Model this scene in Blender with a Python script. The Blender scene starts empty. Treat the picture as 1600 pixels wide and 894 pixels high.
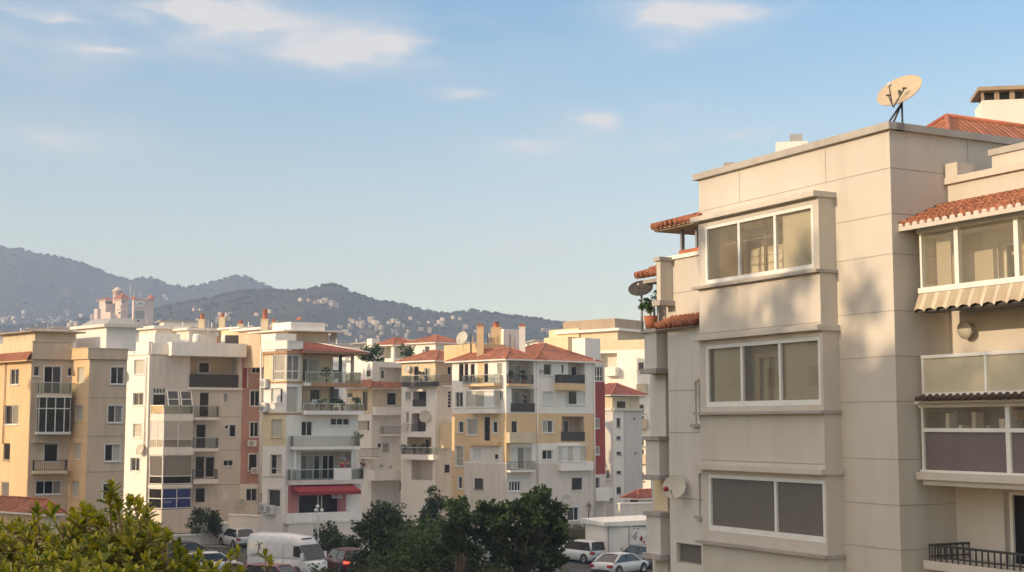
import bpy, bmesh, math, random
import numpy as np
from mathutils import Vector, Matrix, noise as mnoise
random.seed(11)
R_ = math.radians
SC = bpy.context.scene
COL = SC.collection

# ------------------------------------------------------------------ camera, sky, sun, exposure
F_PX = 2180.0                      # focal length in pixels of the 1600 px wide photograph
PITCH = math.atan(218 / F_PX)
CZ = 9.8                           # eye height: a third floor balcony
cam_d = bpy.data.cameras.new('camera'); cam = bpy.data.objects.new('camera', cam_d); COL.objects.link(cam)
cam.location = (0, 0, CZ); cam.rotation_euler = (R_(90) + PITCH, 0, 0)
cam_d.sensor_width = 36; cam_d.lens = 36 * F_PX / 1600
cam_d.clip_start = 0.1; cam_d.clip_end = 9000
SC.camera = cam

SUN_HEAD, SUN_EL = R_(-116), R_(17)
SUN_DIR = Vector((math.sin(SUN_HEAD) * math.cos(SUN_EL), math.cos(SUN_HEAD) * math.cos(SUN_EL), math.sin(SUN_EL)))
sun_d = bpy.data.lights.new('sun', 'SUN'); sun = bpy.data.objects.new('sun', sun_d); COL.objects.link(sun)
sun_d.energy = 2.5; sun_d.angle = R_(0.55); sun_d.color = (1.0, 0.75, 0.48)
sun.rotation_euler = (-SUN_DIR).to_track_quat('-Z', 'Y').to_euler()
SC.view_settings.view_transform = 'Standard'; SC.view_settings.look = 'None'
SC.view_settings.exposure = 0.85; SC.view_settings.gamma = 1.0
SC.render.engine = 'CYCLES'
try:
    SC.cycles.use_denoising = True
    SC.cycles.max_bounces = 6; SC.cycles.transparent_max_bounces = 16
    SC.cycles.volume_bounces = 2; SC.cycles.use_light_tree = False; SC.cycles.diffuse_bounces = 4; SC.cycles.caustics_reflective = False; SC.cycles.caustics_refractive = False
    SC.cycles.sample_clamp_indirect = 6
except Exception:
    pass

class NT:
    """short node-tree writer"""
    def __init__(s, nt): s.nt = nt
    def n(s, t, **kw):
        x = s.nt.nodes.new(t)
        for k, v in kw.items():
            if k in x.inputs.keys() if isinstance(k, str) else False: pass
            setattr(x, k, v)
        return x
    def l(s, a, b): s.nt.links.new(a, b)
    def math(s, op, a, b=None, c=None):
        x = s.nt.nodes.new('ShaderNodeMath'); x.operation = op
        for i, v in enumerate((a, b, c)):
            if v is None: continue
            if isinstance(v, (int, float)): x.inputs[i].default_value = v
            else: s.l(v, x.inputs[i])
        return x.outputs[0]

SKY_STRENGTH = 0.15
w = bpy.data.worlds.new('World'); SC.world = w; w.use_nodes = True
w.cycles.sampling_method = 'MANUAL'; w.cycles.sample_map_resolution = 256
T = NT(w.node_tree); w.node_tree.nodes.clear()
sky = T.n('ShaderNodeTexSky'); sky.sky_type = 'NISHITA'; sky.sun_disc = False
sky.sun_elevation = SUN_EL; sky.sun_rotation = SUN_HEAD
sky.air_density = 1.0; sky.dust_density = 0.9; sky.ozone_density = 1.3; sky.altitude = 50
tc = T.n('ShaderNodeTexCoord')
sep = T.n('ShaderNodeSeparateXYZ'); T.l(tc.outputs['Generated'], sep.inputs[0])
az = T.math('ARCTAN2', sep.outputs[0], sep.outputs[1]); el = T.math('ARCSINE', sep.outputs[2])
# clouds: thin streaks at infinity, in azimuth / elevation (radians)
def warp(scale, det, sx, sy, w_=0.0):
    cx = T.n('ShaderNodeCombineXYZ')
    T.l(T.math('MULTIPLY', az, sx), cx.inputs[0]); T.l(T.math('MULTIPLY', el, sy), cx.inputs[1]); cx.inputs[2].default_value = w_
    nz = T.n('ShaderNodeTexNoise'); nz.inputs['Scale'].default_value = scale; nz.inputs['Detail'].default_value = det
    nz.inputs['Roughness'].default_value = 0.55
    nz.inputs['Distortion'].default_value = 0.35
    T.l(cx.outputs[0], nz.inputs['Vector']); return nz.outputs['Fac']
n1 = warp(7, 8, .9, 2.8); n2 = warp(24, 8, .75, 2.4, 3.3)
def puff(px, py, rx, ry, amp, rot=0.0):
    a0 = math.atan((px - 800) / F_PX * 0.99); e0 = math.atan((665 - py) / F_PX)
    ra, re = rx * .95 / F_PX, ry * .92 / F_PX
    da = T.math('SUBTRACT', az, a0); de = T.math('SUBTRACT', el, e0)
    c, s_ = math.cos(rot), math.sin(rot)
    x = T.math('ADD', T.math('MULTIPLY', da, c / ra), T.math('MULTIPLY', de, s_ / ra))
    y = T.math('ADD', T.math('MULTIPLY', de, c / re), T.math('MULTIPLY', da, -s_ / re))
    r2 = T.math('ADD', T.math('MULTIPLY', x, x), T.math('MULTIPLY', y, y))
    return T.math('MULTIPLY', T.math('EXPONENT', T.math('MULTIPLY', r2, -1.0)), amp)
def total(lst):
    t = None
    for q in lst:
        m = puff(*q); t = m if t is None else T.math('ADD', t, m)
    return t
veil = total([(330, 42, 420, 62, .75), (30, 235, 190, 40, .55), (1075, 15, 130, 50, .6), (960, 195, 230, 40, .3), (850, 385, 170, 30, .35),
              (60, 90, 200, 70, .5), (620, 70, 200, 45, .5), (850, 225, 110, 30, .4), (1100, 225, 130, 18, .4, .12)])
core = total([(20, 58, 80, 18, 1.6), (355, 45, 100, 42, .75), (610, 60, 95, 26, 1.15), (500, 88, 70, 15, .95), (145, 95, 60, 14, .75), (705, 140, 55, 9, .8),
              (938, 184, 36, 18, 1.6), (990, 172, 55, 8, 1.3, .1), (1040, 26, 60, 30, 1.5), (1185, 8, 75, 18, 1.1), (850, 278, 60, 7, 1.3, .06), (330, 15, 90, 20, .7),
              (740, 28, 60, 14, .6), (20, 240, 60, 16, .7), (1010, 233, 70, 8, .55, .12), (1165, 215, 60, 8, .5, .12), (230, 30, 120, 22, .6), (835, 222, 50, 14, .6)])
def sstep(v, lo, hi):
    m = T.n('ShaderNodeMapRange'); m.interpolation_type = 'SMOOTHERSTEP'
    m.inputs[1].default_value = lo; m.inputs[2].default_value = hi; T.l(v, m.inputs[0]); return m.outputs[0]
cv = T.math('MULTIPLY', T.math('MULTIPLY', veil, sstep(n1, .26, .70)), .78)
cc = T.math('MULTIPLY', core, sstep(T.math('ADD', T.math('MULTIPLY', n2, .72), T.math('MULTIPLY', n1, .28)), .37, .70))
cov = T.math('MINIMUM', T.math('ADD', cv, T.math('MULTIPLY', cc, 1.0)), .86)
mix = T.n('ShaderNodeMix'); mix.data_type = 'RGBA'
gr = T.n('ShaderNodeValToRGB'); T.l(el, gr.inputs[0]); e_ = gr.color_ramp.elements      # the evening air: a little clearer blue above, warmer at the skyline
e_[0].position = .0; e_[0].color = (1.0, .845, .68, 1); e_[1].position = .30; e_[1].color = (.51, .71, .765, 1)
x_ = e_.new(.13); x_.color = (.96, .805, .66, 1); x_ = e_.new(.45); x_.color = (.85, .86, .80, 1); x_ = e_.new(.80); x_.color = (1.0, .80, .58, 1)  # the overhead stops, out of view, are warmed to tint the shade
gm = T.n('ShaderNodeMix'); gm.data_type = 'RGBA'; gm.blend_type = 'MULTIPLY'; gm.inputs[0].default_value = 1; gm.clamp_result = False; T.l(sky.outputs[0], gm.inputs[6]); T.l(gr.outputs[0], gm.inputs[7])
T.l(cov, mix.inputs[0]); T.l(gm.outputs[2], mix.inputs[6]); mix.inputs[7].default_value = (3.3, 3.06, 2.9, 1)
bg = T.n('ShaderNodeBackground'); bg.inputs[1].default_value = SKY_STRENGTH
zm = T.n('ShaderNodeMix'); zm.data_type = 'RGBA'; T.l(T.math('MULTIPLY', sstep(el, .46, .90), .9), zm.inputs[0]); T.l(mix.outputs[2], zm.inputs[6]); zm.inputs[7].default_value = (6.2, 4.95, 4.0, 1)  # bright warm veil added overhead, out of view, to lift the shaded walls
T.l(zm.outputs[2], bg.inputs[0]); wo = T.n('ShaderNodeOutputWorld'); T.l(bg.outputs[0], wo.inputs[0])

# ------------------------------------------------------------------ from a place in the view to a point in the world
cP, sP = math.cos(PITCH), math.sin(PITCH)
CAM = Vector((0, 0, CZ))
def ray(px, py):
    x = (px - 800) / F_PX; y = (447 - py) / F_PX
    return Vector((x, cP - y * sP, sP + y * cP))
def at(px, py, Y):
    d = ray(px, py); return CAM + d * (Y / d.y)
def gp(px, Y):
    p = at(px, 665, Y); return Vector((p.x, p.y))
def on_ground(px, py, z=0.0):
    d = ray(px, py); t = (z - CZ) / d.z; return CAM + d * t
def hd(deg): return Vector((math.sin(R_(deg)), math.cos(R_(deg))))
def along(P, deg, px):
    """walk from P in that heading until the sight line through column px"""
    d = hd(deg); r = ray(px, 665); k = r.x / r.y
    t = (k * P.y - P.x) / (d.x - k * d.y)
    return P + d * t

# ------------------------------------------------------------------ materials
MATS = {}
def mat_new(name):
    m = bpy.data.materials.new(name); m.use_nodes = True; t = NT(m.node_tree); m.node_tree.nodes.clear()
    out = t.n('ShaderNodeOutputMaterial'); MATS[name] = m
    return m, t, out
def pr(t, color=None, rough=.6, metal=0, spec=.5, **kw):
    b = t.n('ShaderNodeBsdfPrincipled')
    if color is not None: b.inputs['Base Color'].default_value = (*color, 1)
    b.inputs['Roughness'].default_value = rough; b.inputs['Metallic'].default_value = metal
    b.inputs['Specular IOR Level'].default_value = spec
    for k, v in kw.items(): b.inputs[k].default_value = v
    return b
def noise(t, scale, det=4, vec=None, rough=.55):
    n = t.n('ShaderNodeTexNoise'); n.inputs['Scale'].default_value = scale; n.inputs['Detail'].default_value = det; n.inputs['Roughness'].default_value = rough
    if vec is not None: t.l(vec, n.inputs['Vector'])
    return n.outputs['Fac']
def ramp2(t, fac, a, b, lo=.3, hi=.7):
    r = t.n('ShaderNodeValToRGB'); r.color_ramp.elements[0].color = (*a, 1); r.color_ramp.elements[1].color = (*b, 1)
    r.color_ramp.elements[0].position = lo; r.color_ramp.elements[1].position = hi
    t.l(fac, r.inputs[0]); return r.outputs[0]
def objco(t, sx=1, sy=1, sz=1):
    tc = t.n('ShaderNodeTexCoord'); mp = t.n('ShaderNodeMapping'); mp.inputs['Scale'].default_value = (sx, sy, sz)
    t.l(tc.outputs['Object'], mp.inputs[0]); return mp.outputs[0]
def mul(c, k): return tuple(min(1, x * k) for x in c)
def stucco(name, c, dirt=.13, rough=.85, bump=.15):
    m, t, o = mat_new(name)
    a = noise(t, .35, 5, objco(t)); b = noise(t, 1.3, 6, objco(t, 1.6, 1.6, .22)); g = noise(t, 45, 3, objco(t))
    c1 = ramp2(t, a, mul(c, 1 - dirt), mul(c, 1 + dirt * .4))
    mx = t.n('ShaderNodeMix'); mx.data_type = 'RGBA'; mx.blend_type = 'MULTIPLY'; mx.inputs[0].default_value = 1
    s = ramp2(t, b, (1 - dirt * 1.3, 1 - dirt * 1.45, 1 - dirt * 1.6), (1, 1, 1), .28, .55)
    t.l(c1, mx.inputs[6]); t.l(s, mx.inputs[7])
    p = pr(t, None, rough, spec=.25); t.l(mx.outputs[2], p.inputs['Base Color'])
    bm = t.n('ShaderNodeBump'); bm.inputs['Strength'].default_value = bump; bm.inputs['Distance'].default_value = .01
    t.l(g, bm.inputs['Height']); t.l(bm.outputs[0], p.inputs['Normal']); t.l(p.outputs[0], o.inputs[0]); return m
def plain(name, c, rough=.5, metal=0, var=.12, spec=.5, scale=3):
    m, t, o = mat_new(name); p = pr(t, None, rough, metal, spec)
    t.l(ramp2(t, noise(t, scale, 4, objco(t)), mul(c, 1 - var), mul(c, 1 + var)), p.inputs['Base Color']); t.l(p.outputs[0], o.inputs[0]); return m
def tiles(name, c, row=.34, colw=.21):
    m, t, o = mat_new(name); uv = t.n('ShaderNodeUVMap'); sp = t.n('ShaderNodeSeparateXYZ'); t.l(uv.outputs[0], sp.inputs[0])
    u = t.math('DIVIDE', sp.outputs[0], colw); v = t.math('DIVIDE', sp.outputs[1], row)
    wav = t.math('ABSOLUTE', t.math('SINE', t.math('MULTIPLY', u, math.pi)))
    saw = t.math('FRACT', v)
    cx = t.n('ShaderNodeCombineXYZ'); t.l(t.math('FLOOR', u), cx.inputs[0]); t.l(t.math('FLOOR', v), cx.inputs[1])
    wn = t.n('ShaderNodeTexWhiteNoise'); wn.noise_dimensions = '2D'; t.l(cx.outputs[0], wn.inputs['Vector'])
    c1 = ramp2(t, wn.outputs['Value'], mul(c, .78), (min(1, c[0] * 1.2), c[1] * 1.25, c[2] * 1.25), .1, .95)
    big = ramp2(t, noise(t, .5, 5, objco(t)), (.72, .7, .68), (1, 1, 1))
    mx = t.n('ShaderNodeMix'); mx.data_type = 'RGBA'; mx.blend_type = 'MULTIPLY'; mx.inputs[0].default_value = 1
    t.l(c1, mx.inputs[6]); t.l(big, mx.inputs[7])
    p = pr(t, None, .8, spec=.25); t.l(mx.outputs[2], p.inputs['Base Color'])
    h = t.math('ADD', t.math('MULTIPLY', wav, .07), t.math('MULTIPLY', t.math('SUBTRACT', 1, saw), .035))
    bm = t.n('ShaderNodeBump'); bm.inputs['Strength'].default_value = .9; bm.inputs['Distance'].default_value = 1
    t.l(h, bm.inputs['Height']); t.l(bm.outputs[0], p.inputs['Normal']); t.l(p.outputs[0], o.inputs[0]); return m
def glass_dark(name, c, rough=.06, spec=.6):
    m, t, o = mat_new(name); p = pr(t, None, rough, 0, spec)
    t.l(ramp2(t, noise(t, .9, 3, objco(t, 1, 1, .5)), mul(c, .55), mul(c, 1.5), .35, .65), p.inputs['Base Color'])
    t.l(p.outputs[0], o.inputs[0]); return m
def glass_thin(name, tint, refl=.12, haze_c=None, haze_f=0.0):
    m, t, o = mat_new(name)
    tr = t.n('ShaderNodeBsdfTransparent'); tr.inputs[0].default_value = (*tint, 1)
    gl = t.n('ShaderNodeBsdfGlossy'); gl.inputs['Roughness'].default_value = .02; gl.inputs[0].default_value = (.9, .9, .9, 1)
    lw = t.n('ShaderNodeLayerWeight'); lw.inputs[0].default_value = .22
    f = t.math('MINIMUM', t.math('ADD', t.math('MULTIPLY', lw.outputs['Fresnel'], .8), refl), 1.0)
    a = t.n('ShaderNodeMixShader'); t.l(f, a.inputs[0]); t.l(tr.outputs[0], a.inputs[1]); t.l(gl.outputs[0], a.inputs[2])
    if haze_c:
        d = t.n('ShaderNodeBsdfDiffuse'); d.inputs[0].default_value = (*haze_c, 1)
        b = t.n('ShaderNodeMixShader'); b.inputs[0].default_value = haze_f
        t.l(a.outputs[0], b.inputs[1]); t.l(d.outputs[0], b.inputs[2]); a = b
    t.l(a.outputs[0], o.inputs[0]); return m
def leafmat(name, lo, hi, trans=.3, rough=.45, spec=.4):
    m, t, o = mat_new(name); g = t.n('ShaderNodeNewGeometry')
    col = ramp2(t, g.outputs['Random Per Island'], lo, hi, .0, 1.0)
    p = pr(t, None, rough, 0, spec); t.l(col, p.inputs['Base Color'])
    tb = t.n('ShaderNodeBsdfTranslucent')
    hs = t.n('ShaderNodeHueSaturation'); hs.inputs['Value'].default_value = 1.5; hs.inputs['Saturation'].default_value = 1.15
    t.l(col, hs.inputs['Color']); t.l(hs.outputs[0], tb.inputs[0])
    x = t.n('ShaderNodeMixShader'); x.inputs[0].default_value = trans
    t.l(p.outputs[0], x.inputs[1]); t.l(tb.outputs[0], x.inputs[2]); t.l(x.outputs[0], o.inputs[0]); return m

M = {}
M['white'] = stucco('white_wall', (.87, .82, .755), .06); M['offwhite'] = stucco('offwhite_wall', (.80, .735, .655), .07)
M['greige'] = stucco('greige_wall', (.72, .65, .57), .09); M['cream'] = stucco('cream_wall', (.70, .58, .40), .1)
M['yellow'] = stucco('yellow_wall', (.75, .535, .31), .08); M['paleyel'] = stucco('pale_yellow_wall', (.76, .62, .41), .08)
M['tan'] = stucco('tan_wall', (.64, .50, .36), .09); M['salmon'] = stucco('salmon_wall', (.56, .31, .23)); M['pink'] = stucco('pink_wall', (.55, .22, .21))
M['red'] = stucco('red_wall', (.36, .075, .065)); M['brown'] = stucco('brown_wall', (.42, .33, .24)); M['hotel'] = stucco('hotel_wall', (.72, .57, .49), .06)
M['rwall'] = stucco('beige_wall', (.575, .528, .472), .07, .9, .3); M['rgrey'] = stucco('grey_wall', (.64, .60, .56), .08)
M['concrete'] = stucco('concrete', (.40, .38, .35), .2); M['coping'] = stucco('coping_stone', (.43, .40, .37), .12); M['sill'] = stucco('sill_stone', (.40, .375, .355), .15)
M['joint'] = plain('panel_joint', (.36, .315, .275), .9)
M['bronze'] = stucco('orange_band', (.46, .26, .14), .1)
M['frame'] = plain('white_frame', (.74, .73, .70), .4, var=.05); M['frame_dk'] = plain('dark_frame', (.055, .05, .048), .5)
M['metal'] = plain('grey_metal', (.30, .30, .31), .45, .3); M['dkmetal'] = plain('dark_metal', (.05, .048, .047), .5, .2); M['steel'] = plain('pale_steel', (.55, .55, .55), .35, .5)
M['wood'] = plain('brown_wood', (.16, .085, .05), .6)
M['tile'] = tiles('clay_tile', (.40, .155, .09)); M['tile_dk'] = tiles('dark_red_tile', (.27, .085, .065)); M['clay'] = plain('clay_pot', (.42, .14, .075), .8, var=.25)
M['glass'] = glass_dark('dark_glass', (.012, .012, .013), .08, .32); M['glass_g'] = glass_dark('grey_glass', (.055, .055, .053), .08, .35); M['glass_b'] = glass_dark('brown_glass', (.022, .018, .015), .1, .3)
M['cream_dish'] = plain('cream_dish', (.46, .375, .26), .5, var=.06); M['blind'] = plain('beige_blind', (.50, .47, .40), .7, var=.06); M['blind_w'] = plain('white_blind', (.66, .65, .62), .7, var=.06); M['blind_g'] = plain('grey_blind', (.145, .13, .12), .75, var=.04)
M['frost'] = plain('frosted_glass', (.36, .335, .28), .25, var=.08); M['frost_w'] = plain('warm_frosted_glass', (.52, .46, .34), .3, var=.06); M['dktile'] = plain('dark_eave_tile', (.075, .05, .04), .8, var=.4); M['khaki'] = plain('khaki_blind', (.56, .515, .42), .85, var=.05); M['curtain'] = plain('curtain', (.26, .23, .19), .9, var=.12, scale=2)
M['balglass'] = glass_thin('balcony_glass', (.78, .82, .81), .03); M['winglass'] = glass_thin('window_glass', (.94, .91, .82), .08, (.62, .57, .46), .17)
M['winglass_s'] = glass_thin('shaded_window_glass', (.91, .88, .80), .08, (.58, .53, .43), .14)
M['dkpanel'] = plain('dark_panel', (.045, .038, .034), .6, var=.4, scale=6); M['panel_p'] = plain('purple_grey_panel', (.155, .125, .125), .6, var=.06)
M['blue'] = plain('blue_panel', (.016, .026, .17), .4, var=.2); M['redcloth'] = plain('red_cloth', (.27, .03, .038), .85, var=.1)
M['letter'] = plain('pale_lettering', (.35, .37, .45), .6)
M['plasticw'] = plain('white_plastic', (.68, .67, .64), .45, var=.06); M['vent'] = plain('grey_vent', (.34, .34, .34), .6)
M['skin'] = plain('skin', (.42, .25, .17), .6); M['hair'] = plain('hair', (.03, .02, .016), .7)
M['bark'] = plain('bark', (.12, .085, .055), .9, var=.35, scale=14)

# ------------------------------------------------------------------ objects
def origin_of(o):
    v = Vector((0, 0, 0))
    while o is not None: v += o.location; o = o.parent
    return v
def tag(o, label=None, cat=None, group=None, kind=None):
    if label: o['label'] = label
    if cat: o['category'] = cat
    if group: o['group'] = group
    if kind: o['kind'] = kind
    return o
def thing(name, label, cat, loc=(0, 0, 0), rot=(0, 0, 0), group=None):
    o = bpy.data.objects.new(name, None); COL.objects.link(o); o.location = loc; o.rotation_euler = rot
    o.empty_display_size = .3
    return tag(o, label, cat, group)
def copy_tree(o, parent=None):
    c = o.copy(); COL.objects.link(c); c.parent = parent
    if parent is not None: c.matrix_parent_inverse = Matrix.Identity(4)
    for ch in list(o.children): copy_tree(ch, c)
    return c
def scale_of(o): return o

class MB:
    """collects faces, builds ONE mesh object"""
    def __init__(s): s.v = []; s.f = []; s.m = []; s.sm = []
    def face(s, pts, m, smooth=False):
        i = len(s.v); s.v += [tuple(p) for p in pts]; s.f.append(tuple(range(i, i + len(pts)))); s.m.append(m); s.sm.append(smooth)
    def raw(s, verts, faces, m, smooth=False):
        i = len(s.v); s.v += [tuple(p) for p in verts]
        for f in faces: s.f.append(tuple(k + i for k in f)); s.m.append(m); s.sm.append(smooth)
    def hexa(s, p, m):          # p[0..3] bottom ring, p[4..7] top ring
        s.raw(p, [(3, 2, 1, 0), (4, 5, 6, 7), (0, 1, 5, 4), (1, 2, 6, 5), (2, 3, 7, 6), (3, 0, 4, 7)], m)
    def box(s, lo, hi, m):
        (a, b, c), (d, e, f) = lo, hi
        s.hexa([(a, b, c), (d, b, c), (d, e, c), (a, e, c), (a, b, f), (d, b, f), (d, e, f), (a, e, f)], m)
    def bar(s, p, q, r, m, n=6, r2=None, caps=True):
        p, q = Vector(p), Vector(q); d = q - p
        if d.length < 1e-6: return
        z = d.normalized(); x = z.orthogonal().normalized(); y = z.cross(x); r2 = r if r2 is None else r2
        vs = [p + (x * math.cos(2 * math.pi * k / n) + y * math.sin(2 * math.pi * k / n)) * r for k in range(n)]
        vs += [q + (x * math.cos(2 * math.pi * k / n) + y * math.sin(2 * math.pi * k / n)) * r2 for k in range(n)]
        fs = [(k, (k + 1) % n, n + (k + 1) % n, n + k) for k in range(n)]
        if caps: fs += [tuple(range(n - 1, -1, -1)), tuple(range(n, 2 * n))]
        s.raw(vs, fs, m, n > 5)
    def tube(s, pts, rad, m, n=6):
        for k in range(len(pts) - 1): s.bar(pts[k], pts[k + 1], rad[k] if hasattr(rad, '__len__') else rad, m, n, rad[k + 1] if hasattr(rad, '__len__') else rad)
    def lathe(s, c, prof, m, n=16, ax=None):
        """prof: (r, h) pairs, turned about +Z at c (or about ax)"""
        c = Vector(c); z = Vector(ax or (0, 0, 1)).normalized(); x = z.orthogonal().normalized(); y = z.cross(x)
        vs = []
        for r, h in prof:
            for k in range(n):
                a = 2 * math.pi * k / n; vs.append(c + z * h + (x * math.cos(a) + y * math.sin(a)) * r)
        fs = []
        for j in range(len(prof) - 1):
            for k in range(n): fs.append((j * n + k, j * n + (k + 1) % n, (j + 1) * n + (k + 1) % n, (j + 1) * n + k))
        s.raw(vs, fs, m, True)
    def pieces(s, name, parent):
        """every separate piece becomes a part of its own"""
        own = {}; out = []
        par = list(range(len(s.v)))
        def root(a):
            while par[a] != a: a = par[a]
            return a
        for f in s.f:
            for v in f[1:]: par[root(v)] = root(f[0])
        for i, f in enumerate(s.f): own.setdefault(root(f[0]), []).append(i)
        for k, fl in own.items():
            b = MB()
            for i in fl: b.face([s.v[v] for v in s.f[i]], s.m[i], s.sm[i])
            out.append(b.build(name, parent))
        return out
    def build(s, name, parent=None, local=False, off=None):
        me = bpy.data.meshes.new(name); o = bpy.data.objects.new(name, me); COL.objects.link(o)
        org = Vector((0, 0, 0)) if local else (origin_of(parent) if parent is not None else (off or Vector((0, 0, 0))))
        me.from_pydata([(v[0] - org.x, v[1] - org.y, v[2] - org.z) for v in s.v], [], s.f)
        mats = []
        for m in s.m:
            if m not in mats: mats.append(m)
        for m in mats: me.materials.append(m)
        me.polygons.foreach_set('material_index', [mats.index(m) for m in s.m])
        me.polygons.foreach_set('use_smooth', s.sm)
        if any(m.name.endswith('tile') for m in mats):
            uv = me.uv_layers.new(name='UVMap'); me.update()
            for p in me.polygons:
                n = p.normal; h = Vector((0, 0, 1)).cross(n)
                h = h.normalized() if h.length > 1e-4 else Vector((1, 0, 0)); v = n.cross(h)
                for li in p.loop_indices:
                    c = me.vertices[me.loops[li].vertex_index].co; uv.data[li].uv = (c.dot(h), c.dot(v))
        me.update()
        if parent is not None: o.parent = parent
        elif off is not None and not local: o.location = off
        return o
# ------------------------------------------------------------------ facades and buildings
class Fac:
    """a vertical wall plane: u runs from A (left) to B (right), p is the distance out of the wall towards the viewer, z up"""
    def __init__(s, A, B, z0=0, z1=10, m=None):
        s.A = Vector((A[0], A[1])); s.B = Vector((B[0], B[1])); d = s.B - s.A; s.L = d.length; s.d = d.normalized(); s.n = Vector((s.d.y, -s.d.x))
        s.z0, s.z1, s.m = z0, z1, m; s.holes = []; s.zones = []
    def off(s, p, du0=0, du1=0):
        f = Fac(s.A + s.n * p + s.d * du0, s.B + s.n * p + s.d * du1, s.z0, s.z1, s.m); return f
    def pt(s, u, p, z):
        q = s.A + s.d * u + s.n * p; return Vector((q.x, q.y, z))
    def hit(s, px, py, p=0):
        r = ray(px, py); a = s.A + s.n * p
        t = (a.x * s.n.x + a.y * s.n.y) / (r.x * s.n.x + r.y * s.n.y)
        q = CAM + r * t; return (Vector((q.x, q.y)) - a).dot(s.d), q.z
    def rect(s, x0, y0, x1, y1, p=0):
        xm, ym = (x0 + x1) / 2, (y0 + y1) / 2
        return s.hit(x0, ym, p)[0], s.hit(x1, ym, p)[0], s.hit(xm, y1, p)[1], s.hit(xm, y0, p)[1]
    def box(s, mb, u0, u1, p0, p1, z0, z1, m):
        q = s.pt
        mb.hexa([q(u0, p1, z0), q(u1, p1, z0), q(u1, p0, z0), q(u0, p0, z0), q(u0, p1, z1), q(u1, p1, z1), q(u1, p0, z1), q(u0, p0, z1)], m)
    def quad(s, mb, u0, u1, p, z0, z1, m):
        q = s.pt; mb.face([q(u0, p, z0), q(u1, p, z0), q(u1, p, z1), q(u0, p, z1)], m)
    def wall(s, mb):
        hs = []
        for (a, b, c, d, dep, rm) in s.holes:
            a, b, c, d = max(a, .01), min(b, s.L - .01), max(c, s.z0 + .01), min(d, s.z1 - .01)
            if b - a > .02 and d - c > .02: hs.append((a, b, c, d, dep, rm))
        us = {0.0, s.L}; zs = {s.z0, s.z1}
        for h in hs: us |= {h[0], h[1]}; zs |= {h[2], h[3]}
        for z in s.zones: us |= {min(max(z[0], 0), s.L), min(max(z[1], 0), s.L)}; zs |= {min(max(z[2], s.z0), s.z1), min(max(z[3], s.z0), s.z1)}
        us, zs = sorted(us), sorted(zs)
        for i in range(len(us) - 1):
            if us[i + 1] - us[i] < 1e-4: continue
            for j in range(len(zs) - 1):
                if zs[j + 1] - zs[j] < 1e-4: continue
                u, z = (us[i] + us[i + 1]) / 2, (zs[j] + zs[j + 1]) / 2
                if any(h[0] < u < h[1] and h[2] < z < h[3] for h in hs): continue
                m = s.m
                for q in s.zones:
                    if q[0] < u < q[1] and q[2] < z < q[3]: m = q[4]
                s.quad(mb, us[i], us[i + 1], 0, zs[j], zs[j + 1], m)
        for (a, b, c, d, dep, rm) in hs:
            q = s.pt; m = rm or s.m; D = -dep
            mb.face([q(a, 0, c), q(a, D, c), q(b, D, c), q(b, 0, c)], m); mb.face([q(a, 0, d), q(b, 0, d), q(b, D, d), q(a, D, d)], m)
            mb.face([q(a, 0, c), q(a, 0, d), q(a, D, d), q(a, D, c)], m); mb.face([q(b, 0, c), q(b, D, c), q(b, D, d), q(b, 0, d)], m)

def conv(x0, y0, s): return lambda x, y: (x0 + x / s, y0 + y / s)

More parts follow.
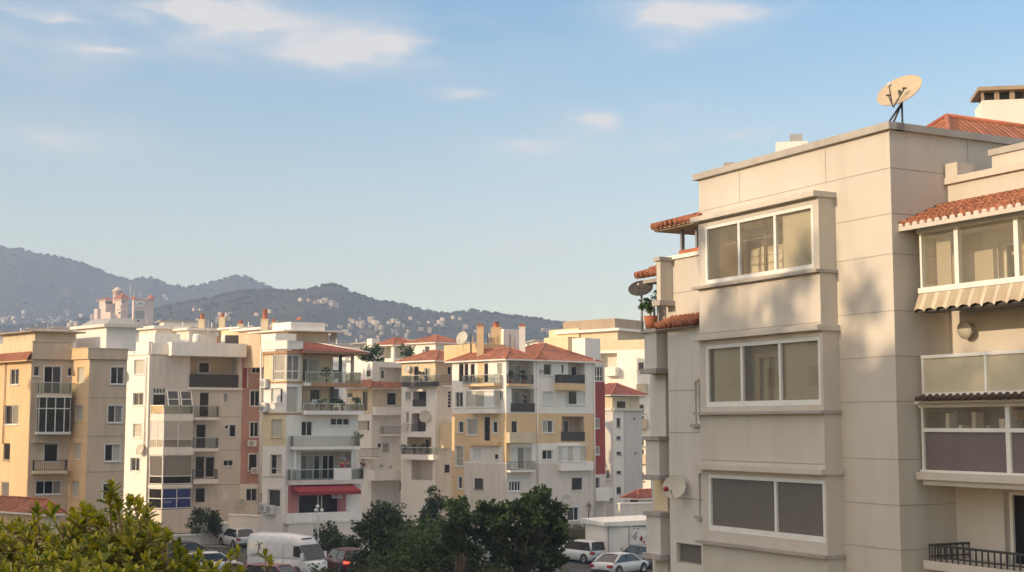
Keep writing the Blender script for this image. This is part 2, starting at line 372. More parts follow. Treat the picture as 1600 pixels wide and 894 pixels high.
class Bld:
    def __init__(s, name, label, cat, base, group=None):
        s.root = thing(name, label, cat, (base[0], base[1], 0), group=group); s.mb = MB(); s.facs = []; s.cv = lambda x, y: (x, y)
    def px(s, r):
        (a, b), (c, d) = s.cv(r[0], r[1]), s.cv(r[2], r[3]); return a, b, c, d
    def fac(s, A, B, z1, m, z0=0):
        f = Fac(A, B, z0, z1, m); s.facs.append(f); return f
    def zone(s, f, r, m): a = f.rect(*s.px(r)); f.zones.append((*a, m))
    def zoney(s, f, y0, y1, m):
        x = (r_px(f.A) + r_px(f.B)) / 2
        f.zones.append((-1, f.L + 1, f.hit(x, s.cv(0, y1)[1])[1], f.hit(x, s.cv(0, y0)[1])[1], m))
    def win(s, f, r, n=2, pm=('glass',), fm='frame', dep=.13, trim=0, sill=.08, hs=None, fw=.055, name='window', hole=True, uvz=None, sm=None):
        u0, u1, z0, z1 = uvz or f.rect(*s.px(r))
        if hole: f.holes.append((u0, u1, z0, z1, dep + .03, None))
        fm = M[fm]; b = MB(); D = -dep
        f.box(b, u0, u1, D, D + .06, z0, z0 + fw, fm); f.box(b, u0, u1, D, D + .06, z1 - fw, z1, fm)
        f.box(b, u0, u0 + fw, D, D + .059, z0 + fw, z1 - fw, fm); f.box(b, u1 - fw, u1, D, D + .059, z0 + fw, z1 - fw, fm)
        cuts = [u0 + (u1 - u0) * k / n for k in range(n + 1)] if isinstance(n, int) else [u0] + [u0 + (u1 - u0) * k for k in n] + [u1]
        for c in cuts[1:-1]: f.box(b, c - fw / 2, c + fw / 2, D, D + .058, z0 + fw, z1 - fw, fm)
        if hs:
            for h in (hs if hasattr(hs, '__len__') else (hs,)):
                zz = z0 + (z1 - z0) * h; f.box(b, u0 + fw, u1 - fw, D, D + .057, zz - fw / 2, zz + fw / 2, fm)
        if sill: f.box(b, u0 - .06, u1 + .06, .002, sill, z0 - .07, z0 - .002, M[sm] if sm else fm)
        if trim:
            f.box(b, u0 - trim, u1 + trim, .002, .035, z1, z1 + trim, fm)
            f.box(b, u0 - trim, u0, .002, .034, z0, z1, fm); f.box(b, u1, u1 + trim, .002, .034, z0, z1, fm)
        o = b.build(name, s.root); q = MB()
        for k in range(len(cuts) - 1): f.quad(q, cuts[k], cuts[k + 1], D + .01, z0, z1, M[pm[k % len(pm)]])
        q.build('pane', o); return o
    def loggia(s, f, r, dep=1.3, m=None, back=None):
        u0, u1, z0, z1 = f.rect(*s.px(r)); u0 = max(u0, .02); u1 = min(u1, f.L - .02); f.holes.append((u0, u1, z0, z1, dep, m))
        f.quad(s.mb, u0, u1, -dep, z0, z1, back or m or f.m); g = f.off(-dep); g.lim = (u0, u1, z0, z1); return g
    def rail(s, par, f, u0, u1, p0, p1, z0, z1, kind, sides=(1, 1)):
        b = MB(); segs = [(f.pt(u0, p1, 0), f.pt(u1, p1, 0))]
        if p1 - p0 > .15:
            if sides[0]: segs.append((f.pt(u0, p0, 0), f.pt(u0, p1 - .06, 0)))
            if sides[1]: segs.append((f.pt(u1, p1 - .06, 0), f.pt(u1, p0, 0)))
        for a, c in segs:
            g = Fac((a.x, a.y), (c.x, c.y))
            if g.L < .1: continue
            if kind == 'bars':
                m = M['dkmetal']; g.box(b, 0, g.L, -.025, .015, z1 - .04, z1, m); g.box(b, 0, g.L, -.02, .01, z0 + .06, z0 + .09, m)
                k = max(2, int(g.L / .14))
                for i in range(k + 1): u = g.L * i / k; g.box(b, max(0, u - .011), min(g.L, u + .011), -.016, .006, z0, z1 - .04, m)
            elif kind == 'glass':
                m = M['metal']; g.box(b, 0, g.L, -.03, .02, z1 - .05, z1, M['steel']); g.box(b, 0, g.L, -.02, .01, z0 + .02, z0 + .06, m)
                g.box(b, .02, g.L - .02, -.009, .001, z0 + .06, z1 - .05, M['balglass']); k = max(1, int(g.L / 1.25))
                for i in range(k + 1): u = .02 + (g.L - .04) * i / k; g.box(b, u - .02, u + .02, -.026, .016, z0, z1 - .05, M['steel'])
            elif kind == 'panel':
                g.box(b, 0, g.L, -.04, .02, z1 - .05, z1, M['dkmetal']); g.box(b, 0, g.L, -.02, .01, z0 + .03, z1 - .05, M['dkpanel'])
            else:
                g.box(b, 0, g.L, -.1, .0, z0, z1, M[kind])
        return b.build('railing', par)
    def balcony(s, f, r, yfl, ybot, dep=1.0, rail='bars', sm='white', sides=(1, 1)):
        """r = (x0, yrailtop, x1, .) on the front plane; yfl floor line, ybot underside"""
        x0, yt, x1, _ = s.px((r[0], r[1], r[2], r[1])); (_, yf), (_, yb) = s.cv(0, yfl), s.cv(0, ybot); xm = (x0 + x1) / 2
        u0, u1 = f.hit(x0, yf, dep)[0], f.hit(x1, yf, dep)[0]; zf, zb, zt = (f.hit(xm, y, dep)[1] for y in (yf, yb, yt))
        b = MB(); f.box(b, u0, u1, .003, dep, zb, zf, M[sm]); o = b.build('balcony', s.root)
        if rail: s.rail(o, f, u0 + .02, u1 - .02, .05, dep - .03, zf + .002, zt, rail, sides)
        return o, (u0, u1, zb, zf, zt)
    def glazed(s, f, r, dep, n=3, hs=(.33,), pm=('frost',), base=0, name='glazed_balcony', fm='frame', sidepm=None, top=.12, bot=.12, fw=.07):
        """an enclosed balcony standing out of the wall by dep; r on its front plane"""
        u0, u1, z0, z1 = f.rect(*s.px(r), dep); b = MB(); m = M[fm]
        f.box(b, u0 - .05, u1 + .05, .003, dep + .05, z0 - bot, z0, m); f.box(b, u0 - .05, u1 + .05, .003, dep + .05, z1, z1 + top, m)
        q = MB()
        faces = [(Fac(f.pt(u0, dep, 0).xy, f.pt(u1, dep, 0).xy), n)]
        faces.append((Fac(f.pt(u0, .01, 0).xy, f.pt(u0, dep, 0).xy), 1)); faces.append((Fac(f.pt(u1, dep, 0).xy, f.pt(u1, .01, 0).xy), 1))
        for i, (g, k) in enumerate(faces):
            cuts = [g.L * j / k for j in range(k + 1)] if isinstance(k, int) else [0] + [g.L * x for x in k] + [g.L]
            e = .0 if i == 0 else .001
            for j, c in enumerate(cuts):
                a0, a1 = max(0, c - fw / 2), min(g.L, c + fw / 2)
                if j == 0: a1 = fw
                if j == len(cuts) - 1: a0 = g.L - fw
                g.box(b, a0, a1, -fw, e, z0, z1, m)
            for h in hs: zz = z0 + (z1 - z0) * h; g.box(b, fw, g.L - fw, -fw * .8, -.004, zz - fw / 2, zz + fw / 2, m)
            if base: g.box(b, fw, g.L - fw, -fw * .7, -.012, z0, z0 + (z1 - z0) * base, m)
            ps = pm if i == 0 else (sidepm or pm)
            for j in range(len(cuts) - 1): g.quad(q, cuts[j], cuts[j + 1], -.03, z0, z1, M[ps[j % len(ps)]])
        o = b.build(name, s.root); q.build('pane', o); return o
    def trimbox(s, f, r, p0, p1, m, name='trim', par=None, under=False):
        u0, u1, z0, z1 = f.rect(*s.px(r), p1); b = MB(); f.box(b, u0, u1, p0, p1, z0, z1, M[m]); return b.build(name, par or s.root)
    def parapet(s, f, y0, y1, p=.12, m=None, e=(0, 0), th=.3, name='parapet', cap=True):
        xm = (r_px(f.A) + r_px(f.B)) / 2; z1, z0 = f.hit(xm, s.cv(0, y0)[1], p)[1], f.hit(xm, s.cv(0, y1)[1], p)[1]
        b = MB(); f.box(b, -e[0], f.L + e[1], -th, p, z0, z1 - .06, M[m] if m else f.m)
        if cap: f.box(b, -e[0] - .03, f.L + e[1] + .03, -th - .02, p + .04, z1 - .06, z1, M[m] if m else f.m)
        return b.build(name, s.root)
    def finish(s, back, ztop=None, m=None, roofm='concrete'):
        pts = []
        for f in s.facs: f.wall(s.mb)
        m = m or s.facs[0].m
        ch = [s.facs[0].A] + [f.B for f in s.facs]; zt = ztop or max(f.z1 for f in s.facs)
        ring = [ch[-1]] + [Vector((q[0], q[1])) for q in back] + [ch[0]]
        for i in range(len(ring) - 1): g = Fac(ring[i], ring[i + 1], 0, zt, m); g.quad(s.mb, 0, g.L, 0, 0, zt, m)
        poly = ch + [Vector((q[0], q[1])) for q in back]
        s.mb.face([(q.x, q.y, zt - .02) for q in poly], M[roofm])
        return s.mb.build('wall', s.root)
def r_px(P): return 800 + F_PX * P[0] / (P[1] * cP)      # column of a point at eye height
def zy(P, py):
    """height of the point above P seen on row py"""
    r = ray(r_px(P), py); return CZ + r.z * (P[1] / r.y)

def hip(mb, A, B, C, D, z, h, over=.35, m='tile', th=.12, under='white'):
    """hip roof over the rectangle ABCD; the ridge runs along the longer side"""
    A, B, C, D = (Vector((q[0], q[1])) for q in (A, B, C, D)); c = (A + B + C + D) / 4
    ux = (B - A).normalized(); uy = (D - A).normalized()
    A, B, C, D = A - ux * over - uy * over, B + ux * over - uy * over, C + ux * over + uy * over, D - ux * over + uy * over
    W, H = (B - A).length, (D - A).length
    v = lambda q, zz: Vector((q.x, q.y, zz)); M_ = M[m]
    if W >= H: r0, r1 = (A + D) / 2 + ux * H / 2 * .95, (B + C) / 2 - ux * H / 2 * .95
    else: r0, r1 = (A + B) / 2 + uy * W / 2 * .95, (D + C) / 2 - uy * W / 2 * .95
    a, b, cc, d = (v(q, z) for q in (A, B, C, D)); R0, R1 = v(r0, z + h), v(r1, z + h)
    fs = [[a, b, R1, R0], [b, cc, R1], [cc, d, R0, R1], [d, a, R0]] if W >= H else [[a, b, R0], [b, cc, R1, R0], [cc, d, R1], [d, a, R0, R1]]
    flip = ux.x * uy.y - ux.y * uy.x < 0
    for f in fs: mb.face(f[::-1] if flip else f, M_)
    for p, q in ((a, b), (b, cc), (cc, d), (d, a)):
        dn = Vector((0, 0, th)); mb.face([p - dn, q - dn, q, p] if not flip else [p, q, q - dn, p - dn], M[under] if under else M_)
    lo = [q - Vector((0, 0, th)) for q in (a, b, cc, d)]; mb.face(lo if flip else lo[::-1], M[under] if under else M_)
    for p, q in ((a, R0), (d, R0), (b, R1), (cc, R1), (R0, R1)) if W >= H else ((a, R0), (b, R0), (d, R1), (cc, R1), (R0, R1)):
        mb.bar(p, q, .07, M['clay'], 6)

# ---- small things that hang on or stand near buildings
DISH = {}
def dish(loc, face, r, label, col='plasticw', wall=None, name='satellite_dish', pole=0, ring=False):
    """face: the way the bowl looks; wall: the way to the wall (bracket); pole: length of a mast below"""
    loc = Vector(loc); f = Vector(face).normalized(); t = thing(name, label, 'satellite dish', loc)
    b = MB(); pr_ = []
    for k in range(7): q = r * k / 6; pr_.append((max(q, .001), .18 * r * (q / r) ** 2 - .18 * r))
    back = [(q, h - .015) for q, h in pr_][::-1]
    b.lathe(loc, pr_ + [(r * 1.02, .004)] + back, M[col], 24, f); b.build('reflector', t)
    s = f.orthogonal(); up = Vector((0, 0, 1)); dn = (f * f.dot(up) - up).normalized()
    tip = loc + f * r * .75 + dn * r * .45
    b = MB(); b.bar(loc + dn * r * .95, tip, r * .025, M['dkmetal'], 6); b.build('arm', t)
    b = MB(); b.bar(tip, tip - f * r * .14, r * .09, M['plasticw'], 8); b.build('receiver', t)
    b = MB(); ctr = loc - f * .19 * r
    if wall is not None:
        wl = Vector(wall); b.bar(ctr, ctr - f * .12, .03, M['metal']); b.bar(ctr - f * .1, ctr + wl, .025, M['metal'], 6)
    if pole:
        b.bar(ctr, ctr - f * .1, .03, M['metal']); b.bar(ctr - f * .08, ctr - f * .08 - Vector((0, 0, pole)), .028, M['metal'], 6)
    b.build('bracket', t); return t

def aircon(f, u, z, label, w=.8, h=.55, d=.3, group='air conditioners on the walls'):
    t = thing('air_conditioner', label, 'air conditioner', f.pt(u, .02, z), group=group); b = MB()
    f.box(b, u - w / 2, u + w / 2, .06, .06 + d, z, z + h, M['plasticw']); b.build('housing', t)
    b = MB(); c = f.pt(u - w * .1, .062 + d, z + h / 2); n = Vector((f.n.x, f.n.y, 0)); b.lathe(c, [(.001, .006), (h * .38, .006), (h * .4, .0)], M['vent'], 16, n); b.build('fan_grille', t)
    b = MB(); f.box(b, u - w * .35, u - w * .3, .01, .06 + d, z - .05, z - .004, M['metal']); f.box(b, u + w * .3, u + w * .35, .01, .06 + d, z - .05, z - .004, M['metal']); b.build('bracket', t); return t

def chimney(b_root, P, z0, z1, w=.5, m='white', pots=1, potz=.6, name='chimney'):
    b = MB(); x, y = P[0], P[1]; b.box((x - w / 2, y - w / 2, z0), (x + w / 2, y + w / 2, z1), M[m]); b.box((x - w / 2 - .05, y - w / 2 - .05, z1), (x + w / 2 + .05, y + w / 2 + .05, z1 + .07), M[m])
    o = b.build(name, b_root); q = MB()
    for i in range(pots):
        dx = (i - (pots - 1) / 2) * w / max(pots, 1)
        q.lathe((x + dx, y, z1 + .07), [(w * .36 / max(1, pots * .8), 0), (w * .30 / max(1, pots * .8), potz), (w * .34 / max(1, pots * .8), potz + .01), (.001, potz + .02)], M['clay'], 10)
    q.build('chimney_pot', o); return o

def drain(b, f, px_, y0, y1, r=.05, m='white'):
    x, ya = b.cv(px_, y0); _, yb = b.cv(px_, y1); u, z1 = f.hit(x, ya, .09); _, z0 = f.hit(x, yb, .09); q = MB(); q.bar(f.pt(u, .09, z0), f.pt(u, .09, z1), r, M[m], 8)
    for k in range(4): zz = z0 + (z1 - z0) * (k + .5) / 4; q.bar(f.pt(u, .005, zz), f.pt(u, .09, zz), .02, M['metal'], 5)
    return q.build('drainpipe', b.root)

LEAF = {}
def leaf_cloud(centers, n, spread, size, rnd, m, up=.3, aspect=.55):
    """many small bent leaf faces round the given points -> verts, faces"""
    vs = []; fs = []
    for c in centers:
        for _ in range(n):
            d = Vector((rnd.gauss(0, 1), rnd.gauss(0, 1), rnd.gauss(0, 1))); d.normalize()
            p = Vector(c) + d * spread * (rnd.random() ** .5)
            a = Vector((rnd.gauss(0, 1) + d.x, rnd.gauss(0, 1) + d.y, rnd.gauss(0, .8) + up)).normalized(); s = a.orthogonal(); s.rotate(Matrix.Rotation(rnd.random() * 6.28, 3, a))
            L = size * rnd.uniform(.6, 1.4); W = L * aspect * .5; k = a.cross(s) * L * .12; i = len(vs)
            vs += [p, p + a * L * .5 + s * W - k, p + a * L, p + a * L * .5 - s * W - k]
            fs += [(i, i + 1, i + 2), (i, i + 2, i + 3)]
    return vs, fs
def plant(loc, r, h, label, rnd, m='leaf_pot', pot=True, n=70, group=None, cat='plant', name='potted_plant', size=.16):
    t = thing(name, label, cat, loc, group=group); loc = Vector(loc)
    if pot:
        b = MB(); b.lathe(loc, [(.001, 0), (.13, 0), (.18, .3), (.15, .3), (.001, .28)], M['clay'], 10); b.build('pot', t)
    b = MB(); b.bar(loc + Vector((0, 0, .1)), loc + Vector((0, 0, h * .7)), .02, M['bark'], 5); b.build('stem', t)
    cs = [loc + Vector((rnd.uniform(-r, r) * .7, rnd.uniform(-r, r) * .7, h * rnd.uniform(.45 if pot else .15, 1))) for _ in range(6)]
    v, f = leaf_cloud(cs, n // 6 + 6, r * .55, size, rnd, None); b = MB(); b.raw(v, f, M[m]); b.build('foliage', t); return t
M['leaf_pot'] = leafmat('potted_leaves', (.02, .05, .012), (.07, .12, .03))
M['leaf_dark'] = leafmat('dark_leaves', (.014, .030, .009), (.05, .08, .02), .22)
M['leaf_mid'] = leafmat('mid_green_leaves', (.028, .05, .011), (.075, .11, .022), .24)
M['leaf_near'] = leafmat('bright_leaves', (.058, .085, .014), (.25, .235, .03), .42, .5, .3)
# ------------------------------------------------------------------ ground, road, hills, air
def sheet(name, pts, z, m):
    b = MB(); b.face([(p[0], p[1], z) for p in pts], m); o = b.build(name); return tag(o, kind='structure')
m, t, o_ = mat_new('earth_and_scrub')
c = ramp2(t, noise(t, .02, 6, objco(t)), (.10, .085, .06), (.055, .07, .03), .4, .6); p = pr(t, None, .95, spec=.1); t.l(c, p.inputs['Base Color']); t.l(p.outputs[0], o_.inputs[0]); M['earth'] = m
m, t, o_ = mat_new('asphalt')
c = ramp2(t, noise(t, .25, 6, objco(t)), (.045, .044, .043), (.085, .082, .078)); p = pr(t, None, .9, spec=.25); t.l(c, p.inputs['Base Color'])
bm = t.n('ShaderNodeBump'); bm.inputs['Strength'].default_value = .3; bm.inputs['Distance'].default_value = .01; t.l(noise(t, 60, 3, objco(t)), bm.inputs['Height']); t.l(bm.outputs[0], p.inputs['Normal']); t.l(p.outputs[0], o_.inputs[0]); M['asphalt'] = m
M['paving'] = stucco('paving', (.27, .25, .22), .2); M['paint'] = plain('road_paint', (.6, .6, .57), .7, var=.2)
GB = 1480
sheet('ground', [(-GB, -180), (GB, -180), (GB, 2350), (-GB, 2350)], 0, M['earth'])
sheet('car_park', [(-60, 52), (42, 52), (42, 108), (-60, 120)], .004, M['asphalt'])
for i in range(9):
    x = -26 + i * 2.7
    sheet('bay_line', [(x, 88), (x + .1, 88), (x + .1, 93), (x, 93)], .008, M['paint'])
def slab(name, pts, h, m):
    b = MB(); q = [(p[0], p[1], h) for p in pts]; b.face(q, m)
    for i in range(len(pts)):
        a, c = pts[i], pts[(i + 1) % len(pts)]; b.face([(a[0], a[1], -.02), (c[0], c[1], -.02), (c[0], c[1], h), (a[0], a[1], h)], m)
    o = b.build(name); return tag(o, kind='structure')
slab('pavement', [(-60, 120.5), (-24, 113.5), (-2, 111), (16, 111.5), (42, 112), (42, 134), (-60, 140)], .12, M['paving'])

def interp(tab, x):
    if x <= tab[0][0]: return tab[0][1]
    for (a, b), (c, d) in zip(tab, tab[1:]):
        if x <= c:
            k = (x - a) / (c - a); k = k * k * (3 - 2 * k) * .5 + k * .5; return b + (d - b) * k
    return tab[-1][1]
def hillmat(name, a, b, rock):
    m, t, o = mat_new(name); co = objco(t)
    c1 = ramp2(t, noise(t, .02, 8, co, .65), a, b, .35, .65)
    mx = t.n('ShaderNodeMix'); mx.data_type = 'RGBA'; t.l(c1, mx.inputs[6]); mx.inputs[7].default_value = (*rock, 1)
    n2 = noise(t, .006, 7, co, .6); f = t.n('ShaderNodeMapRange'); f.inputs[1].default_value = .60; f.inputs[2].default_value = .70; t.l(n2, f.inputs[0]); t.l(f.outputs[0], mx.inputs[0])
    p = pr(t, None, .95, spec=.05); t.l(mx.outputs[2], p.inputs['Base Color'])
    bm = t.n('ShaderNodeBump'); bm.inputs['Strength'].default_value = .7; bm.inputs['Distance'].default_value = 4; t.l(noise(t, .06, 6, co, .7), bm.inputs['Height']); t.l(bm.outputs[0], p.inputs['Normal'])
    t.l(p.outputs[0], o.inputs[0]); return m
M['hill'] = hillmat('hill_scrub', (.022, .027, .018), (.045, .047, .032), (.12, .10, .08))
HILLS = {}
def hill(name, Yr, prof, Y0, Yend, seed, rough):
    """terrain that climbs from Y0 to a ridge at Yr; prof gives the ridge in picture columns and rows"""
    X0, X1, nx, ny = -GB + 20, GB - 20, 330, 46
    vs = []; fs = []
    def H(X, Y):
        px = 800 + X / (Yr * cP) * F_PX; top = CZ + (665 - interp(prof, px)) / F_PX * Yr * cP
        if Y <= Yr: k = max(0, (Y - Y0) / (Yr - Y0)); k = k ** 1.25
        else: k = max(0, 1 - (Y - Yr) / (Yend - Yr)) ** .8
        nn = mnoise.fractal(Vector((X * .006 + seed, Y * .006, seed)), 1, 2.1, 6)
        rid = mnoise.fractal(Vector((X * .035 + seed, Y * .02, seed * 2)), 1, 2.2, 4)
        return -1.2 + k * (top + 1.2) + nn * rough * min(1, 4 * k * (1.02 - k) + .02) + rid * 2.0 * min(1, k * 3)
    ys = [Y0 + (Yr - Y0) * (j / 36) for j in range(37)] + [Yr + (Yend - Yr) * (j / 9) for j in range(1, 10)]
    for Y in ys:
        for i in range(nx + 1):
            X = X0 + (X1 - X0) * i / nx; vs.append((X, Y, H(X, Y)))
    for j in range(len(ys) - 1):
        for i in range(nx): a = j * (nx + 1) + i; fs.append((a, a + 1, a + nx + 2, a + nx + 1))
    b = MB(); b.raw(vs, fs, M['hill'], True); o = b.build(name); tag(o, kind='structure'); HILLS[name] = H; return H
BACK = [(-2600, 430), (-900, 400), (-400, 372), (-120, 370), (0, 386), (22, 389), (55, 396), (85, 402), (110, 408), (140, 418), (165, 430), (190, 436), (228, 434), (250, 441), (285, 449), (310, 445), (335, 438), (365, 432), (385, 432), (405, 441), (430, 454), (520, 470), (800, 500), (1100, 520), (1800, 500), (3200, 470)]
FRONT = [(-2600, 540), (-300, 520), (60, 508), (200, 490), (290, 470), (350, 461), (400, 455), (440, 453), (480, 452), (500, 447), (522, 446), (540, 452), (565, 463), (590, 471), (630, 477), (680, 490), (715, 491), (735, 487), (765, 488), (800, 495), (840, 499), (870, 504), (905, 511), (1000, 520), (1300, 520), (2200, 500), (3200, 505)]
HB = hill('far_mountain', 1950, BACK, 1250, 2330, 3.1, 16)
HFt = hill('wooded_hill', 1300, FRONT, 640, 1700, 7.7, 12)
# woodland: uneven tree crowns along the slopes and the ridges, one mass nobody could count
rnd = random.Random(5); wb = MB()
M['far_leaf'] = plain('far_foliage', (.024, .032, .018), .9, var=.3, scale=.05, spec=.1)
def crown(x, y, z, r):
    n = 7; vs = []; fs = []
    rings = [(0, -.3), (.8, -.1), (1, .35), (.62, .8), (0, 1.05)]
    for rr, h in rings:
        for k in range(n):
            a = 6.283 * k / n + rr; q = r * rr * rnd.uniform(.8, 1.2); vs.append((x + math.cos(a) * q, y + math.sin(a) * q, z + h * r * rnd.uniform(.85, 1.2)))
    for j in range(4):
        for k in range(n): fs.append((j * n + k, j * n + (k + 1) % n, (j + 1) * n + (k + 1) % n, (j + 1) * n + k))
    wb.raw(vs, fs, M['far_leaf'], True)
for (Yr, Hh, num, lo, hi) in ((1300, HFt, 1500, 1.0, 2.6), (1950, HB, 800, 1.4, 3.2)):
    for i in range(num):
        px = rnd.uniform(-80, 1120); Y = Yr - abs(rnd.gauss(0, .5 if i % 2 else 160)); Y = max(Y, Yr * .62)
        X = (px - 800) / F_PX * Y; crown(X, Y, Hh(X, Y), rnd.uniform(lo, hi))
o = wb.build('hillside_woodland'); tag(o, 'dark woodland covering the hazy hills behind the town', 'woodland', kind='stuff')

# haze: one closed box of even air round everything
hb = MB(); hb.box((-GB - 15, -195, -6), (GB + 15, 2365, 285), None); hb.m = []
me = bpy.data.meshes.new('haze'); me.from_pydata(hb.v, [], hb.f); hz = bpy.data.objects.new('haze', me); COL.objects.link(hz); hz['kind'] = 'stuff'
hm = bpy.data.materials.new('haze_air'); hm.use_nodes = True; T2 = NT(hm.node_tree); hm.node_tree.nodes.clear()
pv = T2.n('ShaderNodeVolumePrincipled'); pv.inputs['Color'].default_value = (.54, .69, .98, 1); pv.inputs['Density'].default_value = .00038; pv.inputs['Anisotropy'].default_value = .0
hm.cycles.homogeneous_volume = True
oo = T2.n('ShaderNodeOutputMaterial'); T2.l(pv.outputs[0], oo.inputs['Volume']); me.materials.append(hm)
# ------------------------------------------------------------------ the near apartment building on the right
K = gp(1402, 26.0); LH, SH = -27.8, 62.2
ztop = zy(K, 203)
R = Bld('apartment_building', 'large beige panelled apartment building at the right with glazed bays and awning', 'apartment building', K)
F1 = R.fac(along(K, LH, 1097), K, ztop, M['rwall'])
F2 = R.fac(K, K + hd(SH) * 11, ztop, M['rwall'])
rz = lambda y: zy(K, y)
def bx(name, f, r, p0, p1, m, par=None):
    u0, u1, z0, z1 = f.rect(*r, p1); b = MB(); f.box(b, u0, u1, p0, p1, z0, z1, M[m]); return b.build(name, par or R.root)
# panel joints
jb = MB()
for y in (262, 333, 396, 485, 556, 627, 718, 790, 860):
    z = rz(y)
    F1.box(jb, 0, F1.L, .001, .004, z - .008, z + .008, M['joint']); F2.box(jb, .004, F2.L, .001, .004, z - .008, z + .008, M['joint'])
for x in (1155, 1290): u = F1.hit(x, 262)[0]; F1.box(jb, u - .008, u + .008, .001, .0035, rz(262), ztop, M['joint'])
u = F2.hit(1512, 240)[0]; F2.box(jb, u - .008, u + .008, .001, .0035, rz(262), ztop, M['joint'])
jb.build('panel_joint', R.root)
cb = MB(); F1.box(cb, -.12, F1.L + .1, -.3, .1, ztop + .001, ztop + .14, M['coping']); F2.box(cb, .1, F2.L, -.3, .1, ztop + .001, ztop + .138, M['coping']); cb.build('coping', R.root)

def bayset(name_i, lint_y, wr, sill_y, ub_x, n, panes, xr, room=True, glass='winglass', hs=None, nextl=None):
    p = .42
    xl = wr[0] - 9
    u0 = F1.hit(xl, wr[3], p)[0]; u1 = F1.hit(xr, (wr[1] + wr[3]) / 2, p)[0]; xm = (xl + xr) / 2
    zt = F1.hit(xm, lint_y, p)[1]; zb = F1.hit(xm, nextl, p)[1] if nextl else 0.0; zs = F1.hit(xm, sill_y, p)[1]
    g = Fac(F1.pt(u0, p, 0).xy, F1.pt(u1, p, 0).xy, zb, zt, M['rwall']); b = MB()
    wu = g.rect(*wr); g.holes.append((*wu, .1, M['frame'])); g.wall(b)
    s = Fac(F1.pt(u1, p, 0).xy, F1.pt(u1, 0, 0).xy, zb, zt, M['rwall']); s.wall(b)
    s2 = Fac(F1.pt(u0, 0, 0).xy, F1.pt(u0, p, 0).xy, zb, zt, M['rwall']); s2.wall(b)
    b.face([g.pt(0, 0, zt), g.pt(g.L, 0, zt), F1.pt(u1, 0, zt), F1.pt(u0, 0, zt)], M['rwall']); b.face([g.pt(0, 0, zb), F1.pt(u0, 0, zb), F1.pt(u1, 0, zb), g.pt(g.L, 0, zb)], M['rwall'])
    F1.box(b, u0, u1, p + .001, p + .004, zs - 1.02, zs - 1.0, M['joint'])
    bay = b.build('bay', R.root)
    b = MB(); g.box(b, -.1, g.L + .05, -p + .004, .16, zt - .06, zt + .05, M['rwall']); b.build('lintel', bay)
    b = MB(); g.box(b, -.10, g.L + .05, -p + .004, .13, zs - .03, zs + .03, M['sill']); b.build('sill', bay)
    ww = R.win(g, None, n, panes, 'frame', .07, 0, 0, hs, .075, uvz=wu, hole=False); ww.parent = bay; 
    if room:
        D = .8; F1.holes.append((u0 + wu[0], u0 + wu[1], wu[2], wu[3], D, M['cream']))
        b = MB(); F1.quad(b, u0 + wu[0], u0 + wu[1], -D + .002, wu[2], wu[3], M['khaki'])
        return g, wu, u0, bay, b, D
    return g, wu, u0, bay, None, 0
g1, wu, u0, bay, rb, D = bayset(1, 323, (1101, 336, 1271, 431), 437, 1281, 3, ['winglass'], 1280, nextl=524)
# room behind: a doorway, a curtain and a sliding door frame
ub, ue, zb, ze = u0 + wu[0], u0 + wu[1], wu[2], wu[3]; H = ze - zb
for a, c, h in ((.02, .10, .62), (.13, .17, .78), (.20, .27, .55), (.29, .33, .55), (.36, .42, .70), (.46, .60, .52)): F1.box(rb, ub + (ue - ub) * a, ub + (ue - ub) * c, -D + .01, -D + .03, zb + .12, zb + H * h, M['white'])
for a, c in ((.105, .125), (.34, .355), (.61, .66)): F1.box(rb, ub + (ue - ub) * a, ub + (ue - ub) * c, -.3, -.24, zb, ze, M['brown'])
F1.box(rb, ub, ub + (ue - ub) * .66, -.29, -.23, zb + H * .80, zb + H * .87, M['brown']); F1.box(rb, ub + .02, ub + (ue - ub) * .33, -D + .031, -D + .05, zb + H * .35, zb + H * .38, M['khaki'])
rb.build('room', bay)
b = MB(); F1.box(b, ub + (ue - ub) * .70, ue - .02, .27, .29, zb + .06, ze - .1, M['khaki']); b.build('roller_blind', bay)
g2, wu, u0, bay2, rb, D = bayset(2, 520, (1103, 533, 1282, 634), 645, 1285, 3, ['winglass_s'], 1286, nextl=735, hs=.05)
ub, ue, zb, ze = u0 + wu[0], u0 + wu[1], wu[2], wu[3]
for a, c in ((.37, .40), (.47, .49), (.56, .59)): F1.box(rb, ub + (ue - ub) * a, ub + (ue - ub) * c, .10, .14, zb, ze - .3, M['brown'])
F1.box(rb, ub + (ue - ub) * .33, ub + (ue - ub) * .66, .099, .139, ze - .32, ze - .22, M['brown']); rb.build('room', bay2)
b = MB(); F1.box(b, ub + (ue - ub) * .665, ue - .02, .27, .29, zb + .12, ze - .02, M['khaki']); b.build('roller_blind', bay2); b = MB(); F1.box(b, ub + .12, ub + (ue - ub) * .32, .26, .28, zb + .1, ze - .02, M['khaki'])
F1.quad(b, ub + (ue - ub) * .30, ub + (ue - ub) * .70, .02, zb + .05, ze - .02, M['khaki'])
b.build('screen', bay2)
g3, wu, u0, bay3, rb, D = bayset(3, 733, (1107, 746, 1289, 838), 858, 1290, [.60], ['blind_g'], 1292, room=False, hs=(.055,))

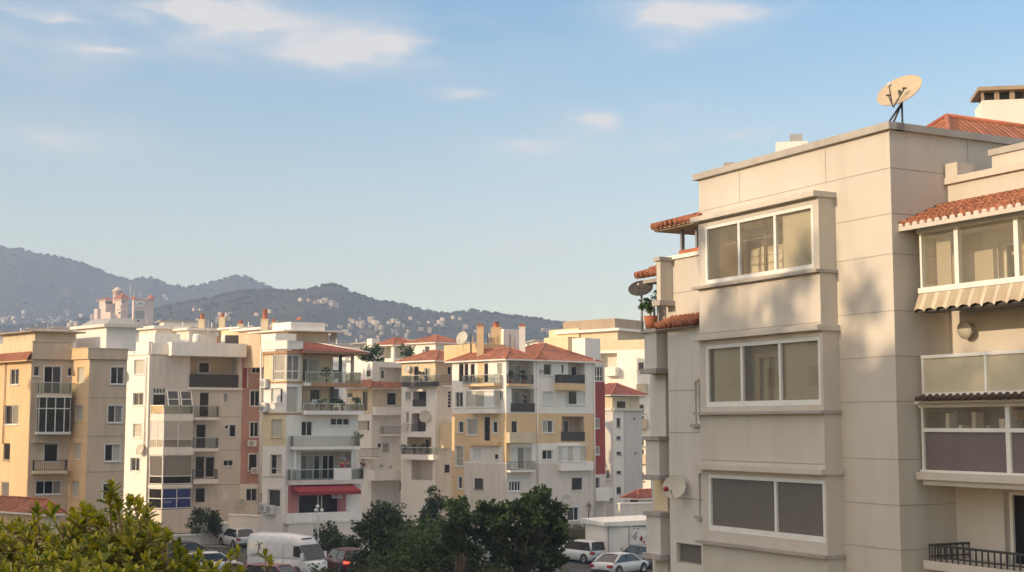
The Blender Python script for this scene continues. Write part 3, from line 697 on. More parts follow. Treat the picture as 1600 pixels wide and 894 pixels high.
# ---- recessed wing with the glazed balconies
I = along(K, SH, 1490); F3 = Fac(I, I + hd(LH + 180) * 7.5, 0, 0, M['rwall'])
F3.z1 = F3.hit(1555, 274)[1]; q3 = lambda y, p=0, x=1520: F3.hit(x, y, p)[1]
wb_ = MB()
R.facs.append(F3)
doorH = []
def f3door(x0, x1, y0, y1, pm, n=1, name='door'): return R.win(F3, (x0, y0, x1, y1), n, pm, 'frame', .2, 0, 0, None, .07, name)
f3door(1560, 1640, 372, 450, ('glass_b', 'glass_g'), 2); f3door(1570, 1660, 770, 905, ('glass', 'glass'), 2)
f3door(1600, 1680, 640, 720, ('glass',), 1)
b = MB(); F3.box(b, -.02, F3.L, -.4, .08, F3.z1 + .001, F3.z1 + .13, M['rwall']); F3.box(b, .02, .35, -.38, .05, F3.z1 + .131, F3.z1 + .40, M['rwall']); F3.box(b, .7, F3.L, -1.4, -.5, F3.z1 - .1, F3.z1 + .5, M['rwall']); F3.box(b, .65, F3.L, -1.45, -.45, F3.z1 + .501, F3.z1 + .62, M['coping']); b.build('parapet', R.root)
# upper glazed balcony
def gl3(name, p, xs, yt, yb, xc, pm, hs, slab, fas):
    us = [F3.hit(x, (yt + yb) / 2, p)[0] for x in xs] + [F3.L - .3]; z1, z0 = F3.hit(xc, yt, p)[1], F3.hit(xc, yb, p)[1]
    st_ = us[-2] - us[-3] if len(us) > 2 else 1.3
    while us[-2] + st_ * 1.4 < us[-1]: us.insert(len(us) - 1, us[-2] + st_)
    b = MB(); m = M['frame']; w_ = .05
    for u in us: F3.box(b, u - w_ if u > us[0] else u, u + w_, p - .09, p, z0, z1, m)
    F3.box(b, us[0] - .06, us[-1] + .1, p - .10, p + .012, z0 - slab, z0, m); F3.box(b, us[0] - .06, us[-1] + .1, p - .10, p + .012, z1, z1 + fas * .5, m); F3.box(b, us[0] - .12, us[-1] + .15, p - .11, p + .05, z1 + fas * .5, z1 + fas, m)
    F3.box(b, us[0], us[0] + .06, .0, p - .1, z0, z0 + .07, m); F3.box(b, us[0], us[0] + .06, .0, p - .1, z1 - .07, z1, m)
    for h in hs: F3.box(b, us[0], us[-1], p - .08, p - .006, z0 + (z1 - z0) * h - .035, z0 + (z1 - z0) * h + .035, m)
    F3.box(b, us[0] + .01, us[-1], .005, p - .11, z0 - .2, z0 - .02, M['rwall']); F3.box(b, us[0] + .01, us[-1], .005, p - .12, z1 + .01, z1 + .10, M['rwall'])
    o = b.build(name, R.root); q = MB()
    lv = [0] + list(hs) + [1]
    for j in range(len(lv) - 1): F3.quad(q, us[0], us[-1], p - .045, z0 + (z1 - z0) * lv[j], z0 + (z1 - z0) * lv[j + 1], M[pm[j]])
    for j in range(len(lv) - 1):
        s = Fac(F3.pt(us[0] + .03, 0, 0).xy, F3.pt(us[0] + .03, p - .1, 0).xy); s.quad(q, 0, s.L, 0, z0 + (z1 - z0) * lv[j], z0 + (z1 - z0) * lv[j + 1], M[pm[j]])
    q.build('pane', o); return us, z0, z1, o
us1, z01, z11, gb1 = gl3('glazed_balcony', .95, (1437, 1494, 1588), 352, 441, 1515, ('winglass',), (), .10, .20)
b = MB(); F3.box(b, us1[0] + .05, us1[0] + .42, .55, .58, z01, z11, M['blind']); F3.box(b, us1[1] + .5, us1[1] + 1.2, .002, .02, z01, z11 - .25, M['paleyel']); F3.box(b, us1[1] + .48, us1[1] + 1.25, .003, .06, z11 - .5, z11 - .44, M['tan']); b.build('interior', gb1)
def pantiles(name, par, f, u0, u1, p0, z0, p1, z1, step=.20, seg=4, m='tile', mort=True, r=.085):
    """rows of real barrel tiles from (p0, z0) at the top to (p1, z1) at the eave"""
    b = MB(); k = int((u1 - u0) / step); sl = f.pt
    b.face([sl(u0, p0, z0), sl(u0, p1, z1), sl(u1, p1, z1), sl(u1, p0, z0)], M[m]); b.face([sl(u0, p1, z1 - .07), sl(u0, p0, z0 - .12), sl(u1, p0, z0 - .12), sl(u1, p1, z1 - .07)], M['coping'])
    rr = random.Random(3); q = MB()
    for i in range(k + 1):
        u = u0 + (i + .5) * (u1 - u0) / (k + 1)
        for j in range(seg):
            a, c = j / seg, min(1.0, (j + 1) / seg + .03); e = rr.uniform(-.006, .006)
            b.bar(sl(u + e, p0 + (p1 - p0) * a, z0 + (z1 - z0) * a + .005), sl(u + e, p0 + (p1 - p0) * c, z0 + (z1 - z0) * c + .03), r * .86, M[m], 10, r)
        if mort: q.bar(sl(u, p1 - .03, z1 + .0), sl(u, p1 + .03, z1 - .006), r * .76, M['rwall'], 12)
    o = b.build(name, par)
    if mort:
        f.box(q, u0, u1, p1 - .02, p1 + .035, z1 - .085, z1 - .01, M['rwall']); q.build('eave_mortar', o)
    return o
ze1 = F3.hit(1500, 338, 1.25)[1]; zt1 = F3.hit(1550, 309, 0.02)[1]
pantiles('tiled_roof', R.root, F3, us1[0] - .28, F3.L - .2, .02, zt1, 1.22, ze1, .19, 5)
# striped awning rolled half in under it
b = MB(); au0, au1 = us1[0] - .02, F3.L - .3; nS = 96; zA = z01 - .11
for i in range(nS):
    a, c = au0 + (au1 - au0) * i / nS, au0 + (au1 - au0) * (i + 1) / nS; mm = M['aw_l'] if False else None
    st = [M['awn_a'], M['awn_a'], M['awn_b'], M['awn_a']][i % 4] if 'awn_a' in M else None
    if st is None:
        M['awn_a'] = plain('tan_canvas', (.40, .33, .24), .9); M['awn_b'] = plain('cream_canvas', (.55, .48, .38), .9); st = M['awn_a']
    def dz(u): return .075 * abs(math.sin((u - au0) / .28 * math.pi)) - .07
    wv = lambda u: .03 * math.sin((u - au0) / .28 * 6.28)
    b.face([F3.pt(a, .98, zA), F3.pt(a, 1.14 + wv(a), zA - .30 + dz(a)), F3.pt(c, 1.14 + wv(c), zA - .30 + dz(c)), F3.pt(c, .98, zA)], st)
    b.face([F3.pt(c, .965, zA), F3.pt(c, 1.10, zA - .37), F3.pt(a, 1.10, zA - .37), F3.pt(a, .965, zA)], M['dkpanel'])
aw = b.build('awning', R.root)
b = MB(); F3.box(b, au0 + .05, au1, .72, .94, zA - .36, zA - .22, M['dkmetal']); b.build('awning_box', aw)
b = MB(); c = F3.pt(F3.hit(1512, 514, .1)[0], .0, q3(514)); n3 = Vector((F3.n.x, F3.n.y, 0)); b.lathe(c, [(.11, .0), (.11, .16), (.17, .17), (.17, .2), (.001, .2)], M['blind'], 18, n3 + Vector((0, 0, -.15))); b.build('wall_vent', R.root)
# frosted balustrade, little tile row, glazed balcony with panels, slab
u0f = F3.hit(1443, 585, .9)[0]; z0f, z1f = q3(612, .9), q3(551, .9); b = MB(); ml = [u0f, F3.hit(1541, 585, .9)[0], F3.hit(1650, 585, .9)[0], F3.L - .3]
F3.box(b, u0f - .03, F3.L - .3, .84, .93, z1f - .06, z1f, M['frame']); F3.box(b, u0f - .03, F3.L - .3, .845, .925, z0f - .06, z0f, M['frame'])
for u in ml: F3.box(b, u - .03, u + .03, .85, .92, z0f, z1f - .06, M['frame'])
F3.box(b, u0f - .03, u0f + .03, .0, .84, z1f - .06, z1f - .001, M['frame']); F3.box(b, u0f, F3.L - .3, .004, .83, z0f - .2, z0f - .062, M['rwall'])
rl = b.build('balcony', R.root); b = MB(); F3.box(b, u0f, F3.L - .32, .875, .895, z0f, z1f - .06, M['frost_w']); b.build('frosted_panel', rl)
pantiles('tiled_roof', R.root, F3, F3.hit(1428, 622, 1.1)[0], F3.L - .2, .75, q3(616, .75), 1.12, q3(624, 1.1), .17, 2, 'dktile', False, .045)
us3, z03, z13, gb3 = gl3('glazed_balcony', .92, (1440, 1575), 636, 737, 1520, ('panel_p', 'winglass_s'), (.64,), .06, .12)
b = MB(); F3.box(b, us3[0] + .05, F3.L - .35, .02, .05, z03, z13 - .02, M['wood']); F3.box(b, us3[0] + 1.3, F3.L - .35, .051, .06, z13 - .5, z13 - .05, M['tan']); rr = random.Random(8)  # dark backing put over the pale wall so the interior reads dim
for k in range(8): u = us3[0] + .3 + k * .32; zb_ = z03 + (z13 - z03) * .66; F3.box(b, u, u + rr.uniform(.05, .22), .4, .6, zb_, zb_ + rr.uniform(.06, .3), M[rr.choice(['dkmetal', 'white', 'wood', 'vent'])])
F3.box(b, us3[0] + .1, F3.L - .4, .35, .65, zb_ - .05, zb_ - .002, M['wood']); b.build('shelf', gb3)
b = MB(); us_ = F3.hit(1432, 752, 1.05)[0]; zs1, zs0 = q3(741, 1.05), q3(762, 1.05); F3.box(b, us_, F3.L - .2, .004, 1.05, zs0 + .1, zs1, M['rwall']); F3.box(b, us_ + .08, F3.L - .2, .004, .97, zs0, zs0 + .099, M['rwall']); b.build('balcony_slab', R.root)
# ground-side balcony with the black railing
zf = q3(884, 1.0); b = MB(); ur = F3.hit(1452, 870, 1.0)[0]; F3.box(b, ur - .1, F3.L - .2, .004, 1.05, zf - .15, zf, M['rwall']); bl = b.build('balcony', R.root)
R.rail(bl, F3, ur, F3.L - .3, .0, 1.0, zf, q3(857, 1.0) , 'bars', (1, 0))

# ---- the far end of the building: lower wall, stacked balconies, small tiled roofs
E1 = Fac(F1.pt(-2.2, -.03, 0).xy, F1.pt(0, -.03, 0).xy, 0, F1.hit(1072, 402)[1], M['rwall'])
E1.A = along(E1.B, LH, 1046); E1 = Fac(E1.A, E1.B, 0, zy(F1.A, 398), M['rwall']); R.facs.append(E1)
b = MB(); E1.box(b, -.05, E1.L, -.3, .06, E1.z1, E1.z1 + .09, M['white']); b.build('coping', R.root); b = MB()
for y in (455,): z = F1.hit(1075, y)[1]; E1.box(b, 0, E1.L, .001, .004, z - .01, z + .01, M['joint'])
b.build('panel_joint', R.root)
# pergola on the terrace
zp = E1.z1; b = MB(); E1.box(b, .25, E1.L, -.25, -.15, zp + .1, zp + .22, M['clay'])
for u in (.35, .95): E1.box(b, u, u + .07, -.2, -.12, zp + .22, zp + .72, M['metal'])
E1.box(b, -.25, E1.L + .2, -1.6, .2, zp + .70, zp + .78, M['brown']); pg = b.build('pergola', R.root)
pantiles('tiled_roof', pg, E1, -.35, E1.L + .15, -1.5, zp + 1.28, .25, zp + .80, .2, 4, 'tile', False)
# lower wall in front, with its tiled lean-to
p2 = .22; xl = 1040
G2 = F1.off(p2); ua = G2.hit(1045, 650)[0]; ub_ = G2.hit(1100, 700)[0]; zl = G2.hit(1062, 512)[1]; b = MB()
lw = Fac(G2.pt(ua, 0, 0).xy, G2.pt(ub_, 0, 0).xy, 0, zl, M['rgrey']); R.facs.append(lw)
for (x0, y0, x1, y1) in ((1086, 596, 1099, 662), (1092, 740, 1106, 806)): R.win(lw, (x0, y0, x1, y1), 1, ('glass_g',), 'frame', .12, 0, .1, None, .05, sm='sill'); bx('hood', lw, (x0 - 3, y0 - 8, x1 + 2, y0 - 3), .004, .12, 'rgrey')
R.win(lw, (1057, 850, 1096, 882), 1, ('blind_g',), 'sill', .12, 0, 0, None, .03)
b = MB()
for y in (610, 676, 779): z = lw.hit(1070, y)[1]; lw.box(b, 0, lw.L, .001, .004, z - .01, z + .01, M['joint'])
b.build('panel_joint', R.root)
b = MB(); lw.box(b, -.02, lw.L, -.6, -.002, zl - 1, zl - .002, M['rgrey']); b.build('ledge', R.root)
pantiles('tiled_roof', R.root, lw, -.25, lw.L - .08, -.75, zl + .42, .22, zl + .04, .19, 4, 'tile', False)
# balcony stack at the far corner, all in the shade
st = along(F1.A, LH, 1046); S1 = Fac(along(st, LH, 1012), st, 0, 0, M['rwall'])
def stack(x0, x1, y0, y1, p0, p1, m, name='balcony', cap=None, capm='sill'):
    u0, u1, z0, z1 = S1.rect(x0, y0, x1, y1, p1); b = MB(); S1.box(b, u0, u1, p0, p1, z0, z1, M[m]); o = b.build(name, R.root)
    c = MB()
    if cap in (1, 3): S1.box(c, u0 - .06, u1 + .06, p0, p1 + .06, z1 + .001, z1 + .09, M[capm]); c.build('coping', o); c = MB()
    if cap in (2, 3): S1.box(c, u0 - .08, u1 + .08, p0, p1 + .08, z0 - .12, z0 - .001, M[capm])
    if cap in (2, 3): c.build('slab', o)
    return o
stack(1018, 1046, 520, 900, -3.0, -.35, 'rgrey', 'wall'); stack(1026, 1046, 415, 520, -3.0, -.35, 'rwall', 'wall')
stack(1026, 1032, 408, 470, -.3, .32, 'rwall', 'box_bay', 3, 'coping')
stack(1007, 1026, 520, 576, -.34, .22, 'rgrey', 'balcony', 3); stack(1009, 1030, 688, 742, -.34, .3, 'rgrey', 'balcony', 3)
stack(1018, 1040, 582, 684, -.34, -.1, 'rgrey', 'glazed_balcony', 0); stack(1010, 1032, 806, 865, -.34, .3, 'rgrey', 'balcony', 3); stack(1024, 1044, 872, 960, -.34, .05, 'rwall', 'wall', 1)
stack(1022, 1043, 746, 802, -.34, -.12, 'paleyel', 'wall', 0)
u0, u1, z0, z1 = S1.rect(990, 420, 1026, 430, .2); pantiles('tiled_roof', R.root, S1, u0, u1, -1.2, z1 + .35, .2, z0, .2, 3, 'tile', False)
b = MB(); S1.box(b, u0 + .25, u1, -1.2, .1, z0 - .18, z0 - .1, M['coping']); S1.box(b, u0 + .5, u0 + .56, -.2, -.14, z0 - 1.6, z0 - .18, M['metal']); b.build('eave', R.root)
R.finish([K + hd(SH) * 11 + hd(LH) * 8, F1.A + hd(SH) * 8], ztop, M['rwall']) if False else None
for f in R.facs: f.wall(R.mb)
def closed(f_pts, z1, m, roof='concrete'):
    for a, c in zip(f_pts, f_pts[1:]): g = Fac(a, c); g.quad(R.mb, 0, g.L, 0, 0, z1, m)
C1, C2 = F2.B, F2.B + hd(LH) * F1.L; closed([C1, C2, F1.A], ztop, M['rwall']); R.mb.face([(*q, ztop - .02) for q in (F1.A, K, C1, C2)], M['concrete'])
W1_ = F3.B; W2_ = F3.B + hd(SH) * 9; closed([W1_, W2_, I + hd(SH) * 9], F3.z1, M['rwall']); R.mb.face([(*q, F3.z1 - .02) for q in (I, W1_, W2_, I + hd(SH) * 9)], M['concrete'])
X1_ = E1.A + hd(SH) * 6; closed([E1.B + hd(SH) * 6, X1_, E1.A], E1.z1, M['rwall']); R.mb.face([(*q, E1.z1 - .02) for q in (E1.A, E1.B, E1.B + hd(SH) * 6, X1_)], M['concrete'])
R.mb.build('wall', R.root)
# roof: tiled hip behind the coping, chimneys, vents
b = MB(); Q = lambda a_, b_: K + hd(SH) * a_ + hd(LH) * b_
hip(b, Q(4.6, 2.9), Q(22, 2.9), Q(22, 8.1), Q(4.6, 8.1), ztop + .05, 2.05, .0, 'tile', .1, 'white'); b.build('hip_roof', R.root)
def rbox(x0, x1, y0, y1, Y, d, m, name, zb=None, par=None):
    a, c = at(x0, y1, Y), at(x1, y1, Y); z1 = at((x0 + x1) / 2, y0, Y).z; f = Fac(a.xy, (a.xy + hd(100) * (c - a).length)); b = MB(); f.box(b, 0, f.L, -d, 0, zb if zb is not None else a.z, z1, M[m]); return b.build(name, par or R.root), f, z1
o, f, z1 = rbox(1536, 1605, 157, 215, 36, 1.2, 'white', 'chimney', ztop); q = MB(); f.box(q, -.1, f.L + .1, -1.3, .12, z1 + .24, z1 + .34, M['brown'])
for k in range(4): u = f.L * k / 3; f.box(q, max(0, u - .06), min(f.L, u + .06), -.1, -.002, z1, z1 + .24, M['brown'])
f.box(q, .1, f.L - .1, -1.1, -.2, z1, z1 + .22, M['dkmetal']); q.build('chimney_cap', o)
o, f, z1 = rbox(1213, 1262, 222, 250, 31.5, 1.3, 'white', 'chimney', ztop); q = MB(); f.box(q, .32, .6, -.5, -.15, z1, z1 + .2, M['vent']); q.build('chimney_cap', o)
rbox(1131, 1147, 254, 275, 32.2, .5, 'coping', 'roof_vent', ztop); 

# dishes of the near building
dl = at(1405, 141, 26.9)
td = dish(dl, (-.50, -.50, .62), .46, 'big round cream satellite dish on a tripod at the corner of the near roof', 'cream_dish', None)
b = MB(); ft = at(1392, 188, 26.9); lo = Vector(dl) - Vector((-.50, -.50, .62)).normalized() * .12 + Vector((0, 0, -.16))
for dx, dy in ((-.18, 0), (.22, -.02), (.02, .35)): b.bar(lo, (ft.x + dx, ft.y + dy, ztop + .14), .02, M['dkmetal'], 6); b.box((ft.x + dx - .06, ft.y + dy - .05, ztop + .139), (ft.x + dx + .06, ft.y + dy + .05, ztop + .16), M['wood'])
b.bar(lo, dl, .03, M['dkmetal']); b.build('tripod', td)
b = MB(); c = at(1396, 168, 26.5)
for x, y in ((1388, 149), (1413, 138)): q = at(x, y, 26.75); b.bar(c, q, .013, M['dkmetal'], 6); b.bar(q + Vector((-.04, 0, 0)), q + Vector((.04, 0, 0)), .018, M['dkmetal'], 6)
b.build('strut', td)
ms = S1.hit(1017, 520, .0); mp = S1.pt(ms[0], -.1, 0); mz = ms[1]
dish(S1.pt(S1.hit(1001, 450, 0)[0], 0, S1.hit(1001, 450)[1]), (-.2, -.62, .72), .30, 'dark mesh satellite dish on a mast at the far corner of the near building', 'dkpanel', None, pole=1.0)
dish(S1.pt(S1.hit(1011, 480, 0)[0], -.1, S1.hit(1011, 480)[1]), (-.8, -.45, .3), .17, 'small pale satellite dish below the dark mesh dish on the mast', 'blind', None, pole=.6)
rr = random.Random(4); pl = S1.pt(S1.hit(1017, 519, -.1)[0], -.1, S1.hit(1017, 519)[1] + .1)
plant(pl, .28, .85, 'bushy green plant on a stand beside the mast dishes', rr, n=160, size=.09)
dish(lw.pt(lw.hit(1072, 760)[0], .32, lw.hit(1072, 760)[1]), (-.45, -.85, .35), .27, 'grey satellite dish with red centre on the lower side wall of the near building', 'blind', (.28, .12, .1))
b = MB(); c = lw.pt(lw.hit(1070, 764)[0], .5, lw.hit(1070, 764)[1]); b.lathe(c, [(.001, .05), (.06, .04), (.06, 0), (.001, 0)], M['redcloth'], 10, (-.45, -.85, .35)); bpy.data.objects[[o.name for o in bpy.data.objects if o.get('label', '').startswith('grey satellite dish with red')][0]]; rdish = [o for o in bpy.data.objects if o.get('label', '').startswith('grey satellite dish with red')][0]; b.build('red_cap', rdish)
# ------------------------------------------------------------------ the apartment buildings across the car park
rnd = random.Random(21)
def roofbox(par, P, w, d, z0, z1, m, head=62, name='penthouse', cap=.0, capm=None, over=.25, lh=-46):
    """box on a roof; P is its near corner, w along the shaded side (heading), d along the sunlit side (heading lh)"""
    a = Vector((P[0], P[1])); u = hd(head); v = hd(lh); f = Fac(a, a + u * w, z0, z1, M[m])
    def prism(b, o, z0, z1, mm): ps = [a - u * o - v * o, a + u * (w + o) - v * o, a + u * (w + o) + v * (d + o), a - u * o + v * (d + o)]; b.hexa([(*q, z0) for q in ps] + [(*q, z1) for q in ps], mm)
    b = MB(); prism(b, 0, z0, z1, M[m]); o = b.build(name, par)
    if cap: b = MB(); prism(b, over, z1 + .001, z1 + cap, M[capm or m]); b.build('roof', o)
    return o, f

# ---------- A: the yellow building at the far left
A = Bld('apartment_building', 'yellow apartment building at the left edge with a red pent roof', 'apartment building', gp(45, 102)); A.cv = conv(0, 480, 2.627)
c1 = gp(46, 102); a0 = along(c1, -46, -70); c2 = along(c1, 62, 109); c3 = along(c2, 134, 137); c4 = along(c3, 62, 196)
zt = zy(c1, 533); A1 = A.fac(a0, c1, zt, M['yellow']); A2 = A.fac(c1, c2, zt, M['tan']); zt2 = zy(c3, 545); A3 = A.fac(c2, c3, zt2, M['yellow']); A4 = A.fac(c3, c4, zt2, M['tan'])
for f in (A1,): A.zoney(f, 130, 192, M['cream'])
A.win(A1, (42, 253, 77, 318), 2, ('glass',), sm='frame'); A.win(A1, (20, 402, 75, 482), 2, ('glass', 'curtain')); A.win(A1, (14, 558, 41, 628), 1, ('glass_b',), 'brown' if 'brown' in M else 'wood'); A.win(A1, (5, 716, 37, 780), 1, ('blind_g',), 'frame', sill=.1)
drain(A, A1, 22, 228, 560, .05, 'tan')
ze = A1.hit(25, 563, .5)[1]; zh = A1.hit(25, 551, .0)[1]; b = MB(); b.face([A1.pt(0, .02, zh), A1.pt(0, .55, ze), A1.pt(A1.L + .3, .55, ze), A1.pt(A1.L, .02, zh)], M['tile']); A1.box(b, 0, A1.L + .28, .02, .53, ze - .1, ze - .02, M['yellow']); b.build('pent_roof', A.root)
A.parapet(A2, 140, 214, .18, 'tan', (.0, 0))
A.win(A2, (138, 243, 162, 284), 1, ('glass_g',)); A.win(A2, (277, 248, 297, 284), 1, ('glass',)); A.win(A2, (180, 243, 250, 356), 2, ('glass', 'glass_g'), trim=.06, sill=0, name='door')
A.balcony(A2, (161, 308, 296, 0), 356, 367, .9, 'glass', 'cream')
plant_spots = []
A.glazed(A2, (158, 371, 290, 512), .95, [.24, .52, .80], (.68,), ('glass_b', 'glass', 'glass', 'glass_b'), 0, top=.1, bot=.18, fm='frame')
A.win(A2, (180, 560, 238, 636), 1, ('glass_b',), trim=.05, sill=0, name='door'); A.balcony(A2, (140, 628, 276, 0), 672, 684, .9, 'bars', 'cream'); A.trimbox(A2, (138, 551, 240, 556), .003, .5, 'tan', 'canopy')
A.win(A2, (146, 712, 252, 768), 3, ('glass', 'glass', 'curtain'))
for r in ((317, 247, 345, 312), (308, 404, 340, 468), (303, 558, 332, 625), (293, 713, 325, 780)): A.win(A3, r, 1, ('blind',), 'cream', sill=.06)
for r, pm in (((454, 246, 509, 316), ('glass', 'glass_g')), ((442, 404, 502, 474), ('glass_g', 'curtain')), ((430, 563, 494, 633), ('glass', 'blind')), ((422, 724, 462, 790), ('glass',))): A.win(A4, r, len(pm), pm, trim=.05)
A.parapet(A3, 168, 214, .16, 'yellow'); A.parapet(A4, 168, 214, .16, 'tan', (.16, 0))
jb = MB()
for y in (372, 530, 676): z = A4.hit(165, A.cv(0, y)[1])[1]; A4.box(jb, 0, A4.L, .001, .006, z - .03, z + .03, M['brown']); A3.box(jb, 0, A3.L, .001, .006, z - .02, z + .02, M['tan'])
jb.build('joint', A.root)
A.finish([c4 + hd(-28) * 10, a0 + hd(62) * 8], zt2 - .0, M['tan'])
for o_, f_ in [roofbox(A.root, along(c1, 30, 50), 2.9, 5, zt, zy(along(c1, 30, 50), 519), 'cream', cap=.09, capm='brown', over=.5)]: pass
P = along(c3, 20, 162); zz = zy(P, 511); o_, f_ = roofbox(A.root, P, 2.2, 4.4, zt2, zz, 'white', 62, cap=.22, capm='offwhite', over=.35)
b = MB(); b.hexa([(*q_, z_) for z_, k_ in ((zz + .23, 0), (zz + .75, .7)) for q_ in (P + hd(62) * k_ + hd(-46) * k_, P + hd(62) * (2.2) + hd(-46) * k_, P + hd(62) * 2.2 + hd(-46) * (4.2 - k_), P + hd(62) * k_ + hd(-46) * (4.2 - k_))], M['vent']); b.build('roof', o_)
b = MB()
for px_, y0, y1 in ((184, 478, 545), (207, 500, 536)): q = gp(px_, 107); b.bar((q.x, q.y, zt2 - .1), (q.x, q.y, zy(q, y0)), .035, M['steel'], 5); b.bar((q.x - .35, q.y, zy(q, y0 + 6)), (q.x + .35, q.y, zy(q, y0 + 6)), .025, M['steel'], 5)
b.build('antenna', A.root)
# low annexe with the hip roof in front of it
AN = Bld('house', 'low house with a dark red hipped roof below the yellow building at the left', 'house', gp(60, 96)); ca = gp(72, 94.5); za = zy(ca, 803); a0_ = along(ca, -50, -20); a1_ = along(ca, 62, 99)
n1_ = AN.fac(a0_, ca, za, M['yellow']); n2_ = AN.fac(ca, a1_, za, M['cream']); AN.finish([a1_ + hd(-50) * (ca - a0_).length], za); b = MB(); hip(b, ca, a1_, a1_ + hd(-50) * (ca - a0_).length, a0_, za, .95, .3, 'tile', .12, 'white'); b.build('roof', AN.root)

# ---------- B: the white and greige building with the glazed bays
B = Bld('apartment_building', 'white and greige apartment building with stacked glazed bays and a blue panelled one', 'apartment building', gp(232, 122)); B.cv = conv(180, 480, 2.483)
b1 = gp(231, 122); b0 = along(b1, -50, 195); b2 = along(b1, 61, 377); b3 = along(b2, 61, 407)
zt = zy(b1, 540); B1 = B.fac(b0, b1, zt, M['white']); B2 = B.fac(b1, b2, zt, M['greige']); B3 = B.fac(b2, b3, zt - .6, M['salmon'])
for r, pm in (((74, 204, 113, 262), 'blind'), ((70, 332, 109, 381), 'glass_g'), ((70, 452, 102, 506), 'blind'), ((60, 584, 95, 636), 'glass_g')): B.win(B1, r, 2 if pm != 'blind' else 1, (pm,), trim=.05)
B.parapet(B1, 136, 186, .12, 'white'); 
# the roof band stands out over the right-hand part
ub0, _ = B2.hit(268, 552, 1.1); uA = B2.hit(262, 552, .1)[0]; b = MB(); z1, z0 = B2.hit(320, B.cv(0, 138)[1], 1.1)[1], B2.hit(320, B.cv(0, 190)[1], 1.1)[1]
B2.box(b, ub0, B2.L, -.3, 1.1, z0, z1, M['white']); B2.box(b, .1, ub0, -.3, .15, z0 + .1, z1 - .1, M['white']); b.build('parapet', B.root)
lg = B.loggia(B2, (290, 192, 478, 312), 1.5, M['offwhite'], M['cream']); B.win(lg, (323, 214, 365, 256), 1, ('glass_b',), trim=.05, hole=False, dep=-.02)
u0, u1, z0, z1 = B2.rect(*B.px((288, 262, 478, 312)), .05); B.rail(B.root, B2, u0, u1, 0, .08, z0, z1, 'panel')
b = MB(); B2.box(b, u0 - .1, B2.L + .02, .003, .25, z0 - .2, z0 - .01, M['white']); u = B2.hit(*B.cv(490, 240))[0]; b.build('slab', B.root)
b = MB(); u = B2.hit(*B.cv(189, 240))[0]; z0, z1 = B2.hit(*B.cv(189, 272))[1], B2.hit(*B.cv(189, 214))[1]; B2.box(b, u - .04, u + .04, .002, .03, z0, z1, M['frame']); b.build('light_slot', B.root)
# chamfered bay stack
p = 1.25; uc = B2.hit(*B.cv(184, 640), p)[0]; ue = B2.hit(*B.cv(298, 640), p)[0]; ul = max(.12, B2.hit(*B.cv(131, 640), .0)[0])
Wl = (B2.pt(ul, .002, 0).xy, B2.pt(uc, p, 0).xy); Wf = (B2.pt(uc, p, 0).xy, B2.pt(ue, p, 0).xy); Wr = (B2.pt(ue, p, 0).xy, B2.pt(ue, .002, 0).xy)
yB = lambda y: zy(Wf[0], B.cv(0, y)[1])
def bayring(y0, y1, m, name, e=0.0, par=None):
    b = MB(); z1, z0 = yB(y0), yB(y1); pts = [B2.pt(ul - e, .002, 0).xy, B2.pt(uc - e * .4, p + e, 0).xy, B2.pt(ue + e, p + e, 0).xy, B2.pt(ue + e, .002, 0).xy]
    b.raw([(*q, z0) for q in pts] + [(*q, z1) for q in pts], [(3, 2, 1, 0), (4, 5, 6, 7), (0, 1, 5, 4), (1, 2, 6, 5), (2, 3, 7, 6), (3, 0, 4, 7)], m); return b.build(name, par or B.root)
def bayglass(y0, y1, nl, nf, hs, pl, pf, kind='glazed_bay', fsplit=None):
    b = MB(); q = MB(); z1, z0 = yB(y0), yB(y1); fw = .075; m = M['frame']
    for W, n, pm in ((Wl, nl, pl), (Wf, nf, pf), (Wr, 1, pf)):
        g = Fac(*W); cuts = [g.L * k / n for k in range(n + 1)] if isinstance(n, int) else [0] + [g.L * k for k in n] + [g.L]
        for j, c in enumerate(cuts): a0, a1 = (0, fw) if j == 0 else ((g.L - fw, g.L) if j == len(cuts) - 1 else (c - fw / 2, c + fw / 2)); g.box(b, a0, a1, -.06, 0, z0, z1, m)
        zs = [z0] + [z0 + (z1 - z0) * h for h in hs] + [z1]
        for h in zs[1:-1]: g.box(b, fw, g.L - fw, -.05, -.004, h - fw / 2, h + fw / 2, m)
        g.box(b, fw, g.L - fw, -.05, -.005, z0, z0 + fw, m); g.box(b, fw, g.L - fw, -.05, -.005, z1 - fw, z1, m)
        for i in range(len(zs) - 1):
            for j in range(len(cuts) - 1): g.quad(q, cuts[j], cuts[j + 1], -.03, zs[i], zs[i + 1], M[pm[i % len(pm)]])
    o = b.build(kind, B.root); q.build('pane', o); return o
bayring(786, 880, M['greige'], 'bay_base'); bl_ = bayglass(703, 783, 1, [.5], (.5,), ('glass', 'glass_b'), ('blue', 'blue'), 'blue_panelled_bay'); bayring(690, 702, M['white'], 'slab', .06)
bayglass(575, 688, 1, 1, (.28,), ('glass_b', 'blind_g'), ('glass_b', 'curtain')); bayring(560, 574, M['white'], 'slab', .08)
bayglass(442, 546, 2, 2, (.32,), ('frost', 'blind_w'), ('curtain', 'blind')); bayring(547, 560, M['white'], 'slab', .07); bayring(416, 441, M['white'], 'bay_spandrel', .02)
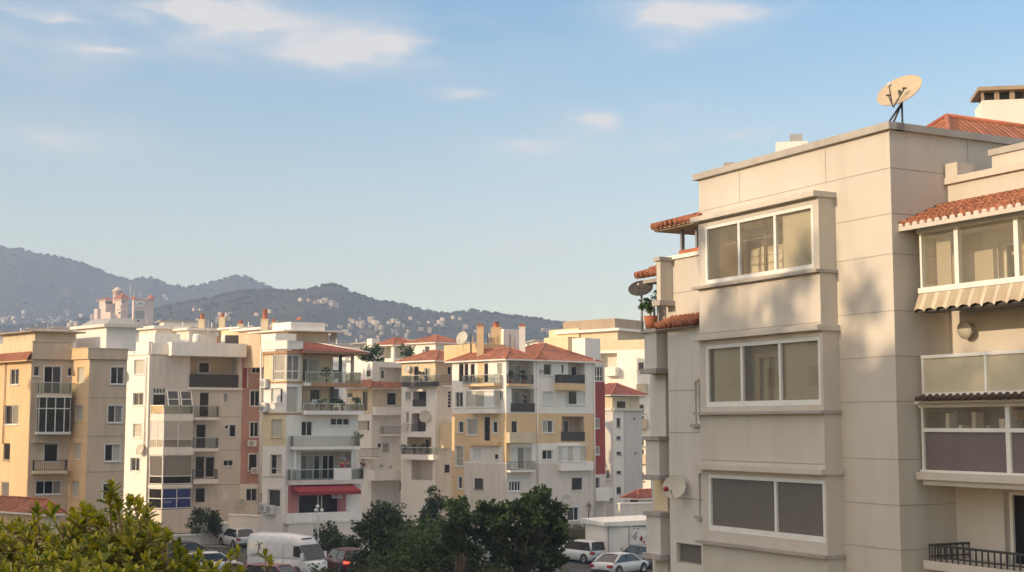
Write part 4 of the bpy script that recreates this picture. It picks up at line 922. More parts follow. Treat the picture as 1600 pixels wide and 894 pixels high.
# letters on the blue panel: a short row of pale marks with a line under it
gF = Fac(*Wf); b = MB(); ub_, zb_ = gF.hit(*B.cv(190, 762)); ue_, _ = gF.hit(*B.cv(217, 762)); hl = .22
for k in range(8):
    u = ub_ + (ue_ - ub_) * k / 7.5; h = hl * (1.6 if k == 0 else (1.25 if k == 7 else 1)); gF.box(b, u, u + .03, .003, .012, zb_, zb_ + h, M['letter'])
    if k % 3 != 1: gF.box(b, u + .03, u + .085, .003, .0115, zb_ + h * .42, zb_ + h * .56, M['letter'])
gF.box(b, ub_ + .3, ue_ - .2, .003, .012, zb_ - .16, zb_ - .11, M['letter']); b.build('lettering', bl_)
# terrace on top of the bays, its glass rail and tilted skylights
o = bayring(414, 416, M['white'], 'balcony', .03); zf = yB(414); zr = yB(380)
for W in (Wl, Wf, Wr): g = Fac(*W); B.rail(o, g, .02, g.L - .02, 0, .03, zf, zr, 'glass')
B.win(B2, (146, 338, 196, 383), 1, ('glass',), sill=0); B.win(B2, (146, 315, 196, 336), 4, ('glass_g',), sill=0, fw=.07)
for x0, x1 in ((204, 250), (255, 300)):
    ua, ub_ = B2.hit(*B.cv(x0, 350), .5)[0], B2.hit(*B.cv(x1, 350), .5)[0]; b = MB(); zA, zB_ = yB(322), yB(384); fr = M['frame']
    for u in (ua, ub_ - .08): b.hexa([B2.pt(u, .75, zB_), B2.pt(u + .08, .75, zB_), B2.pt(u + .08, .68, zB_), B2.pt(u, .68, zB_), B2.pt(u, .12, zA), B2.pt(u + .08, .12, zA), B2.pt(u + .08, .05, zA), B2.pt(u, .05, zA)], fr)
    for k in (0.02, .45, .98): zz, pp = zB_ + (zA - zB_) * k, .72 - .62 * k; B2.box(b, ua + .08, ub_ - .08, pp - .04, pp + .04, zz - .05, zz + .05, fr)
    o = b.build('tilted_window', B.root); q = MB(); q.face([B2.pt(ua, .70, zB_), B2.pt(ub_, .70, zB_), B2.pt(ub_, .08, zA), B2.pt(ua, .08, zA)], M['glass_g']); q.build('pane', o)
# balconies to the right of the bays
for (dr, w2, bal, rail) in (((328, 332, 362, 428), None, (308, 382, 405, 428, 438), 'glass'), ((315, 456, 350, 547), None, (305, 505, 402, 548, 560), 'glass'), ((312, 580, 345, 662), (350, 580, 386, 660), (302, 630, 398, 668, 685), 'bars')):
    B.win(B2, dr, 1, ('glass_b',), 'frame_dk', .2, 0, 0, name='door')
    if w2: B.win(B2, w2, 1, ('glass_b',), 'frame', .15, 0, 0)
    B.balcony(B2, (bal[0], bal[1], bal[2], 0), bal[3], bal[4], .95, rail, 'white')
B.win(B2, (312, 703, 348, 757), 1, ('glass_b',), 'frame_dk', .3, 0, 0, name='door')
for r, n in (((420, 336, 437, 370), 1), ((425, 457, 439, 473), 1), ((443, 456, 468, 504), 1), ((420, 593, 457, 617), 2)): B.win(B2, r, n, ('glass',) if r[0] != 420 or n == 2 else ('vent',), trim=.04)
B.trimbox(B2, (414, 709, 440, 752), .002, .03, 'offwhite', 'meter_box')
jb = MB()
for y in (425, 555, 690): z = B2.hit(330, B.cv(0, y)[1])[1]; B2.box(jb, 0, B2.L, .001, .006, z - .025, z + .025, M['brown'])
jb.build('joint', B.root)
b = MB(); u = B3.hit(*B.cv(487, 240))[0]; u2 = B3.hit(*B.cv(512, 240))[0]; z0, z1 = B3.hit(*B.cv(500, 314))[1], B3.hit(*B.cv(500, 173))[1]
B3.zones.append((-1, u2, z0, z1 + 9, M['red'])); B3.zones.append((-1, 99, 0, B3.hit(*B.cv(530, 685))[1], M['offwhite'])); B3.box(b, u2, u2 + .1, .002, .05, z0, z1, M['frame']); B3.box(b, .0, u2 + .1, .002, .05, z1, z1 + .1, M['frame']); b.build('trim', B.root)
for r, pm in (((530, 195, 564, 256), 'glass'), ((524, 324, 561, 384), 'glass'), ((523, 446, 556, 503), 'glass'), ((518, 570, 551, 634), 'glass_b'), ((508, 704, 550, 753), 'glass')): B.win(B3, r, 2 if pm == 'glass' else 1, (pm,), trim=.08)
B.finish([b3 + hd(-24) * 11, b0 + hd(66) * 9], zt)
drain(B, B1, 120, 195, 560); drain(B, B3, 571, 165, 800, .09, 'white')
for (px_, y1, y0, Y, w, d, m, cap) in ((238, 541, 521, 126, 2.3, 2.6, 'white', 0), (240, 520, 514, 131, 2.6, 3, 'offwhite', .3), (292, 524, 516, 130, 2.6, 2.4, 'offwhite', .2)): P = gp(px_, Y); roofbox(B.root, P, w, d, zt, zy(P, y0), m, 66, cap=cap, over=.4)
for px_, yt, yb, pot in ((312, 500, 520, 0.5), (344, 497, 520, .35), (373, 508, 516, .35)): P = gp(px_, 132); chimney(B.root, P, zt, zy(P, yt), .55, 'cream', 1, pot)
b = MB(); P = gp(372, 128); roofbox(B.root, P, 3.4, 3, zt, zy(P, 513), 'paleyel', 66, cap=.15, capm='white')
aircon(B3, B3.hit(*B.cv(527, 540))[0], B3.hit(*B.cv(527, 540))[1], 'white air conditioner under the third window of the salmon strip'); aircon(B3, B3.hit(*B.cv(541, 646))[0], B3.hit(*B.cv(541, 646))[1], 'white air conditioner under the lowest salmon strip window')
def wdish(f, cvp, r, label, face=(-.6, -.75, .3), col='blind', out=.35): u, z = f.hit(*cvp); n = f.n; return dish(f.pt(u, out, z), face, r, label, col, (-n.x * out, -n.y * out, -.05))
wdish(B1, B.cv(38, 265), .5, 'pale satellite dish on the left edge of the white and greige building'); wdish(B1, B.cv(108, 552), .5, 'pale satellite dish beside the lowest glazed bays of the white and greige building'); wdish(B2, B.cv(484, 762), .42, 'small white satellite dish on a pole near the bottom of the salmon strip', (-.3, -.9, .3))

rq = random.Random(12)
for (bl, zt_, xs_, Y_) in ((B, zt, (225, 250, 262, 285, 305, 322, 350, 362), 128), (A, zt2, (70, 90, 150, 176), 108)):
    for x in xs_:
        P = gp(x, Y_ + rq.uniform(-1, 3)); k = rq.random(); b = MB()
        if k < .4: w_ = rq.uniform(.3, .7); b.box((P.x - w_, P.y - .4, zt_), (P.x + w_, P.y + .4, zt_ + rq.uniform(.9, 1.5)), M[rq.choice(['dkpanel', 'white', 'vent', 'offwhite'])]); b.build('roof_unit', bl.root)
        elif k < .7: b.bar((P.x, P.y, zt_), (P.x, P.y, zt_ + rq.uniform(2.2, 3.6)), .03, M['steel'], 5); b.build('antenna', bl.root)
        else: b.lathe((P.x, P.y, zt_), [(.001, 0), (.42, 0), (.42, 1.2), (.3, 1.35), (.001, 1.4)], M['plasticw'], 14); b.build('water_tank', bl.root)
# ---------- C: building with the corner bay, glass balconies and the red awning
C = Bld('apartment_building', 'pale yellow and white apartment building with glass balconies and a red awning', 'apartment building', gp(447, 115)); C.cv = conv(360, 480, 2.4846); cC2 = conv(400, 490, 4.47); cC = C.cv
k1 = gp(447, 115); k0 = along(k1, -52, 411); k2 = along(k1, 40, 471); k3 = along(k2, 62, 560)
zt = zy(k1, 548); C1 = C.fac(k0, k1, zt, M['paleyel']); C2_ = C.fac(k1, k2, zt, M['white']); C3 = C.fac(k2, k3, zy(k2, 603), M['white'])
zl = [zy(k1, y) for y in (548, 596, 645, 697, 752)]
for f in (C1, C2_): f.zones.append((-1, 99, zl[2], zl[1], M['white'])); f.zones.append((-1, 99, 0, zl[3], M['white']))
for z_ in (zl[2],): pass
C2_.zones.append((-1, 99, zl[3], zl[2], M['white'])); C2_.zones.append((-1, 99, zl[1], zl[0], M['paleyel']))
C.cv = cC2
C.win(C1, (120, 288, 200, 466), 1, ('frost', ), hs=(.36,), fw=.09, sill=0, trim=.05); C.win(C2_, (213, 288, 305, 466), 2, ('curtain',), hs=(.36,), fw=.09, sill=0, trim=.05)
C.win(C1, (108, 522, 186, 624), [.72], ('blind_w', 'glass'), trim=.06); C.win(C2_, (212, 512, 292, 690), 1, ('blind',), fw=.03, sill=0); C.win(C1, (106, 740, 182, 865), 1, ('blind',), fm='cream')
C.cv = cC
C.win(C1, (156, 572, 200, 650), 2, ('glass', 'blind'), hs=(.3,), trim=.05); C.win(C1, (146, 707, 194, 776), 1, ('glass_g',), trim=.07, fw=.08)
bb = MB()
for z_ in (zl[1], zl[2]):
    C1.box(bb, 0, C1.L + .05, .002, .06, z_ - .12, z_, M['bronze']); C2_.box(bb, -.0, C2_.L, .002, .061, z_ - .12, z_, M['bronze'])
C1.box(bb, -.05, C1.L + .12, .002, .16, zl[0] - .25, zl[0], M['bronze']); C2_.box(bb, 0, C2_.L, .002, .16, zl[0] - .25, zl[0], M['bronze']); z_ = zl[3] - 2.55; C1.box(bb, 0, C1.L, .002, .02, z_ - .04, z_, M['brown']); bb.pieces('band', C.root)
# white parapet above the bay, roof to the right
for f in (C1, C2_): C.cv = cC2; C.parapet(f, 190, 248, .05, 'white', (.0, .0))
C.cv = cC
# third storey: wall with window strip, door; glass balcony across
def lvl(f, y): return C3.hit(520, cC(0, y)[1])[1]
C.win(C3, (275, 443, 318, 500), 2, ('glass', 'glass_b'), sill=0, name='door'); C.win(C3, (388, 431, 462, 459), 3, ('glass',), trim=.03, fw=.07)
C.balcony(C3, (246, 499, 505, 0), 541, 553, 1.35, 'glass', 'white')
# second storey, dark recess with sliding doors
lg = C.loggia(C3, (258, 563, 468, 668), 1.2, M['greige'], M['greige']); C.win(lg, (262, 575, 345, 668), [.4, .72], ('curtain', 'frost', 'glass_g'), hole=False, dep=-.06, sill=0, name='door'); C.win(lg, (352, 572, 402, 668), 2, ('glass_b',), hole=False, dep=-.08, sill=0, name='door', fw=.09)
C.win(C3, (428, 571, 446, 588), 2, ('glass',), hole=False, dep=-.004)
bo, bi = C.balcony(C3, (236, 628, 518, 0), 671, 688, 1.3, None, 'greige'); u0, u1, zb_, zf_, zt_ = bi
um1, um2 = C3.hit(*cC(402, 650), 1.3)[0], C3.hit(*cC(470, 650), 1.3)[0]
C.rail(bo, C3, u0, um1, .05, 1.28, zf_ + .002, zt_, 'glass', (1, 0)); C.rail(bo, C3, um1, um2, .05, 1.28, zf_ + .002, zt_ + .05, 'white', (0, 0)); C.rail(bo, C3, um2 + .02, u1, .05, 1.28, zf_ + .002, zt_, 'glass', (0, 1))
b = MB()
for x in (248, 470): u = C3.hit(*cC(x, 620), 1.1)[0]; C3.box(b, u, u + .16, .95, 1.1, zf_ + .003, C3.hit(520, cC(0, 553)[1])[1], M['frame'])
b.pieces('column', bo)
# ground storey stands forward: pink walls round a dark opening
pg_ = .9; ua_ = C3.hit(*cC(222, 760), pg_)[0]; zg = lvl(C3, 689)
GF = Fac(C3.pt(ua_, pg_, 0).xy, C3.pt(C3.L, pg_, 0).xy, 0, zg, M['white']); C.facs.append(GF); GL = Fac(C3.pt(ua_, -1.6, 0).xy, C3.pt(ua_, pg_, 0).xy, 0, zg, M['white']); C.facs.append(GL)
C.mb.face([(*C3.pt(ua_, -1.6, 0).xy, zg), (*C3.pt(ua_, pg_, 0).xy, zg), (*C3.pt(C3.L, pg_, 0).xy, zg), (*C3.pt(C3.L, 0, 0).xy, zg)], M['greige'])
C.zone(GF, (215, 640, 262, 860), M['pink']); C.zone(GF, (415, 640, 449, 860), M['pink'])
C.loggia(GF, (262, 700, 415, 803), .85, M['dkpanel'], M['dkpanel']); b = MB()
for x in (338, 352): u = GF.hit(*cC(x, 750), -.1)[0]; z0, z1 = GF.hit(*cC(x, 803), -.1)[1], GF.hit(*cC(x, 702), -.1)[1]; GF.box(b, u, u + .08, -.15, -.05, z0, z1, M['frame'])
b.pieces('column', C.root)
C3b, C3 = C3, GF
u0, u1 = C3.hit(*cC(240, 690), .2)[0], C3.hit(*cC(476, 690), .2)[0]; za_, zb2 = lvl(C3, 688), C3.hit(520, cC(0, 728)[1], 1.2)[1]; b = MB(); q = C3.pt
b.face([q(u0, .05, za_), q(u0 + .15, 1.3, zb2 + .30), q(u1 + .3, 1.3, zb2 + .30), q(u1, .05, za_)], M['redcloth']); b.face([q(u0 + .15, 1.3, zb2 + .30), q(u0 + .15, 1.3, zb2), q(u1 + .3, 1.3, zb2), q(u1 + .3, 1.3, zb2 + .30)], M['redcloth']); b.face([q(u0, .05, za_), q(u0 + .0, .1, zb2 + .2), q(u0 + .15, 1.3, zb2 + .30)], M['redcloth'])
b.build('awning', C.root)
bo, bi = C.balcony(C3, (218, 797, 476, 0), 828, 838, 1.35, 'white', 'offwhite'); u0, u1, zb_, zf_, zt_ = bi; b = MB(); C3.box(b, u0 + .2, u1 + .5, .003, 1.3, 0, zb_ - .002, M['greige']); b.build('terrace_base', C.root)
aircon(C3, C3.hit(*cC(409, 740))[0], C3.hit(*cC(409, 741))[1], 'white air conditioner under the red awning')
C3 = C3b
# top two storeys: open corner terraces, body set back
z4, z5 = zy(k2, 648), zy(k2, 603); zr = zy(k2, 549)

kq = k2 + hd(-20) * 1.5; kp = along(kq, 62, 519)
T4 = C.fac(kq, kp, zr, M['cream'], z4 + .02)
# floor slab of the 4th storey terrace with glass, floor of the 5th
C3.z1 = z4
C.cv = cC2
C.win(T4, (376, 528, 450, 618), 1, ('glass',), sill=0, name='door'); C.win(T4, (322, 312, 436, 478), [.35], ('glass_g', 'frost'), sill=0, name='door', fw=.08); T4.zones.append((-1, 99, z5 - .1, 99, M['paleyel']))
s4 = Fac(k2, k3); b = MB(); s4.box(b, 0, s4.L + .15, -5, .9, z4 + .001, z4 + .32, M['white']); o4 = b.build('balcony', C.root)
u0 = s4.hit(*cC2(330, 690), .85)[0]; C.rail(o4, s4, u0, s4.L + .1, -3, .88, z4 + .33, s4.hit(*cC2(600, 628), .85)[1], 'glass', (0, 1))
b = MB(); s4.box(b, 0, s4.L + .05, -5, .55, z5 + .001, z5 + .26, M['white']); s4.box(b, .6, s4.L + .12, .551, .62, z5 - .02, z5 + .27, M['bronze']); o5 = b.build('balcony', C.root)
u0 = s4.hit(*cC2(345, 470), .5)[0]; C.rail(o5, s4, u0, s4.L, -3, .5, z5 + .27, s4.hit(*cC2(560, 408), .5)[1], 'glass', (0, 1))
b = MB()
for x, pp in ((676, .3), (592, -1.0)):
    u = s4.hit(*cC2(x, 380), pp)[0]; s4.box(b, u - .12, u + .12, pp - .2, pp, z5 + .27, zr - .1, M['brown'] if x > 600 else M['frame_dk'])
u = s4.hit(*cC2(535, 560), -1.3)[0]; s4.box(b, u - .15, u + .15, -1.6, -1.3, z4 + .33, z5, M['frame_dk']); b.pieces('column', C.root)
b = MB(); rA, rB = s4.pt(-.1, .6, 0), s4.pt(s4.L + .5, .9, 0); s4.box(b, -.2, s4.L + .55, -5, .85, zr - .16, zr - .02, M['bronze'])
rd = s4.pt(-.1, -2.6, 0); zap = s4.hit(*cC2(400, 203), -2.2)[1]; L_ = s4.L
P_ = lambda u, p_, z_: s4.pt(u, p_, z_)
b.face([P_(-.2, .9, zr), P_(L_ + .6, .9, zr), P_(L_ * .42, -2.4, zap), P_(-.2, -2.4, zap)], M['tile_dk']); b.face([P_(L_ + .6, .9, zr), P_(L_ + .6, -5.1, zr), P_(L_ * .42, -2.4, zap)], M['tile_dk']); b.face([P_(L_ + .6, -5.1, zr), P_(-.2, -5.1, zr), P_(-.2, -2.4, zap), P_(L_ * .42, -2.4, zap)], M['tile_dk']); b.face([P_(-.2, -5.1, zr), P_(-.2, .9, zr), P_(-.2, -2.4, zap)], M['tile_dk'])
b.bar(P_(L_ + .6, .9, zr + .02), P_(L_ * .42, -2.4, zap), .06, M['white'], 6); b.build('tiled_roof', C.root)
for f in C.facs: f.wall(C.mb)
def shut(bld, pts, z0, z1, m):
    for a, c in zip(pts, pts[1:]): g = Fac(a, c); g.quad(bld.mb, 0, g.L, 0, z0, z1, m)
shut(C, [k3, k3 + hd(-20) * 8, k0 + hd(38) * 10, k0], 0, z4, M['white']); C.mb.face([(*v, z4 - .01) for v in (k0, k1, k2, k3, k3 + hd(-20) * 8, k0 + hd(38) * 10)], M['concrete'])
shut(C, [k2, kq], z4, zr, M['cream']); shut(C, [kp, kp + hd(-20) * 4, k0 + hd(38) * 7, k0], z4, zr, M['paleyel']); C.mb.face([(*v, zr - .03) for v in (k0, k1, k2, kq, kp, kp + hd(-20) * 4, k0 + hd(38) * 7)], M['concrete'])
C.mb.build('wall', C.root); C.cv = cC
P = gp(447, 119); zc = zy(P, 529); o_, f_ = roofbox(C.root, P, 3.6, 3.4, zr, zy(P, 518), 'paleyel', 66, cap=.12, capm='white', over=.9); P = gp(452, 118.5); roofbox(C.root, P, 3.0, 2.6, zy(P, 517), zy(P, 503), 'white', 66); P = gp(428, 117.5); roofbox(C.root, P, 1.8, 2, zr, zy(P, 521), 'white', 66)
P = gp(410, 124); o_, f_ = roofbox(C.root, P, 3, 4, zr - 1, zy(P, 515), 'tan', 66, cap=.2, capm='white', over=.5)
P = gp(411, 123); chimney(C.root, P, zr, zy(P, 500), .62, 'cream', 1, .85); P = gp(425, 124); chimney(C.root, P, zr, zy(P, 505), .4, 'cream', 1, .3)
drain(C, C1, 120, 150, 680, .07)
uu, zz = C1.hit(*cC(134, 300)); aircon(C1, max(.3, uu), zz - .3, 'round fan air conditioner on the side wall below the corner bay', .7, .75, .35); uu, zz = C1.hit(*cC(137, 392)); aircon(C1, max(.3, uu), zz - .3, 'white air conditioner on the side wall one storey below the corner bay', .7, .75, .35)
uu, zz = C1.hit(*cC(132, 778)); aircon(C1, uu + .2, zz - .35, 'lower air conditioner beside the ground floor window of the glass balcony building', .75, .75, .35); aircon(C1, uu + 1.0, zz - .5, 'air conditioner nearest the pink wall by the ground floor window', .75, .75, .35)
P = s4.pt(s4.hit(*cC(397, 122), -3)[0], -2.8, 0); dish((P.x, P.y, zy(P, 527)), (-.5, -.8, .3), .42, 'pale oval satellite dish on a pole above the dark red roof', 'cream' if False else 'blind', None, pole=1.0)
P = gp(464, 119); dish((P.x, P.y, zy(P, 498)), (-.3, -.5, .8), .25, 'tiny orange dish on top of the white roof box', 'clay', None, pole=.6)
# plants and furniture seen on the balconies
for x, y, r_, h_, lab in ((373, 240, .45, 1.2, 'round dark plant on the top terrace behind the glass rail'),): P = s4.pt(s4.hit(*cC(x, 262), .2)[0], .2, z5 + .28); plant(P, r_, h_, lab, rnd, n=120)
for x, lab in ((352, 'leafy plant at the left of the planted balcony'), (412, 'leafy plant in the middle of the planted balcony'), (436, 'leafy plant right of the middle on the planted balcony'), (490, 'leafy plant at the right end of the planted balcony')): P = s4.pt(s4.hit(*cC(x, 400), .4)[0], .4, z4 + .33); plant(P, .4, 1.0, lab, rnd, n=110, group='plants on the planted balcony')
P = C3.pt(C3.hit(*cC(494, 530), .9)[0], .9, C3.hit(*cC(494, 541), .9)[1]); plant(P, .45, 1.3, 'plant in the right corner of the long glass balcony', rnd, n=120)
def chair(P, rz, label, m='frame', group='chairs on the balconies'):
    t = thing('balcony_chair', label, 'chair', P, (0, 0, rz), group); b = MB(); b.box((-.24, -.24, .40), (.24, .24, .45), M[m]); b.build('seat', t, True); b = MB(); b.box((-.24, .2, .46), (.24, .25, .95), M[m]); b.build('backrest', t, True)
    for sx in (-1, 1):
        for sy in (-1, 1): b = MB(); b.bar((sx * .2, sy * .2, 0), (sx * .2, sy * .2, .4), .025, M[m], 5); b.build('leg', t, True)
    return t
for x, rz_, lab in ((330, .5, 'white chair left of the dark door on the planted balcony'), (345, 2.8, 'second white chair left of the dark door on the planted balcony')): chair(s4.pt(s4.hit(*cC(x, 400), -.3)[0], -.3, z4 + .33), rz_, lab)
chair(s4.pt(s4.hit(*cC(405, 280), .1)[0], .0, z5 + .28), 1, 'pale chair on the top terrace behind the glass rail')

# ---------- D: stepped white and yellow building between the awning building and the red roofed one
D = Bld('apartment_building', 'stepped white and yellow building with a red tiled ledge behind the dark trees', 'apartment building', gp(582, 138)); D.cv = conv(540, 500, 2.795)
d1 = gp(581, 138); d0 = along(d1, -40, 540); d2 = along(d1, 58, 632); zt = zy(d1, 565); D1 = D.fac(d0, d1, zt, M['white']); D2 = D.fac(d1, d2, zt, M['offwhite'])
for f, m_ in ((D1, 'paleyel'), (D2, 'cream')): D.zoney(f, 296, 412, M[m_])
D.win(D1, (88, 219, 110, 250), 1, ('glass',)); lg = D.loggia(D2, (148, 208, 250, 274), 1.1); D.win(D2, (152, 218, 168, 258), 1, ('glass',), hole=False, dep=-.01)
def ledge(f, y0, y1, p, m='tile', e=(0, 0)):
    xm = (r_px(f.A) + r_px(f.B)) / 2; zh, ze = f.hit(xm, D.cv(0, y0)[1])[1], f.hit(xm, D.cv(0, y1)[1], p)[1]; b = MB(); b.face([f.pt(-e[0] * .2, .01, zh), f.pt(-e[0], p, ze), f.pt(f.L + e[1], p, ze), f.pt(f.L + e[1] * .2, .01, zh)], M[m]); f.box(b, -e[0] * .3, f.L + e[1] * .3, .005, p * .9, ze - .12, ze - .03, M['white']); return b.build('tiled_ledge', D.root)
ledge(D1, 262, 294, .8, 'tile', (0, .8)); ledge(D2, 270, 296, .8, 'tile', (.8, 0))
D.win(D1, (6, 318, 30, 340), 1, ('glass',)); D.win(D1, (74, 312, 96, 396), 1, ('glass_b',), 'wood', sill=0, name='door'); D.win(D2, (181, 317, 222, 373), 1, ('glass',))
D.balcony(D2, (133, 379, 262, 0), 410, 416, .9, 'white', 'white'); D.win(D1, (50, 440, 104, 484), [.75], ('frost', 'glass'), trim=.07); D.win(D2, (160, 538, 192, 581), 1, ('frost',), trim=.03); D.win(D2, (140, 538, 157, 559), 1, ('glass',))
D.balcony(D2, (168, 466, 262, 0), 498, 506, .8, 'bars', 'white')
bo, bi = D.balcony(D2, (125, 656, 318, 0), 690, 700, 1.6, 'white', 'white'); D.win(D2, (235, 705, 262, 745), 1, ('glass_b',), sill=0, name='door'); D.win(D2, (148, 629, 165, 646), 1, ('vent',)); D.win(D2, (188, 636, 202, 650), 1, ('vent',))
bo, bi = D.balcony(D1, (20, 560, 118, 0), 600, 606, .8, 'bars', 'white')
D.finish([d2 + hd(-32) * 9, d0 + hd(55) * 9], zt)
for px_, py_ in ((566, 562), (574, 562), (583, 562)): P = gp(px_, 140); plant((P.x, P.y, zt), .75, 1.5, ('small bushy plant at the left of the rooftop terrace' if px_ == 566 else 'middle bushy plant of the rooftop terrace' if px_ == 574 else 'tallest bushy plant of the rooftop terrace'), rnd, n=200, pot=False, group='plants on the roof terrace', size=.3)

# ---------- E: building with the pale top and red hip roof
E = Bld('apartment_building', 'narrow white building with a yellow top storey and red hipped roof', 'apartment building', gp(682, 134)); E.cv = conv(540, 500, 2.795)
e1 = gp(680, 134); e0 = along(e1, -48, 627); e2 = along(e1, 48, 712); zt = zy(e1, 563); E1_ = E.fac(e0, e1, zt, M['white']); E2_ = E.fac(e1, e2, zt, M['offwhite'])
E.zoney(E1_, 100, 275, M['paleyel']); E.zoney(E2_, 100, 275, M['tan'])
E.win(E1_, (298, 203, 318, 268), 1, ('glass_b',), 'wood', sill=0, name='door'); E.win(E1_, (345, 210, 368, 268), 2, ('glass', 'frost'), sill=0, name='door'); E.win(E1_, (390, 200, 422, 228), 1, ('blind',)) if False else None
E.balcony(E1_, (244, 241, 384, 0), 271, 290, .8, 'glass', 'dkpanel'); E.win(E1_, (262, 313, 285, 350), 1, ('frost',), trim=.03)
lg = E.loggia(E1_, (294, 312, 352, 378), .9, M['greige'], M['dkpanel']); u0, u1, z0, z1 = E1_.rect(*E.px((294, 348, 352, 378))); E.rail(E.root, E1_, u0, u1, 0, .05, z0, z1, 'panel')
E.win(E1_, (262, 402, 276, 452), 1, ('frost',)); lg = E.loggia(E1_, (288, 408, 350, 487), .9, M['greige'], M['dkpanel']); u0, u1, z0, z1 = E1_.rect(*E.px((288, 455, 350, 487))); E.rail(E.root, E1_, u0, u1, 0, .05, z0, z1, 'bars')
lg = E.loggia(E1_, (268, 512, 375, 586), 1.2, M['cream'], M['tan']); E.win(lg, (348, 520, 372, 586), 1, ('glass_b',), hole=False, dep=-.02, sill=0, name='door')
E.balcony(E1_, (242, 556, 384, 0), 588, 610, .7, 'glass', 'white'); E.loggia(E1_, (288, 612, 380, 700), 1.0, M['greige'], M['greige'])
E.win(E2_, (446, 203, 464, 240), 1, ('glass',)); E.win(E2_, (447, 310, 463, 384), 1, ('glass',), hs=(.2, .4, .6, .8)); E.balcony(E2_, (430, 240, 470, 0), 285, 292, .6, 'bars', 'white'); E.balcony(E2_, (428, 450, 474, 0), 520, 560, .7, 'paleyel', 'paleyel'); E.win(E2_, (432, 630, 458, 670), 1, ('glass',))
L1 = (e1 - e0).length; L2 = (e2 - e1).length; E.finish([e2 + hd(-48) * L1], zt); b = MB(); hip(b, e1, e2 + hd(48) * 1.5, e2 + hd(48) * 1.5 + hd(-48) * L1, e0, zt, 1.1, .45, 'tile', .14, 'white'); b.build('roof', E.root)
drain(E, E1_, 396, 290, 505)
wdish(E1_, E.cv(280, 214), .38, 'round dish beside the brown door of the narrow white building'); wdish(E1_, E.cv(357, 421), .58, 'large grey dish on the white front of the narrow white building', (-.3, -.9, .2)); wdish(E1_, E.cv(267, 466), .38, 'small grey dish below the large one on the narrow white building')
for x, y, lab in ((330, 262, 'dark potted plant between the two doors of the yellow top storey'),): u, z = E1_.hit(*E.cv(x, 271), .4); plant(E1_.pt(u, .4, z), .3, 1.0, lab, rnd, n=80)
for i, x in enumerate((255, 300, 335)): u, z = E1_.hit(*E.cv(x, 588), .35); plant(E1_.pt(u, .35, z), .35, .9, ('leftmost', 'middle', 'rightmost')[i] + ' of the three balcony plants above the trees', rnd, n=90, group='balcony plants above the trees')

# ---------- F: the central building with the yellow band and red hip roofs
Fb = Bld('apartment_building', 'central white building with a yellow band, red hipped roofs and red side strip', 'apartment building', gp(791, 124)); Fb.cv = conv(680, 480, 2.482)
f1 = gp(791, 123.5); f0 = along(f1, -44, 706); f2 = along(f1, 55, 930); zt = zy(f1, 561); Fl = Fb.fac(f0, f1, zt, M['white']); Fr = Fb.fac(f1, f2, zt, M['white'])
for f in (Fl, Fr): Fb.zoney(f, 605, 900, M['greige'])
Fb.zoney(Fl, 412, 600, M['yellow']); Fb.zone(Fl, (60, 600, 112, 770), M['yellow']); Fb.zone(Fl, (165, 200, 188, 300), M['yellow']); Fb.zone(Fl, (135, 540, 262, 600), M['offwhite'])
Fb.zoney(Fr, 412, 528, M['yellow']); Fb.zone(Fr, (560, 528, 620, 600), M['yellow']); Fb.zone(Fr, (270, 528, 292, 600), M['yellow'])
for r in ((92, 220, 110, 289), (113, 220, 128, 289), (137, 220, 153, 291), (190, 218, 205, 291)): Fb.win(Fl, r, 1, ('glass_b',), 'wood', sill=0, name='door')
Fb.win(Fl, (241, 216, 260, 262), 1, ('frost',)); Fb.balcony(Fl, (105, 262, 228, 0), 297, 307, .9, 'glass', 'yellow')
Fb.win(Fl, (78, 329, 107, 388), 2, ('glass_g', 'glass')); Fb.glazed(Fl, (120, 326, 228, 386), .75, [.33, .66], (), ('blind', 'frost', 'blind_w')); Fb.win(Fl, (244, 326, 264, 360), 2, ('frost',), trim=.04)
Fb.trimbox(Fl, (120, 392, 228, 412), .003, .75, 'white', 'bay_spandrel'); Fb.win(Fl, (90, 443, 110, 487), 1, ('glass_g',), trim=.04); Fb.win(Fl, (123, 433, 163, 495), 1, ('frost',), trim=.05); Fb.win(Fl, (190, 426, 212, 518), 1, ('glass',), 'frame_dk', sill=0); Fb.win(Fl, (223, 443, 242, 487), 1, ('glass',), trim=.04)
Fb.trimbox(Fl, (128, 522, 240, 537), .003, .35, 'yellow', 'ledge'); Fb.win(Fl, (79, 538, 109, 617), 1, ('frost',), hs=(.4,), trim=.04); Fb.win(Fl, (149, 548, 180, 597), 1, ('blind_w',), sill=0); Fb.win(Fl, (228, 569, 244, 591), 1, ('glass',)); Fb.win(Fl, (88, 657, 105, 704), 1, ('glass_g',), trim=.05); Fb.win(Fl, (152, 664, 186, 704), 1, ('glass_g',), 'frame_dk')
